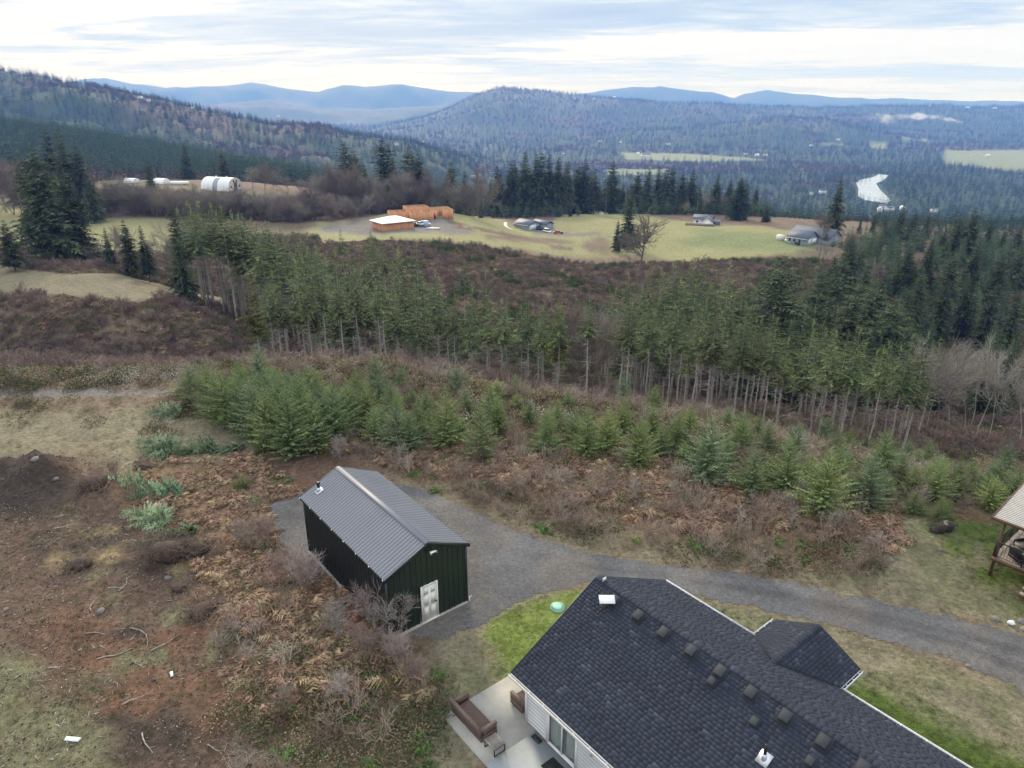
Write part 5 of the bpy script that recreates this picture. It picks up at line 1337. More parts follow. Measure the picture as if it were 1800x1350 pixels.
    def cover_plane(origin, ax, up, length, slope_len, tmin=None, tmax=None):
        """ax along the eave, up along the slope"""
        origin = np.array(origin, float); ax = np.array(ax, float); up = np.array(up, float); nrm = np.cross(ax, up); nrm /= np.linalg.norm(nrm)
        if nrm[2] < 0: nrm = -nrm
        n = int(slope_len / .145) + 1
        for k in range(n):
            s0 = k * .145 - .02
            if s0 > slope_len - .05: break
            lo = tmin(s0) if tmin else 0; hi = tmax(s0) if tmax else length
            a = lo - rs.uniform(0, .3)
            while a < hi:
                w = rs.uniform(.13, .34)
                A, B = max(a, lo), min(a + w - .001, hi); a += w
                if B - A < .04: continue
                th = rs.choice((.001, .002, .005))
                items.append((origin, ax, up, nrm, A, B, s0, min(s0 + .19, slope_len + .03), th, rs.choice(6, p=wts)))
    slen = math.hypot(mid, RZ - EH); up1 = np.array((0, mid, RZ - EH)) / slen
    cover_plane((0, 0, EH), (1, 0, 0), up1, L, slen)
    up2 = np.array((0, -mid, RZ - EH)) / slen
    # far slope, leaving the wing's footprint
    def far_items():
        n0 = len(items)
        cover_plane((0, W, EH), (1, 0, 0), up2, L, slen)
        keep = items[:n0]
        for it in items[n0:]:
            xm_ = (it[4] + it[5]) / 2; yy = W - (it[6] + .07) * mid / slen
            hw = (wx1 - wx0) / 2 * (1 - (W - yy) / (W - wback)) if yy > wback else -1
            if hw > 0 and abs(xm_ - wm) < hw - .05: continue
            keep.append(it)
        items[:] = keep
    far_items()
    wsl = math.hypot(wm - wx0, wr - EH)
    upL = np.array((wm - wx0, 0, wr - EH)) / wsl; upR = np.array((-(wx1 - wm), 0, wr - EH)) / wsl
    ylo = lambda s: W - (s / wsl) * (W - wback) + .02
    cover_plane((wx0, 0, EH), (0, 1, 0), upL, wy, wsl, ylo, lambda s: wy)
    cover_plane((wx1, 0, EH), (0, 1, 0), upR, wy, wsl, ylo, lambda s: wy)
    def corners(it):
        o, ax, up, nr, A, B, s0, s1, th, c = it
        lift = .012 + (s0 % .29) * .0
        base = o + nr * .004
        P = [base + ax * A + up * s0, base + ax * B + up * s0, base + ax * B + up * s1, base + ax * A + up * s1]
        top = [P[0] + nr * (.0025 + th * .5), P[1] + nr * (.0025 + th * .5), P[2] + nr * (.001), P[3] + nr * (.001)]
        return P, top
    sc = []
    for i, it in enumerate(items):
        c = it[0] + it[1] * (it[4] + it[5]) / 2 + it[2] * it[6]
        wv = Mh @ c + np.array((HO[0], HO[1], 0))
        dz = wv[2] - CAM_H; fw = wv[1] * cP - dz * sP; up = wv[1] * sP + dz * cP
        u = 900 + FPX * wv[0] / fw; v = 675 - FPX * up / fw
        vis = -10 < u < 1810 and v < 1345 and it[3][1] <= .01 and abs(it[3][0]) < .01
        sc.append((-(it[5] - it[4]) / fw if vis else 9, i))
    sc.sort(); big = [i for s, i in sc[:300] if s < 0]; bigs = set(big)
    lib = {}
    def shmesh(w, th, ci):
        key = (round(w / .04), round(th, 3), ci)
        if key not in lib:
            ww = key[0] * .04; b = MB(); c = cols[ci]
            b.hexa([(0, 0, 0), (ww, 0, 0), (ww, .19, 0), (0, .19, 0), (0, 0, .0025 + th * .5), (ww, 0, .0025 + th * .5), (ww, .19, .001), (0, .19, .001)], c)
            me = b.mesh('shingle'); me.materials.append(M['shingle']); lib[key] = (me, ww)
        return lib[key]
    stuffb = MB(); wingb = MB()
    for i, it in enumerate(items):
        o, ax, up, nr, A, B, s0, s1, th, ci = it
        if i in bigs:
            me, ww = shmesh(B - A, th, int(ci)) if B - A > .06 else shmesh(.08, th, int(ci))
            ob = bpy.data.objects.new('shingle', me); COL.objects.link(ob); ob.parent = ro
            loc = o + nr * .004 + ax * A + up * s0
            mtx = Matrix(((ax[0], up[0], nr[0], loc[0]), (ax[1], up[1], nr[1], loc[1]), (ax[2], up[2], nr[2], loc[2]), (0, 0, 0, 1)))
            ob.matrix_local = mtx @ Matrix.Diagonal(((B - A) / ww, (s1 - s0) / .19, 1, 1))
        else:
            P, T = corners(it)
            (wingb if abs(nr[0]) > .1 else stuffb).hexa(P + T, cols[ci])
    x = stuffb.obj('roof_shingles', M['shingle'], ro); x['kind'] = 'stuff'
    x = wingb.obj('roof_shingles', M['shingle'], wo); x['kind'] = 'stuff'
    # ridge caps
    n = int(L / .2)
    rc = MB()
    for k in range(n):
        a = k * L / n; c = cols[rs.choice(5, p=(.3, .3, .2, .15, .05))]
        for sg in (-1, 1):
            dy = .15 * sg; z = RZ + .03; dz = -sl * .15
            P = [(a, mid, z), (a + .24, mid, z - .008), (a + .24, mid + dy, z + dz - .008), (a, mid + dy, z + dz)]
            rc.slab(P if sg > 0 else P[::-1], .012, c)
    for k in range(int((wy - wback) / .2)):
        a = wback + k * .2; c = cols[rs.choice(5, p=(.3, .3, .2, .15, .05))]
        for sg in (-1, 1):
            P = [(wm, a, wr + .03), (wm, a + .22, wr + .022), (wm + .14 * sg, a + .22, wr + .022 - .14 * sl), (wm + .14 * sg, a, wr + .03 - .14 * sl)]
            rc.slab(P if sg < 0 else P[::-1], .012, c)
    x = rc.obj('ridge_shingles', M['shingle'], ro); x['kind'] = 'stuff'
    # fascia and gutters
    def gutter(p0, p1, out, name='gutter', hangers=10):
        p0 = np.array(p0, float); p1 = np.array(p1, float); o = np.array(out, float)
        g = MB()
        def strip(a, c, za, zb):
            g.hexa([(*(p0 + o * a), EH + za), (*(p1 + o * a), EH + za), (*(p1 + o * c), EH + za), (*(p0 + o * c), EH + za), (*(p0 + o * a), EH + zb), (*(p1 + o * a), EH + zb), (*(p1 + o * c), EH + zb), (*(p0 + o * c), EH + zb)])
        strip(.0, .008, -.14, -.02); strip(.0, .12, -.15, -.142); strip(.112, .125, -.142, -.005)
        go = g.obj(name, M['white'], t)
        d = MB(); d.hexa([(*(p0 + o * .01), EH - .14), (*(p1 + o * .01), EH - .14), (*(p1 + o * .11), EH - .14), (*(p0 + o * .11), EH - .14), (*(p0 + o * .01), EH - .12), (*(p1 + o * .01), EH - .12), (*(p1 + o * .11), EH - .12), (*(p0 + o * .11), EH - .12)]); d.obj('gutter_inner_strip', M['black'], go)  # black strip along the inside bottom of the gutter
        ln = np.linalg.norm(p1 - p0)
        for k in range(hangers):
            q = p0 + (p1 - p0) * (k + .5) / hangers; d_ = (p1 - p0) / ln
            h_ = MB(); a = q - d_ * .012; c = q + d_ * .012
            h_.hexa([(*a, EH - .03), (*c, EH - .03), (*(c + o * .12), EH - .03), (*(a + o * .12), EH - .03), (*a, EH - .015), (*c, EH - .015), (*(c + o * .12), EH - .01), (*(a + o * .12), EH - .01)]); h_.obj('gutter_hanger', M['white'], go)
    gutter((0, -.005), (L, -.005), (0, -1), hangers=26)
    gutter((0, W + .005), (wx0 - .02, W + .005), (0, 1), hangers=6)
    gutter((wx1 + .02, W + .005), (L, W + .005), (0, 1), hangers=14)
    gutter((wx0 - .005, W + .13), (wx0 - .005, wy), (-1, 0), hangers=3)
    gutter((wx1 + .005, W + .13), (wx1 + .005, wy), (1, 0), hangers=3)
    for x in (-.012, L + .012):
        b = MB()
        for ya, yb, za, zb in ((0, mid, EH, RZ), (W, mid, EH, RZ)):
            b.hexa([(x - .012, ya, za - .16), (x + .012, ya, za - .16), (x + .012, yb, zb - .16), (x - .012, yb, zb - .16), (x - .012, ya, za + .018), (x + .012, ya, za + .018), (x + .012, yb, zb + .018), (x - .012, yb, zb + .018)])
        b.obj('rake_board', M['trim_dark'], t)
    b = MB()
    for xa in (wx0, wx1): b.hexa([(xa, wy, EH - .16), (wm, wy, wr - .16), (wm, wy + .024, wr - .16), (xa, wy + .024, EH - .16), (xa, wy, EH + .012), (wm, wy, wr + .012), (wm, wy + .024, wr + .012), (xa, wy + .024, EH + .012)])
    b.obj('rake_board', M['trim_dark'], t)
    # box vents: where the photograph shows them on the near slope
    Rm = np.array([[EX[0], EX[1]], [EY[0], EY[1]]])
    def on_slope(u, v):
        d = np.array(ray(u, v)); n = np.array((-sl * EY[0], -sl * EY[1], 1.0)); p0 = np.array((HO[0], HO[1], EH + .03)); c0 = np.array((0, 0, CAM_H))
        k = n.dot(p0 - c0) / n.dot(d); q = c0 + d * k - p0
        return q[0] * EX[0] + q[1] * EX[1], q[0] * EY[0] + q[1] * EY[1]
    def vent(u, v, s):
        x, y = on_slope(u, v); z = EH + sl * y + .03
        g = MB(); q = s * .64
        g.slab([(x - q, y - q, z - sl * q + .012), (x + q, y - q, z - sl * q + .012), (x + q, y + q, z + sl * q + .012), (x - q, y + q, z + sl * q + .012)], .01)
        vo = g.obj('box_vent', M['underlay'], ro)
        h = MB(); a = s * .44; hh = s * .34
        lo = [(x - a, y - a, z - sl * a), (x + a, y - a, z - sl * a), (x + a, y + a, z + sl * a), (x - a, y + a, z + sl * a)]
        k = .82
        hi = [(x + (px - x) * k, y + (py - y) * k - hh * .3, pz + hh) for px, py, pz in lo]
        mid_ = [(x + (px - x) * 1.1, y + (py - y) * 1.1 - hh * .2, pz + hh * .62) for px, py, pz in lo]
        h.hexa(lo + [(px, py, pz - .0) for px, py, pz in mid_]); h.hexa(mid_ + hi)
        h.obj('vent_hood', M['vent'], vo)
    for u, v in ((1079, 1057), (1122, 1084), (1166, 1114), (1215, 1146), (1266, 1182), (1320, 1220), (1381, 1262), (1447, 1306), (1517, 1352)): vent(u, v, .38)
    for u, v in ((1251, 1199), (1326, 1270), (1424, 1340)): vent(u, v, .27)
    x, y = on_slope(1343, 1334); z = EH + sl * y
    g = MB(); g.slab([(x - .2, y - .2, z - sl * .2 + .05), (x + .2, y - .2, z - sl * .2 + .05), (x + .2, y + .2, z + sl * .2 + .05), (x - .2, y + .2, z + sl * .2 + .05)], .01); g.tube((x, y, z), (x, y, z + .24), .10, .065, 12)
    pv = g.obj('pipe_flashing', M['galv'], ro)
    g = MB(); g.tube((x, y, z + .2), (x, y, z + .62), .05, .05, 12); g.obj('vent_pipe', M['black'], pv)
    # flat dish on its little mast, its cable
    x, y = on_slope(1066, 1070); z = EH + sl * y + .03
    wl_ = Mh @ np.array((x, y, z)) + np.array((HO[0], HO[1], 0))
    d = thing('satellite_dish', tuple(wl_), R(-51.1), 'flat white satellite panel on a short mast near the roof ridge', 'antenna')
    g = MB(); g.tube((0, 0, 0), (0, 0, .42), .022, .022, 8); g.tube((0, -.32, -.16), (0, 0, .25), .012, .012, 6); g.tube((-.26, .05, .02), (0, 0, .22), .012, .012, 6); g.tube((.26, .05, .02), (0, 0, .22), .012, .012, 6); g.obj('mast', M['black'], d)
    g = MB(); c, s = math.cos(R(14)), math.sin(R(14)); aa = R(51)
    ca, sa = math.cos(aa), math.sin(aa)
    Rz = np.array([[ca, -sa, 0], [sa, ca, 0], [0, 0, 1]]); Rx = np.array([[1, 0, 0], [0, c, -s], [0, s, c]])
    g.box((-.31, -.20, 0), (.31, .20, .03), M=((Rz @ Rx).tolist(), (0, 0, .44)))
    g.obj('panel', M['white'], d)
    g = MB()
    P = [(x + .02 * math.sin(k * 1.7) - .14 * k, y + .3 - .45 * k, 0) for k in range(0, 9)]
    P = [(px, max(py, .02), EH + sl * max(py, .02) + .055) for px, py, _ in P]
    Pw = [tuple(Mh @ np.array(p) + np.array((HO[0], HO[1], 0))) for p in P]
    for a, c2 in zip(Pw[:-1], Pw[1:]): g.tube(a, c2, .012, .012, 5)
    tag(g.obj('cable', M['black']), 'thin black cable running from the satellite panel down the shingles to the eave', 'cable')
mclear = mat('clear_glass', (.8, .85, .85), rough=.05)
mclear.node_tree.nodes['Principled BSDF'].inputs['Transmission Weight'].default_value = .9
mclear.node_tree.nodes['Principled BSDF'].inputs['IOR'].default_value = 1.02
M['clear'] = mclear
house()

# ------------------------------------------------------------------ patio and its furniture, all in the house's frame
HR = R(-51.1)
def at_house(x, y, z=0): p = hl(x, y); return (p[0], p[1], z)
pt = thing('patio', at_house(0, 0, 0), HR, 'concrete patio wrapping the corner of the near house, joint between slabs', 'patio')
b = MB(); b.box((-1.97, -2.02, -.3), (.985, 2.0, .10)); b.obj('slab', M['concrete'], pt)
b = MB(); b.box((1.0, -2.02, -.3), (9, .40, .095)); s2 = b.obj('slab', M['concrete2'], pt)
def sofa(name, x, y, rz, L, label):
    t = thing(name, at_house(x, y, .10), HR + rz, label, 'sofa')
    b = MB(); b.box((0, 0, .06), (L, .78, .30)); b.obj('base', M['wicker'], t)
    b = MB(); b.hexa([(0, -.02, .25), (L, -.02, .25), (L, .13, .25), (0, .13, .25), (0, -.13, .80), (L, -.13, .80), (L, -.03, .80), (0, -.03, .80)]); b.box((-.0, -.15, .80), (L, -.01, .835)); b.obj('backrest', M['wicker'], t)
    for xa in (0, L - .13):
        b = MB(); b.box((xa, .13, .30), (xa + .13, .78, .58)); b.box((xa - .012, .0, .58), (xa + .142, .80, .61)); b.obj('armrest', M['wicker'], t)
    b = MB(); n = int((L - .26) / .09)
    for k in range(n):
        a = .14 + k * (L - .28) / n
        for m in range(8): b.box((a + .004, .14 + m * .08, .30), (a + (L - .28) / n - .004, .14 + m * .08 + .072, .318 + .006 * ((k + m) % 2)))
    sx = b.obj('woven_seat', M['wicker'], t); sx['kind'] = 'stuff'
    for xa in (.05, L - .11):
        for ya in (.05, .68):
            b = MB(); b.box((xa, ya, 0), (xa + .06, ya + .06, .06)); b.obj('leg', M['wicker'], t)
    return t
sofa('wicker_sofa', -1.87, -1.62, 0, 2.02, 'brown wicker sofa on the patio edge facing the house')
sofa('wicker_armchair', .05, .55, R(90), .95, 'brown wicker seat half hidden under the eave at the house corner')
ta = thing('side_table', at_house(.34, -1.62, .10), HR, 'low slatted side table with black sled legs beside the wicker sofa', 'table')
for k in range(7):
    b = MB(); b.box((0, .005 + k * .081, .37), (.64, .076 + k * .081, .40)); b.obj('slat', M['wood_deck'], ta)
for xa in (.0, .60):
    b = MB(); b.box((xa, .02, 0), (xa + .035, .05, .37)); b.box((xa, .52, 0), (xa + .035, .55, .37)); b.box((xa, .05, 0), (xa + .035, .52, .03)); b.box((xa, .05, .335), (xa + .035, .52, .37)); b.obj('leg_frame', M['black'], ta)
b = MB(); b.box((0, 0, 0), (.45, .22, .03)); o = b.obj('boot_tray', M['black'], None, loc=at_house(1.10, .12, .098)); o.rotation_euler[2] = HR; tag(o, 'small black tray against the white wall by the sliding door', 'tray')
b = MB(); b.box((0, 0, 0), (.95, .62, .015)); o = b.obj('doormat', M['black'], None, loc=at_house(2.35, -.45, .096)); o.rotation_euler[2] = HR; tag(o, 'dark doormat on the slab in front of the sliding door', 'doormat')

# ------------------------------------------------------------------ neighbour's covered deck at the right
NK = (25.5, 31.8)
nd_ = thing('covered_deck', (NK[0], NK[1], 0), HR, 'neighbouring raised deck with brown railing and slatted pale roof', 'deck')
DX, DY = 5.5, 4.2
b = MB(); b.box((0, 0, .78), (DX, .05, .98)); b.obj('rim_board', M['wood_dark'], nd_)
b = MB(); b.box((-.05, 0, .78), (0, DY, .98)); b.obj('rim_board', M['wood_dark'], nd_)
n = 28
for k in range(n):
    b = MB(); b.box((.02, .05 + k * .148, .96), (DX, .05 + k * .148 + .138, 1.0)); b.obj('deck_board', M['wood_deck'], nd_)
for x, y, z1 in ((.06, .06, 3.25), (2.9, .06, 3.25), (.06, DY - .1, 3.45), (DX - .1, .06, 3.25)):
    b = MB(); b.box((x, y, -.2), (x + .13, y + .13, z1)); b.obj('post', M['wood_dark'], nd_)
for x in (.25, 1.6):
    b = MB(); b.hexa([(x, .08, .2), (x + .09, .08, .2), (x + .09, .17, .2), (x, .17, .2), (x + .4, .08, .78), (x + .49, .08, .78), (x + .49, .17, .78), (x + .4, .17, .78)]); b.obj('brace', M['wood_dark'], nd_)
rl = thing('railing', (0, 0, 0), 0, None, None); rl.parent = nd_
del rl
bpy.data.objects.remove([o for o in nd_.children if o.name.startswith('railing')][0])
def rail(x0, y0, x1, y1):
    b = MB(); dx, dy = x1 - x0, y1 - y0; L = math.hypot(dx, dy)
    b.tube((x0, y0, 1.92), (x1, y1, 1.92), .03, .03, 6); b.tube((x0, y0, 1.1), (x1, y1, 1.1), .018, .018, 6)
    r = b.obj('railing', M['black'], nd_)
    n = int(L / .13)
    for k in range(n + 1):
        f = k / n; q = MB(); q.tube((x0 + dx * f, y0 + dy * f, 1.1 if k % 9 else 1.0), (x0 + dx * f, y0 + dy * f, 1.91), .009 if k % 9 else .03, None, 5); q.obj('baluster', M['black'], r)
rail(.1, .04, 1.75, .04); rail(.02, .1, .02, DY - .1); rail(2.95, .04, DX, .04)
for k in range(4):
    b = MB(); b.box((1.8, -.28 - .28 * k, .78 - .19 * k), (2.9, -.0 - .28 * k, .82 - .19 * k)); b.obj('stair_tread', M['wood_deck'], nd_)
    b = MB(); b.box((1.8, -.27 - .28 * k, .6 - .19 * k), (2.9, -.24 - .28 * k, .78 - .19 * k)); b.obj('stair_riser', M['wood_dark'], nd_)
b = MB(); b.hexa([(-.35, -.35, 3.25), (DX, -.35, 3.25), (DX, -.29, 3.25), (-.35, -.29, 3.25), (-.35, -.35, 3.42), (DX, -.35, 3.42), (DX, -.29, 3.42), (-.35, -.29, 3.42)])
b.hexa([(-.41, -.35, 3.25), (-.35, -.35, 3.25), (-.35, DY + .3, 3.80), (-.41, DY + .3, 3.80), (-.41, -.35, 3.42), (-.35, -.35, 3.42), (-.35, DY + .3, 3.97), (-.41, DY + .3, 3.97)])
rb = b.obj('roof_frame', M['wood_dark'], nd_)
n = 30
for k in range(n):
    y = -.29 + k * .16; z = 3.36 + (y + .35) * .118
    b = MB(); b.hexa([(-.34, y, z), (DX, y, z), (DX, y + .085, z + .010), (-.34, y + .085, z + .010), (-.34, y, z + .035), (DX, y, z + .035), (DX, y + .085, z + .045), (-.34, y + .085, z + .045)]); b.obj('slat', M['roof_slat'], rb)
b = MB(); b.hexa([(-.33, -.28, 3.32), (DX, -.28, 3.32), (DX, DY + .3, 3.86), (-.33, DY + .3, 3.86), (-.33, -.28, 3.33), (DX, -.28, 3.33), (DX, DY + .3, 3.87), (-.33, DY + .3, 3.87)]); b.obj('roof_panel', M['underlay'], rb)
def armchair(x, y, rz, label, back):
    p = (NK[0] + x * EX[0] + y * EY[0], NK[1] + x * EX[1] + y * EY[1], 1.0)
    t = thing('patio_armchair', p, HR + rz, label, 'chair')
    b = MB(); b.box((0, 0, .12), (.72, .70, .30)); b.obj('seat_frame', M['black'], t)
    b = MB(); b.box((.09, .12, .30), (.63, .70, .44)); b.obj('cushion', M['cushion'], t)
    b = MB(); b.hexa([(0, 0, .3), (.72, 0, .3), (.72, .1, .3), (0, .1, .3), (0, -.1, .86), (.72, -.1, .86), (.72, -.02, .86), (0, -.02, .86)]); b.obj('backrest', M[back], t)
    for a in (0, .64):
        b = MB(); b.box((a, .1, .3), (a + .08, .7, .56)); b.obj('armrest', M['black'], t)
    b = MB(); b.hexa([(.15, .1, .44), (.57, .1, .44), (.57, .2, .44), (.15, .2, .44), (.15, .02, .8), (.57, .02, .8), (.57, .12, .8), (.15, .12, .8)]); b.obj('pillow', M['cushion'], t)
armchair(.55, .55, R(-30), 'black framed armchair with beige cushions behind the deck railing', 'black')
armchair(1.35, 2.0, R(150), 'dark armchair facing inwards further back on the neighbouring deck', 'black')

# ------------------------------------------------------------------ small things in the yard
def ground_obj(name, bm, mt, u, v, label, cat, rz=None, dz=0, group=None, smooth=False, scale=None):
    h = hit(u, v)
    o = bm.obj(name, mt, None, smooth, (h[0], h[1], h[2] + dz)); o.rotation_euler[2] = random.uniform(0, 6.28) if rz is None else rz
    if scale: o.scale = scale
    return tag(o, label, cat, group)
def rock_mb(r, seed, sq=.65):
    rs = np.random.default_rng(seed)
    bm = bpy.data.meshes.new('t'); import bmesh
    m = bmesh.new(); bmesh.ops.create_icosphere(m, subdivisions=2, radius=1)
    V = np.array([v.co[:] for v in m.verts]); T = np.array([[v.index for v in f.verts] for f in m.faces]); m.free()
    n = fbm(V[:, 0] * 1.3 + seed, V[:, 1] * 1.3 + V[:, 2], seed, 3) - .5
    V = V * (1 + n[:, None] * .9) * np.array((r, r * rs.uniform(.7, 1), r * sq))
    b = MB(); b.add(V, T=T); return b
b = MB(); b.tube((0, 0, -.15), (0, 0, .07), .36, .36, 28); b.tube((0, 0, .0695), (0, 0, .11), .33, .16, 28); ground_obj('septic_lid', b, M['mint'], 980, 1068, 'round mint green septic lid in the bright moss', 'lid')
st = thing('tree_stump', (*hit(1655, 932)[:2], hit(1655, 932)[2]), .3, 'dark rotten stump alone on the neighbouring lawn', 'stump')
for k_ in range(7):
    rock_mb(.30 + .05 * (k_ % 3), 140 + k_, .75 + .15 * (k_ % 2)).obj('stump_root' if k_ else 'stump_body', M['stump'], st, loc=(-.5 + .17 * k_, .12 * math.sin(k_ * 2.1), .12 + .06 * (k_ % 3)))
rock_mb(.3, 42, .5).obj('pale_stone', M['stone'], st, loc=(.3, -.05, .42))
ground_obj('white_bag', rock_mb(.17, 43, .7), M['white'], 1777, 1098, 'white bag lying at the driveway edge near the rocks', 'bag', dz=.1)
for i, (u, v, r, lb) in enumerate(((1795, 1094, .26, 'grey boulder right of the white bag at the driveway edge'), (1801, 1108, .22, 'lower grey boulder below the white bag'), (1751, 1089, .22, 'small dark rock left of the white bag'), (1655, 968, .16, 'small stone on the grass below the stump'), (1564, 985, .2, 'small stone in the dry weeds left of the lawn'), (124, 998, .24, 'pale round stone beside the root hollow in the dirt'), (296, 1018, .2, 'pale stone beside the larger hollow in the dirt'), (178, 1075, .22, 'pale stone beside the red patch of dirt'), (62, 808, .25, 'stone on top of the dark soil mound'), (100, 842, .2, 'stone stuck in the side of the dark soil mound'), (157, 930, .16, 'small stone at the foot of the dark soil mound'), (1702, 1172, .14, 'white stone on the near verge of the driveway'), (10, 1072, .13, 'pale stone at the edge of the cleared dirt'), (830, 1085, .1, 'small stone on the gravel verge behind the shed door'))):
    ground_obj('rock', rock_mb(r, 60 + i), M['stone'], u, v, lb, 'rock', dz=r * .15)
b = MB(); b.box((-.3, -.09, 0), (.3, .09, .05)); ground_obj('white_board', b, M['white'], 128, 1301, 'short white board lying on the grassy dirt', 'board', rz=-.1, dz=.03)
b = MB(); b.box((-.16, -.06, 0), (.16, .06, .04)); ground_obj('white_scrap', b, M['white'], 302, 1186, 'small white scrap beside the red soil patch', 'scrap', rz=2.1, dz=.02)
# sticks and roots on the cleared dirt: one by one the larger ones
for i, (u, v, L, a) in enumerate(((190, 1035, .9, .3), (208, 1040, 1.1, 1.2), (160, 1075, 1.0, 2.2), (150, 1115, 1.6, .1), (230, 1105, 2.2, -.3), (170, 1160, 1.5, .5), (250, 1290, 1.3, -1.0), (365, 1310, 1.0, -.5), (345, 1060, .8, 1.8), (85, 1175, .7, 0), (380, 1110, 1.0, -1.0), (25, 1195, .7, 1.2), (320, 925, 1.0, -.4), (520, 815, 1.2, .4), (340, 872, 1.4, -.2), (95, 930, 1.2, .2), (265, 1145, 1.4, .8), (215, 1240, 1.2, .7), (440, 835, .9, .2))):
    b = MB(); q = np.array((0, 0, .04)); d = 0
    for k in range(4):
        q2 = q + np.array((math.cos(d) * L / 4, math.sin(d) * L / 4, random.uniform(-.01, .04))); b.tube(q, q2, .035 - k * .006, .03 - k * .006, 5); q = q2; d += random.uniform(-.5, .5)
        if k == 2: b.tube(q, q + np.array((.15, .2, .1)), .015, .008, 4)
    ground_obj('stick', b, M['log'], u, v, 'ph', 'stick', rz=a, group='sticks strewn over the cleared dirt')
sticks = [o for o in COL.objects if o.name.startswith('stick') and o.parent is None]
sticks.sort(key=lambda o: -o.location.y)
for i, o in enumerate(sticks): o['label'] = '%s pale stick from the far end of the cleared dirt' % ordinal(i)
# root wads: soil lump with roots
def root_wad(u, v, r, label, seed):
    h = hit(u, v); t = thing('root_wad', h, seed * 1.0, label, 'root wad')
    rock_mb(r, seed, .55).obj('soil', M['soil'], t, loc=(0, 0, .1))
    rs = np.random.default_rng(seed); S = []
    for k in range(int(70 * r)):
        a = rs.uniform(0, 6.28); p = np.array((math.cos(a) * r * rs.uniform(.2, .9), math.sin(a) * r * rs.uniform(.2, .9), rs.uniform(.05, r * .5)))
        d = np.array((math.cos(a), math.sin(a), rs.uniform(-.25, .6))); d /= np.linalg.norm(d)
        grow(S, p, d, r * rs.uniform(.5, 1.1), .022, 1, rs, [(.17, .13, .10)] * 4, .7, (0, 3, 2), 3, .3, -.02, .6, .008)
    link('roots', segs_mesh('roots', S), M['twig'], t)
root_wad(290, 972, 1.05, 'broad root wad of tangled dark roots in the cleared dirt', 3)
root_wad(345, 968, .7, 'smaller root wad at the right end of the tangled roots', 5)
root_wad(140, 995, .6, 'low root clump by the pale round stone', 6)
root_wad(358, 1078, .75, 'root clump against the rust brown ferns', 8)
root_wad(315, 1035, .45, 'little root clump in the soil hollow', 9)
root_wad(170, 850, .9, 'matted sod and roots hanging on the dark mound', 10)
root_wad(255, 822, .55, 'root lump under the dry bushes past the mound', 12)
# felled young conifers
FELL = crown_mesh('felled_fir_crown', 3.6, .1, 1.3, 18, 9, 12, 333, (.20, .27, .15), (.30, .37, .24), droop=.0, rise=.35, power=.7, bw=.4, irregular=.3, flat=.3)
FELL.materials.append(M['leafy'])
for i, (u, v, s, rz, lb) in enumerate(((260, 868, 1.15, -1.75, 'felled pale green fir nearest the dark mound'), (325, 872, 1.05, -1.3, 'felled pale fir overlapping the one by the mound'), (300, 925, .95, -1.9, 'felled pale fir in the middle of the cleared strip'), (350, 935, .9, -1.2, 'felled pale fir right next to the root wad'), (385, 795, 1.05, -1.5, 'felled bluish fir lying behind the rust ferns'), (310, 800, 1.1, -2.0, 'felled bluish fir beside the dry meadow'), (430, 785, .8, -1.0, 'felled fir branch pile at the foot of the young firs'), (320, 733, .9, -1.7, 'cut light green boughs left of the young firs'))):
    h = hit(u, v); o = link('felled_fir', FELL, M['leafy'], None, (h[0], h[1], h[2] + .25)); o.rotation_euler = (R(84), random.uniform(0, 3), rz); o.scale = (s, s * .42, s)
    o.rotation_mode = 'XYZ'; tag(o, lb, 'felled tree')
# wood pile and driftwood heaps on the rim
def log_heap(u, v, n, L, label):
    h = hit(u, v); t = thing('log_pile', h, .2, label, 'log pile')
    for k in range(n):
        b = MB(); a = random.gauss(.1, .35); l = L * random.uniform(.5, 1); r = random.uniform(.05, .13)
        p = np.array((random.uniform(-L * .4, L * .4), random.uniform(-.6, .6), .12 + .75 * random.random() ** 1.5)); d = np.array((math.cos(a), math.sin(a), random.uniform(-.15, .25))) * l / 2
        b.tube(p - d, p + d, r, r * .7, 6); b.obj('log', M['log'], t)
log_heap(1222, 712, 34, 3.2, 'heap of grey logs on the rim before the tall stand')
log_heap(1385, 738, 8, 2.2, 'few bleached logs on the rim right of the log heap')
log_heap(1478, 775, 7, 1.8, 'pale bleached log ends near the rim at the right')
# white seed heads of the climbing vines
def seedheads(name, label, spots, seed, col=(.55, .52, .49)):
    rs = np.random.default_rng(seed); b = MB(); Ps = []
    for u, v, r, n, hh in spots:
        h = hit(u, v)
        q = rs.normal(0, r, (n, 2)); z = heights(h[0] + q[:, 0], h[1] + q[:, 1]) + rs.uniform(.1, hh, n)
        Ps.append(np.column_stack([h[0] + q[:, 0], h[1] + q[:, 1], z]))
    P = np.vstack(Ps); n = len(P); D = rs.normal(0, 1, (n, 3)); D /= np.linalg.norm(D, axis=1, keepdims=True)
    blades(b, P, D, rs.uniform(.05, .14, n), rs.uniform(.04, .09, n), np.array(col) * rs.uniform(.6, 1.1, (n, 1)), 0, rs)
    o = b.obj(name, M['debris']); tag(o, label, kind='stuff')
seedheads('seed_heads', 'white fluffy seed heads of wild vines over the brush', [(200, 662, 1.6, 700, .5), (240, 664, 1.4, 600, .5), (280, 660, 1.5, 600, .6), (325, 660, 1.2, 400, .6), (945, 742, .5, 260, 1.2), (1000, 745, .5, 260, .9), (1085, 692, .5, 260, 1.6), (1110, 680, .6, 320, 2.2), (1040, 690, .7, 240, 1.0), (1150, 735, .6, 160, .9), (820, 745, .6, 160, .9), (1480, 776, .6, 200, .5), (830, 720, .5, 120, 1.0)], 801)
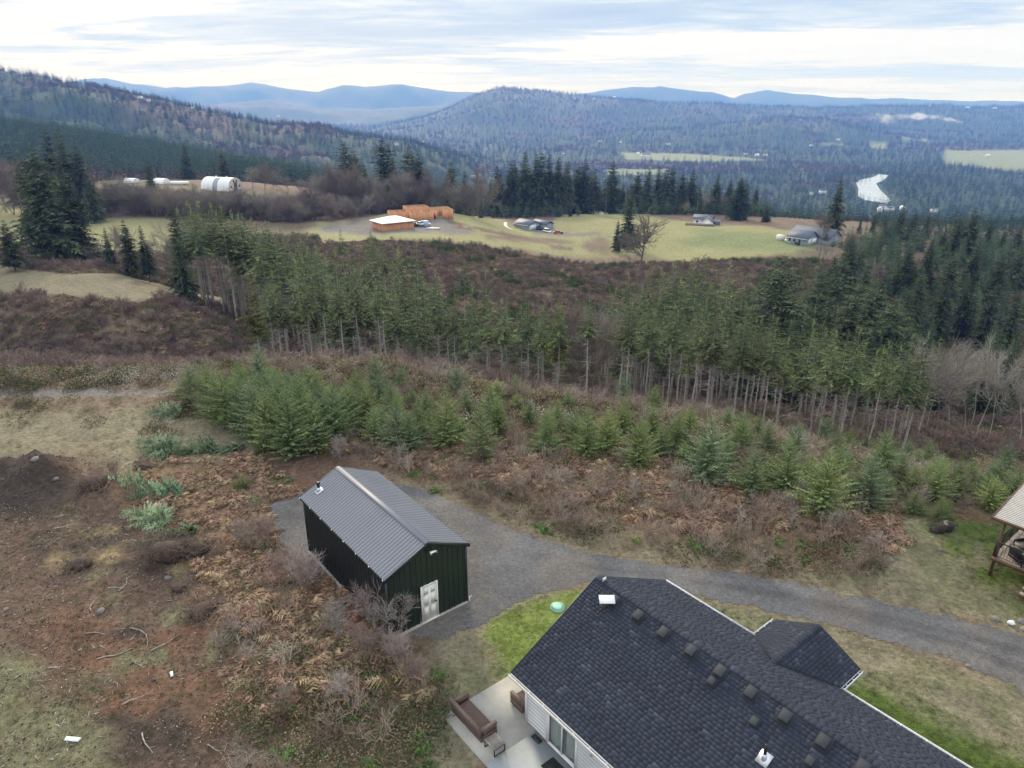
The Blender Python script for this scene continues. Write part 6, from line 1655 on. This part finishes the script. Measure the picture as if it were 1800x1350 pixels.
def litter():
    rs = np.random.default_rng(811); b = MB()
    X = []; Yv = []
    for pl, n in (([(-150, 880), (400, 930), (430, 1400), (-200, 1500)], 30000), ([(430, 900), (560, 1000), (760, 1140), (780, 1400), (430, 1450)], 2600), ([(760, 1130), (1050, 1030), (920, 1200), (780, 1350)], 900), ([(1440, 1100), (1830, 1240), (1900, 1400), (1500, 1190)], 700)):
        x, y = rnd_poly(zpoly(pl), n, 812 + n, .2); X.append(x); Yv.append(y)
    x = np.concatenate(X); y = np.concatenate(Yv); ok = clear_of(x, y, .05); x = x[ok]; y = y[ok]; n = len(x)
    k = fbm(x / 1.7, y / 1.7, 815, 3) + rs.normal(0, .08, n) > .47; x = x[k]; y = y[k]; n = len(x)
    P = np.column_stack([x, y, heights(x, y) + .03]); D = rs.normal(0, 1, (n, 3)); D[:, 2] *= .15; D /= np.linalg.norm(D, axis=1, keepdims=True)
    ln = rs.exponential(.10, n) + .035
    pal = np.array([(.34, .29, .22), (.22, .17, .12), (.12, .08, .06), (.40, .37, .32), (.25, .13, .07)])
    blades(b, P, D, np.minimum(ln, .7), rs.uniform(.018, .05, n), pal[rs.integers(0, 5, n)] * rs.uniform(.7, 1.1, (n, 1)), 0, rs)
    tag(b.obj('ground_litter', M['debris']), 'chips, twigs and straw littering the cleared ground', kind='stuff')
litter()
# bare shrubs by the shed
SHR = [bare_mesh('bare_shrub_branches', 2.6, 350 + i, ((.30, .25, .22), (.26, .20, .17), (.33, .29, .26))[i], (6, 6, 5), .55, .12, .035, .007, shrink=.6, stems=6) for i in range(3)]
for i, (u, v, hgt, k, lb) in enumerate(((700, 1118, 2.7, 2, 'bare grey shrub against the shed front left of the door'), (655, 1100, 2.3, 0, 'bare shrub at the near corner of the shed'), (540, 1045, 2.8, 0, 'large pinkish bare shrub beside the shed side wall'), (500, 1030, 2.3, 1, 'bare shrub left of the large pinkish one'), (470, 960, 1.9, 1, 'small bare shrub at the gravel pad edge left of the shed'), (430, 965, 1.8, 0, 'grey bare shrub above the rust ferns'), (640, 1165, 2.0, 1, 'bare brown shrub below the near shed corner'), (700, 1170, 1.9, 0, 'spreading bare shrub below the shed door'), (590, 1120, 2.0, 2, 'pale bare shrub in the middle of the shed brush'), (730, 1205, 1.5, 1, 'low bare shrub nearest the lawn'), (600, 1230, 1.5, 2, 'thin white twigged shrub among the ferns'), (635, 815, 1.7, 1, 'grey bare bush behind the shed roof'), (600, 800, 1.5, 0, 'grey bare bush left behind the shed roof'), (1090, 690, 2.2, 0, 'reddish bare shrub on the plateau rim with seed heads'), (205, 840, 1.3, 1, 'dry bare bush behind the dark soil mound'))):
    h = hit(u, v); o = link('bare_shrub', SHR[k], M['twig'], None, (h[0], h[1], h[2] - .05)); s = hgt / 2.6 * .72; o.scale = (s * 1.1, s * 1.1, s); o.rotation_euler[2] = i * 1.3
    tag(o, lb, 'shrub')

# ------------------------------------------------------------------ vehicles (small in the picture)
def car_mesh_set(kind, paint):
    """returns list of (name, mesh, material); length along x, 4.6 m"""
    parts = []
    prof = {'sedan': [(-2.3, .35), (2.3, .35), (2.32, .75), (1.3, .95), (-1.9, .98), (-2.3, .85)], 'truck': [(-2.7, .45), (2.7, .45), (2.72, .95), (1.5, 1.12), (-2.7, 1.08)], 'van': [(-2.4, .35), (2.4, .35), (2.42, .8), (1.7, 1.05), (-2.4, 1.05)]}[kind]
    cab = {'sedan': [(-1.5, .96), (1.0, .94), (.35, 1.42), (-.95, 1.42)], 'truck': [(-.6, 1.08), (1.4, 1.10), (.8, 1.75), (-.5, 1.75)], 'van': [(-2.35, 1.04), (1.6, 1.04), (.9, 1.85), (-2.2, 1.9)]}[kind]
    b = MB(); b.prism(prof, -.92, .92); parts.append(('body', b.mesh('car_body'), paint))
    b = MB(); b.prism(cab, -.78, .78); parts.append(('cabin', b.mesh('car_cabin'), M['glass']))
    b = MB(); z = max(q for _, q in cab); xs = [p for p, q in cab if q > z - .1]; b.box((min(xs), -.77, z - .04), (max(xs), .77, z + .03)); parts.append(('roof', b.mesh('car_roof'), paint))
    return parts
def car(kind, paint, u, v, rz, label, s=1.0, y0=180, xy=None):
    h = hit(u, v, y0) if xy is None else (xy[0], xy[1], hz1(*xy))
    t = thing('car' if kind == 'sedan' else ('pickup_truck' if kind == 'truck' else 'van'), (h[0], h[1], h[2] + .05), rz, label, 'car' if kind == 'sedan' else kind)
    for nm, me, mt in car_mesh_set(kind, paint): link(nm, me, mt, t)
    for x in (-1.45, 1.5):
        for y in (-.93, .93):
            b = MB(); b.tube((x, y - .1, .34), (x, y + .1, .34), .34, .34, 10); b.obj('wheel', M['rubber'], t)
    t.scale = (s, s, s); return t
car('van', M['car_white'], 962, 409, R(-60), 'white van parked before the blue grey garage house', 1.0)
car('truck', M['car_dark'], 946, 404, R(-35), 'dark pickup backed up to the blue grey garage', .95)
car('sedan', M['car_red'], 981, 411, R(5), 'red car alone on the drive right of the white van', 1.0)
car('truck', M['car_white'], 1391, 426, R(-15), 'white pickup on the grass beside the twin garage house', .95)
car('sedan', M['car_dark'], 1408, 430, R(12), 'dark car in front of the twin garage doors', 1.0)
car('sedan', M['car_silver'], 1421, 429, R(8), 'silver car half behind the dark one at the twin garage', 1.0)
car('truck', M['car_white'], 737, 397, R(-20), 'white work truck nearest the sheathed garage', .95)
car('van', M['car_white'], 748, 396, R(-10), 'white van among the work trucks', .9)
car('truck', M['car_dark'], 728, 398, R(10), 'dark work truck behind the sheathed garage', .85)

# ------------------------------------------------------------------ buildings on the meadows
def gable_house(name, u, v, rz, L, W, hw, rise, wall, roofm, label, y0=180, wins=(), doors=(), over=.5, cat='house', group=None, xy=None, z=None, lean=0):
    h = hit(u, v, y0) if xy is None else (xy[0], xy[1], hz1(*xy) if z is None else z)
    t = thing(name, h, rz, label, cat, group)
    b = MB(); b.box((-L / 2, -W / 2, -2.5), (L / 2, W / 2, hw))
    for x in (-L / 2, L / 2): b.add([(x, -W / 2, hw), (x, W / 2, hw), (x, 0, hw + rise)], T=[(0, 1, 2)])
    w = b.obj('wall', wall, t)
    b = MB(); s = rise / (W / 2); o = over
    b.slab([(-L / 2 - o, -W / 2 - o, hw - s * o), (L / 2 + o, -W / 2 - o, hw - s * o), (L / 2 + o, 0, hw + rise), (-L / 2 - o, 0, hw + rise)], .18)
    b.slab([(L / 2 + o, W / 2 + o, hw - s * o), (-L / 2 - o, W / 2 + o, hw - s * o), (-L / 2 - o, 0, hw + rise), (L / 2 + o, 0, hw + rise)], .18)
    b.obj('roof', roofm, t)
    for sgn in (-1, 1):
        b = MB(); b.box((-L / 2 - o, sgn * (W / 2 + o) - .06, hw - s * o - .25), (L / 2 + o, sgn * (W / 2 + o) + .06, hw - s * o - .02)); b.obj('gutter', M['white'], t)
    for side, a, c, z0, z1 in wins:
        b = MB(); f = MB()
        if side in ('S', 'N'):
            y = (-W / 2 if side == 'S' else W / 2); e = -.06 if side == 'S' else .06
            f.box((a - .12, min(y, y + e), z0 - .12), (c + .12, max(y, y + e), z1 + .12)); b.box((a, min(y + e, y + e * 1.5), z0), (c, max(y + e, y + e * 1.5), z1))
        else:
            x = (-L / 2 if side == 'W' else L / 2); e = -.06 if side == 'W' else .06
            f.box((min(x, x + e), a - .12, z0 - .12), (max(x, x + e), c + .12, z1 + .12)); b.box((min(x + e, x + e * 1.5), a, z0), (max(x + e, x + e * 1.5), c, z1))
        fo = f.obj('window', M['white'], t); b.obj('pane', M['glass'], fo)
    for side, a, c, z1 in doors:
        b = MB()
        if side == 'S': b.box((a, -W / 2 - .08, 0), (c, -W / 2, z1))
        elif side == 'E': b.box((L / 2, a, 0), (L / 2 + .08, c, z1))
        else: b.box((-L / 2 - .08, a, 0), (-L / 2, c, z1))
        b.obj('garage_door', M['white'], t)
    return t
# twin garage house on the right of the meadow: front gable with doors, long rear block
rh = gable_house('garage_house', 1409, 427, R(-50), 9.0, 8.4, 2.8, 2.6, M['grey_siding'], M['slate_roof'], 'blue grey house with a gable over white garage doors, cars parked before it', wins=(('S', -3.6, -2.6, .9, 2.2), ('S', -1.6, -.6, .9, 2.2), ('S', .8, 1.8, .9, 2.2)), doors=(('E', -3.4, -1.2, 2.3), ('E', -.4, 3.5, 2.3)))
b = MB(); b.box((-7.5, 4.2, -2.5), (9.5, 13.0, 2.8)); b.add([(-7.5, 4.2, 2.8), (-7.5, 13, 2.8), (-7.5, 8.6, 5.6)], T=[(0, 1, 2)]); b.add([(9.5, 4.2, 2.8), (9.5, 13, 2.8), (9.5, 8.6, 5.6)], T=[(0, 1, 2)]); b.obj('main_wall', M['grey_siding'], rh)
b = MB(); b.slab([(-8, 3.7, 2.5), (10, 3.7, 2.5), (10, 8.6, 5.7), (-8, 8.6, 5.7)], .2); b.slab([(10, 13.5, 2.5), (-8, 13.5, 2.5), (-8, 8.6, 5.7), (10, 8.6, 5.7)], .2); mr_ = b.obj('main_roof', M['slate_roof'], rh)
b = MB(); b.box((3.6, 9.2, 5), (4.5, 10.1, 6.6)); b.obj('chimney', M['trim_dark'], mr_)
b = MB(); b.box((-11, -1.0, -.5), (-8.4, 1.2, 2.0)); b.obj('lean_to', M['offwhite'], rh)
# blue grey garage in the centre
bh = gable_house('garage_house', 927, 401, R(-48), 10.5, 8.5, 2.5, 1.7, M['grey_siding'], M['slate_roof'], 'low blue grey house with slate roof in the meadow hollow', wins=(('E', 2.2, 3.4, .8, 2.0),), doors=(('E', -3.6, .8, 2.3),))
b = MB(); b.box((-1, 4.25, -2), (8.5, 9.5, 2.5)); b.obj('rear_wall', M['grey_siding'], bh)
b = MB(); b.slab([(-1.5, 3.8, 2.4), (9, 3.8, 2.4), (9, 7, 3.7), (-1.5, 7, 3.7)], .18); b.slab([(9, 10, 2.4), (-1.5, 10, 2.4), (-1.5, 7, 3.7), (9, 7, 3.7)], .18); b.obj('rear_roof', M['slate_roof'], bh)
# white house
wh = gable_house('white_house', 1236, 393, R(-22), 9, 6, 2.6, 2.0, M['white'], M['slate_roof'], 'white house with dark roof behind the meadow crest', wins=(('S', -3.2, -2.2, .9, 2.0), ('S', 1.2, 2.0, .9, 2.0)))
b = MB(); b.box((0, -6.2, -2), (5.5, -3, 2.2)); b.add([(0, -6.2, 2.2), (5.5, -6.2, 2.2), (2.7, -6.2, 3.9)], T=[(0, 1, 2)]); b.obj('porch_wall', M['white'], wh)
b = MB(); b.slab([(-.4, -2.6, 2.0), (-.4, -6.6, 2.0), (2.7, -6.6, 4.0), (2.7, -2.6, 4.0)], .15); b.slab([(5.9, -6.6, 2.0), (5.9, -2.6, 2.0), (2.7, -2.6, 4.0), (2.7, -6.6, 4.0)], .15); b.obj('porch_roof', M['slate_roof'], wh)
b = MB(); b.box((5.6, -5.5, -1), (8.6, -2.5, 1.8)); b.slab([(5.3, -5.8, 1.8), (8.9, -5.8, 1.8), (8.9, -2.2, 2.6), (5.3, -2.2, 2.6)], .15); b.obj('shed_annex', M['slate_roof'], wh)
b = MB(); b.box((-7, -.04, 0), (7, .04, 1.3)); ob = b.obj('wooden_fence', M['log'], None, loc=(*hit(1230, 397, 200)[:2], hit(1230, 397, 200)[2] - .1)); ob.rotation_euler[2] = R(-14); tag(ob, 'weathered board fence before the white house', 'fence')

# round barn on its hill
def arch(b, r, h, x0, x1, c=(1, 1, 1), n=16, th=.0):
    V = []; Q = []
    for i in range(n + 1):
        a = math.pi * i / n; y = -math.cos(a) * r; z = math.sin(a) ** .8 * h
        V += [(x0, y, z - .3 * (i in (0, n))), (x1, y, z - .3 * (i in (0, n)))]
    for i in range(n): Q.append((2 * i, 2 * i + 1, 2 * i + 3, 2 * i + 2))
    b.add(V, Q=Q, c=c)
def endwall(b, r, h, x, n=16):
    V = [(x, 0, 0)] + [(x, -math.cos(math.pi * i / n) * r, math.sin(math.pi * i / n) ** .8 * h - .3 * (i in (0, n))) for i in range(n + 1)]
    b.add(V, T=[(0, i, i + 1) for i in range(1, n + 1)])
hb = (atY(390, 326, 392)[0], 392.0, hz1(atY(390, 326, 392)[0], 392.0))
BZ = hb[2] - .3
ba = thing('quonset_barn', (hb[0], hb[1], BZ), R(-20), 'big white round-roofed barn with a grey band on the grassy hill', 'barn')
r_, h_ = 5.6, 6.3
for a, c, m in ((-9, -1.6, 'fabric_white'), (-1.6, 1.6, 'fabric_grey'), (1.6, 9, 'fabric_white')):
    b = MB(); arch(b, r_, h_, a, c)
    o = b.obj('roof_shell' if m != 'fabric_grey' else 'roof_band', M[m], ba, True)
for k in range(13):
    b = MB(); n = 16; x = -9 + 1.5 * k
    arch(b, r_ + .04, h_ + .04, x - .05, x + .05); b.obj('rib', M['offwhite'], ba)
b = MB(); endwall(b, r_ - .02, h_ - .02, 8.96); endwall(b, r_ - .02, h_ - .02, -8.96); b.obj('end_wall', M['barn_front'], ba)
b = MB(); b.box((8.97, -1.2, 0), (9.08, 1.2, 3.9)); b.obj('barn_door', M['barn_door'], ba)
for y, z in ((-3.4, 1.9), (3.0, 1.9), (-1.0, 4.6), (1.0, 4.6)):
    b = MB(); b.box((8.97, y - .5, z - .55), (9.06, y + .5, z + .55)); b.obj('window', M['glass'], ba)
for x in (-3, 4):
    b = MB(); b.tube((x, 0, h_ - .1), (x, 0, h_ + .6), .35, .35, 8); b.obj('roof_ventilator', M['white'], ba)
for i, (u, v, L, r, lb) in enumerate(((232, 321, 7, 2.6, 'white hoop house left of the fir on the barn hill'), (284, 322, 7, 2.8, 'white hoop house right of the fir on the barn hill'), (8, 303, 8, 3.6, 'white hoop house at the far left edge'))):
    h = hit(u, v, 300); t = thing('hoop_house', (h[0], h[1], h[2] - .4), R(-15), lb, 'greenhouse'); b = MB(); arch(b, r, r * 1.1, -L / 2, L / 2); b.obj('skin', M['fabric_white'], t, True); b = MB(); endwall(b, r - .03, r * 1.1 - .03, L / 2); b.obj('end_wall', M['fabric_white'], t)
b = MB(); b.box((-5, -1.2, 0), (5, 1.2, 1.6)); h = hit(315, 324, 300)
t = thing('trailer', (h[0], h[1], h[2] - .1), R(-5), 'long low white trailer left of the round barn', 'trailer'); b.obj('body', M['white'], t)
for x in (-3.6, 3.6):
    b = MB(); b.tube((x, -1.25, .1), (x, 1.25, .1), .35, .35, 8); b.obj('wheel', M['rubber'], t)

# building site: sheathed garage and unroofed timber house
hg = hit(691, 401, 200)
gz = hg[2]
ga = thing('sheathed_garage', (hg[0], hg[1], gz), R(35), 'finished box of orange sheathing under a pale hipped roof at the building site', 'garage')
GL, GW = 13.5, 10.5
b = MB()
for P in (((-GL / 2, -GW / 2), (GL / 2, -GW / 2)), ((GL / 2, -GW / 2), (GL / 2, GW / 2)), ((GL / 2, GW / 2), (-GL / 2, GW / 2)), ((-GL / 2, GW / 2), (-GL / 2, -GW / 2))):
    (x0, y0), (x1, y1) = P; L = math.hypot(x1 - x0, y1 - y0); n = int(L / 1.22)
    for k in range(n):
        f0, f1 = k / n, (k + 1) / n - .0018
        ax, ay = x0 + (x1 - x0) * f0, y0 + (y1 - y0) * f0; bx, by = x0 + (x1 - x0) * f1, y0 + (y1 - y0) * f1
        nx, ny = (y1 - y0) / L * .1, -(x1 - x0) / L * .1
        p = MB(); p.hexa([(ax, ay, -2.0), (bx, by, -2.0), (bx + nx, by + ny, -2.0), (ax + nx, ay + ny, -2.0), (ax, ay, 3.3), (bx, by, 3.3), (bx + nx, by + ny, 3.3), (ax + nx, ay + ny, 3.3)]); p.obj('wall_panel', M['osb'], ga)
b = MB(); e = .9; rz_ = 5.0; zz = 3.15; hx = GL / 2 + e; hy = GW / 2 + e; rx = GL / 2 - GW / 2
b.add([(-hx, -hy, zz), (hx, -hy, zz), (hx, hy, zz), (-hx, hy, zz), (-rx, 0, rz_), (rx, 0, rz_)], Q=[(0, 1, 5, 4), (2, 3, 4, 5)], T=[(1, 2, 5), (3, 0, 4)])
b.box((-hx, -hy, zz - .22), (hx, hy, zz - .01)); b.obj('roof', M['sheath_roof'], ga)
for side in ((-2.2, 0), (2.6, 0)):
    b = MB(); b.box((side[0] - .6, -GW / 2 - .13, 1.7), (side[0] + .6, -GW / 2 - .101, 2.4)); 
    q = MB(); q.box((GL / 2 + .101, side[0] - .7, 1.6), (GL / 2 + .13, side[0] + .7, 2.5)); q.obj('window_opening', M['black'], ga)
def frame_wall(t, x0, y0, x1, y1, z0, hgt, sheath=True, opening=None):
    L = math.hypot(x1 - x0, y1 - y0); ux, uy = (x1 - x0) / L, (y1 - y0) / L; nx, ny = uy * .07, -ux * .07
    b = MB()
    for zz_ in (z0, z0 + hgt - .09):
        b.hexa([(x0 - nx, y0 - ny, zz_), (x1 - nx, y1 - ny, zz_), (x1 + nx, y1 + ny, zz_), (x0 + nx, y0 + ny, zz_), (x0 - nx, y0 - ny, zz_ + .09), (x1 - nx, y1 - ny, zz_ + .09), (x1 + nx, y1 + ny, zz_ + .09), (x0 + nx, y0 + ny, zz_ + .09)])
    n = max(2, int(L / .8))
    for k in range(n + 1):
        s = L * k / n; cx, cy = x0 + ux * s, y0 + uy * s
        b.hexa([(cx - ux * .04 - nx, cy - uy * .04 - ny, z0), (cx + ux * .04 - nx, cy + uy * .04 - ny, z0), (cx + ux * .04 + nx, cy + uy * .04 + ny, z0), (cx - ux * .04 + nx, cy - uy * .04 + ny, z0), (cx - ux * .04 - nx, cy - uy * .04 - ny, z0 + hgt), (cx + ux * .04 - nx, cy + uy * .04 - ny, z0 + hgt), (cx + ux * .04 + nx, cy + uy * .04 + ny, z0 + hgt), (cx - ux * .04 + nx, cy - uy * .04 + ny, z0 + hgt)])
    f = b.obj('stud_frame', M['stud'], t); f['kind'] = 'stuff'
    if sheath:
        m = max(1, int(L / 1.22)); o = .11
        for k in range(m):
            a, c = L * k / m, L * (k + 1) / m - .006
            if opening and opening[0] < (a + c) / 2 < opening[1]: continue
            P = []
            for zz_ in (z0 - 1.5, z0 + hgt - .12):
                for s, q in ((a, 1.0), (c, 1.0), (c, 1.0 + .3), (a, 1.0 + .3)):
                    P.append((x0 + ux * s + nx * q * 1.03, y0 + uy * s + ny * q * 1.03, zz_))
            p = MB(); p.hexa(P); p.obj('wall_panel', M['osb'], t)
hh_ = hit(748, 384, 200)
ho = thing('unfinished_house', (hh_[0], hh_[1], hh_[2] + .1), R(20), 'roofless orange timber house under construction beyond the sheathed garage', 'house')
def rect(x0, y0, x1, y1, z0=0, h=3.0, op=None):
    frame_wall(ho, x0, y0, x1, y0, z0, h, True, op); frame_wall(ho, x1, y0, x1, y1, z0, h); frame_wall(ho, x1, y1, x0, y1, z0, h); frame_wall(ho, x0, y1, x0, y0, z0, h)
rect(-15, 2, -7, 9); rect(-7, -3, 3, 6, 0, 3.2); rect(3, 1, 13, 11, 0, 3.2, (2, 5)); rect(-7, 6, 3, 14, 0, 4.2)
for xa in (-4.5, -1, 6, 9.5): frame_wall(ho, xa, 1.2, xa + .01, 9, 0, 3.0, False)
for ya in (4, 8): frame_wall(ho, -6.5, ya, 12, ya, 0, 3.0, False)
for k in range(9):
    b = MB(); b.box((3.2 + k * 1.1, 1.1, 3.22), (3.26 + k * 1.1, 10.9, 3.42)); b.obj('joist', M['stud'], ho)
def at_site(u, v): return hit(u, v, 200)
b = MB(); b.tube((0, 0, 0), (0, 0, 2.6), 1.1, 1.1, 14); h = at_site(749, 399); tag(b.obj('water_tank', M['blue'], None, loc=h), 'pale blue tank beside the white work trucks', 'tank')
b = MB(); b.box((-2.8, -1.3, 0), (2.8, 1.3, .35)); h = at_site(761, 402); ob = b.obj('board_stack', M['sheath_roof'], None, loc=h); ob.rotation_euler[2] = -.2; tag(ob, 'pale stack of sheathing boards lying right of the blue tank', 'board stack')
h = at_site(757, 384)
tl = thing('telehandler', (h[0], h[1], h[2]), R(200), 'red telehandler parked in front of the timber house', 'loader')
b = MB(); b.box((-2.2, -1.0, .5), (2.2, 1.0, 1.3)); b.box((-1.9, -.9, 1.3), (-.6, .9, 1.9)); b.obj('chassis', M['car_red'], tl)
b = MB(); b.box((-.5, -.95, 1.3), (.9, -.1, 2.5)); b.obj('cab', M['glass'], tl)
b = MB(); b.hexa([(-1.8, .2, 1.8), (3.2, .2, 1.1), (3.2, .6, 1.1), (-1.8, .6, 1.8), (-1.8, .2, 2.2), (3.2, .2, 1.4), (3.2, .6, 1.4), (-1.8, .6, 2.2)]); b.obj('boom', M['car_red'], tl)
for x in (-1.5, 1.5):
    for y in (-1.1, 1.1):
        b = MB(); b.tube((x, y - .2, .6), (x, y + .2, .6), .6, .6, 10); b.obj('wheel', M['rubber'], tl)
# path of pale stone up to the blue grey house
def strip(name, pts, w, mt, label, y0=200, dz=.12):
    P = [hit(u, v, y0) for u, v in pts]; b = MB(); V = []
    for i, p in enumerate(P):
        q = P[min(i + 1, len(P) - 1)]; r = P[max(i - 1, 0)]; dx, dy = q[0] - r[0], q[1] - r[1]; L = math.hypot(dx, dy) + 1e-6
        for s in (-1, 1):
            x, y = p[0] - dy / L * w / 2 * s, p[1] + dx / L * w / 2 * s; V.append((x, y, hz1(x, y) + dz))
    b.add(V, Q=[(2 * i, 2 * i + 1, 2 * i + 3, 2 * i + 2) for i in range(len(P) - 1)])
    tag(b.obj(name, mt), label, kind='structure')
strip('path', [(889, 391), (888, 394), (889, 398), (894, 401), (900, 404)], 1.6, M['sheath_roof'], 'short pale curved path left of the blue grey house')

# ------------------------------------------------------------------ far houses and valley sheds
FARH = [(248, 176, 15, 'small cream house on the left wooded hill crest'), (262, 181, 12, 'second pale house just right of the cream one on the hill'), (340, 194, 10, 'little pale roof below the hill crest'), (490, 205, 20, 'pale barn on the shoulder of the left hill'), (697, 258, 13, 'white roofed house above the tall firs'), (742, 252, 14, 'pale flat roofed house on the hill over the firs'), (832, 314, 12, 'white roof peeping between firs beyond the building site'), (1080, 172, 30, 'tiny white house high on the central hill'), (1055, 250, 22, 'white house at the foot of the central hill'), (1010, 174, 26, 'tiny pale house near the central hill top'), (1175, 255, 24, 'white barn in the valley right of centre'), (1120, 273, 34, 'long white roof in the valley field'), (1135, 276, 40, 'longest white shed in the valley field'), (1090, 252, 20, 'white house in the valley trees'), (990, 272, 16, 'pale roof behind the dark tree line'), (1330, 275, 24, 'pale farm roofs across the field'), (1310, 273, 18, 'small farm roof left of the pale farm roofs'), (1345, 275, 18, 'farm roof right of the pale farm roofs'), (1473, 247, 26, 'white farmhouse in the far small field'), (1425, 258, 18, 'small white roof among far trees'), (1748, 191, 44, 'white house on the far right ridge'), (1700, 190, 30, 'pale roofs on the right ridge left of the white house'), (1633, 187, 22, 'faint roof on the far right ridge'), (1735, 276, 18, 'farmhouse in the large pale field'), (1712, 275, 12, 'outbuilding left of the farmhouse in the pale field'), (1550, 369, 14, 'white roofed shed below the river'), (1562, 373, 20, 'long pale shed below the river'), (1585, 372, 16, 'pale shed right of the long one below the river'), (1640, 376, 14, 'small shed with dome right of the river sheds'), (1545, 375, 18, 'light green roofed shed below the river'), (1445, 342, 16, 'white roof left of the river'), (1425, 345, 13, 'smaller white roof left of the river'), (1170, 302, 16, 'pale house in the valley behind the tree line'), (1120, 310, 14, 'small house in the valley behind the tree line')]
for i, (u, v, L, lb) in enumerate(FARH):
    h = hit(u, v + 3, 450)
    if not h: continue
    s = L * .8
    dy = h[1]
    gable_house('farm_building', 0, 0, R(-30 + 53 * i % 120), s, s * .55, 3.2 + s * .05, s * .16, M['farmland'] if i % 3 else M['white'], M['white'] if L > 14 and i % 2 else M['slate_roof'], lb, over=.3, cat='building', group=None, xy=(h[0], h[1]), z=h[2] + 5 + dy * .0018)

# ------------------------------------------------------------------ smoke and haze
def smoke():
    m = bpy.data.materials.new('wood_smoke'); m.use_nodes = True; nt = m.node_tree; nt.nodes.clear(); N = nt.nodes.new; ln = nt.links.new
    o = N('ShaderNodeOutputMaterial'); tr = N('ShaderNodeBsdfTransparent'); df = N('ShaderNodeBsdfDiffuse'); tl = N('ShaderNodeBsdfTranslucent'); a = N('ShaderNodeAddShader'); mx = N('ShaderNodeMixShader')
    df.inputs[0].default_value = (.45, .46, .48, 1); tl.inputs[0].default_value = (.45, .46, .48, 1)
    ln(df.outputs[0], a.inputs[0]); ln(tl.outputs[0], a.inputs[1])
    g = N('ShaderNodeNewGeometry'); ns = N('ShaderNodeTexNoise'); ns.inputs['Scale'].default_value = .012; ns.inputs['Detail'].default_value = 5; ln(g.outputs['Position'], ns.inputs['Vector'])
    lw = N('ShaderNodeLayerWeight'); lw.inputs[0].default_value = .35
    inv = N('ShaderNodeMath'); inv.operation = 'SUBTRACT'; inv.inputs[0].default_value = 1; ln(lw.outputs['Facing'], inv.inputs[1])
    mr = N('ShaderNodeMapRange'); mr.inputs[1].default_value = .40; mr.inputs[2].default_value = .70; mr.inputs[3].default_value = .0; mr.inputs[4].default_value = .30; ln(ns.outputs[0], mr.inputs[0])
    mu = N('ShaderNodeMath'); mu.operation = 'MULTIPLY'; ln(inv.outputs[0], mu.inputs[0]); ln(mr.outputs[0], mu.inputs[1])
    ln(mu.outputs[0], mx.inputs[0]); ln(tr.outputs[0], mx.inputs[1]); ln(a.outputs[0], mx.inputs[2]); ln(mx.outputs[0], o.inputs['Surface'])
    rs = np.random.default_rng(31); h = hit(1682, 222, 2500); Yp = h[1]; b = MB()
    for k in range(34):
        f = (k / 33) ** 1.2; u = 1684 - 150 * f + rs.normal(0, 4) * (1 + f); v = 214 - 13 * math.sin(min(f * 2.4, 1.9)) + 5 * f + rs.normal(0, 2.0)
        x, z = atY(u, v, Yp); r = (14 + 34 * f) * rs.uniform(.6, 1.15) * Yp / 5000
        bb = rock_mb(1, 900 + k, 1.0); V, T, Q, C = bb.arrays(); b.add(V * np.array((r * 1.5, r, r * .62)) + np.array((x, Yp + rs.normal(0, 40), z)), T=T)
    tag(b.obj('smoke', m, None, True), 'white smoke plume drifting left over the far right valley', kind='stuff')
smoke()
def haze():
    m = bpy.data.materials.new('valley_haze'); m.use_nodes = True; nt = m.node_tree; nt.nodes.clear()
    o = nt.nodes.new('ShaderNodeOutputMaterial'); v = nt.nodes.new('ShaderNodeVolumePrincipled')
    v.inputs['Color'].default_value = HAZE_COL; v.inputs['Density'].default_value = HAZE_DEN; v.inputs['Anisotropy'].default_value = .0; v.inputs['Absorption Color'].default_value = (1, 1, 1, 1)
    nt.links.new(v.outputs[0], o.inputs['Volume'])
    b = MB(); b.box((-17000, -9600, -600), (17000, 14900, 650))
    tag(b.obj('haze', m), 'thin blue winter haze filling the valley', kind='stuff')
HAZE_COL = (.17, .35, 1.0, 1); HAZE_DEN = .000125
haze()
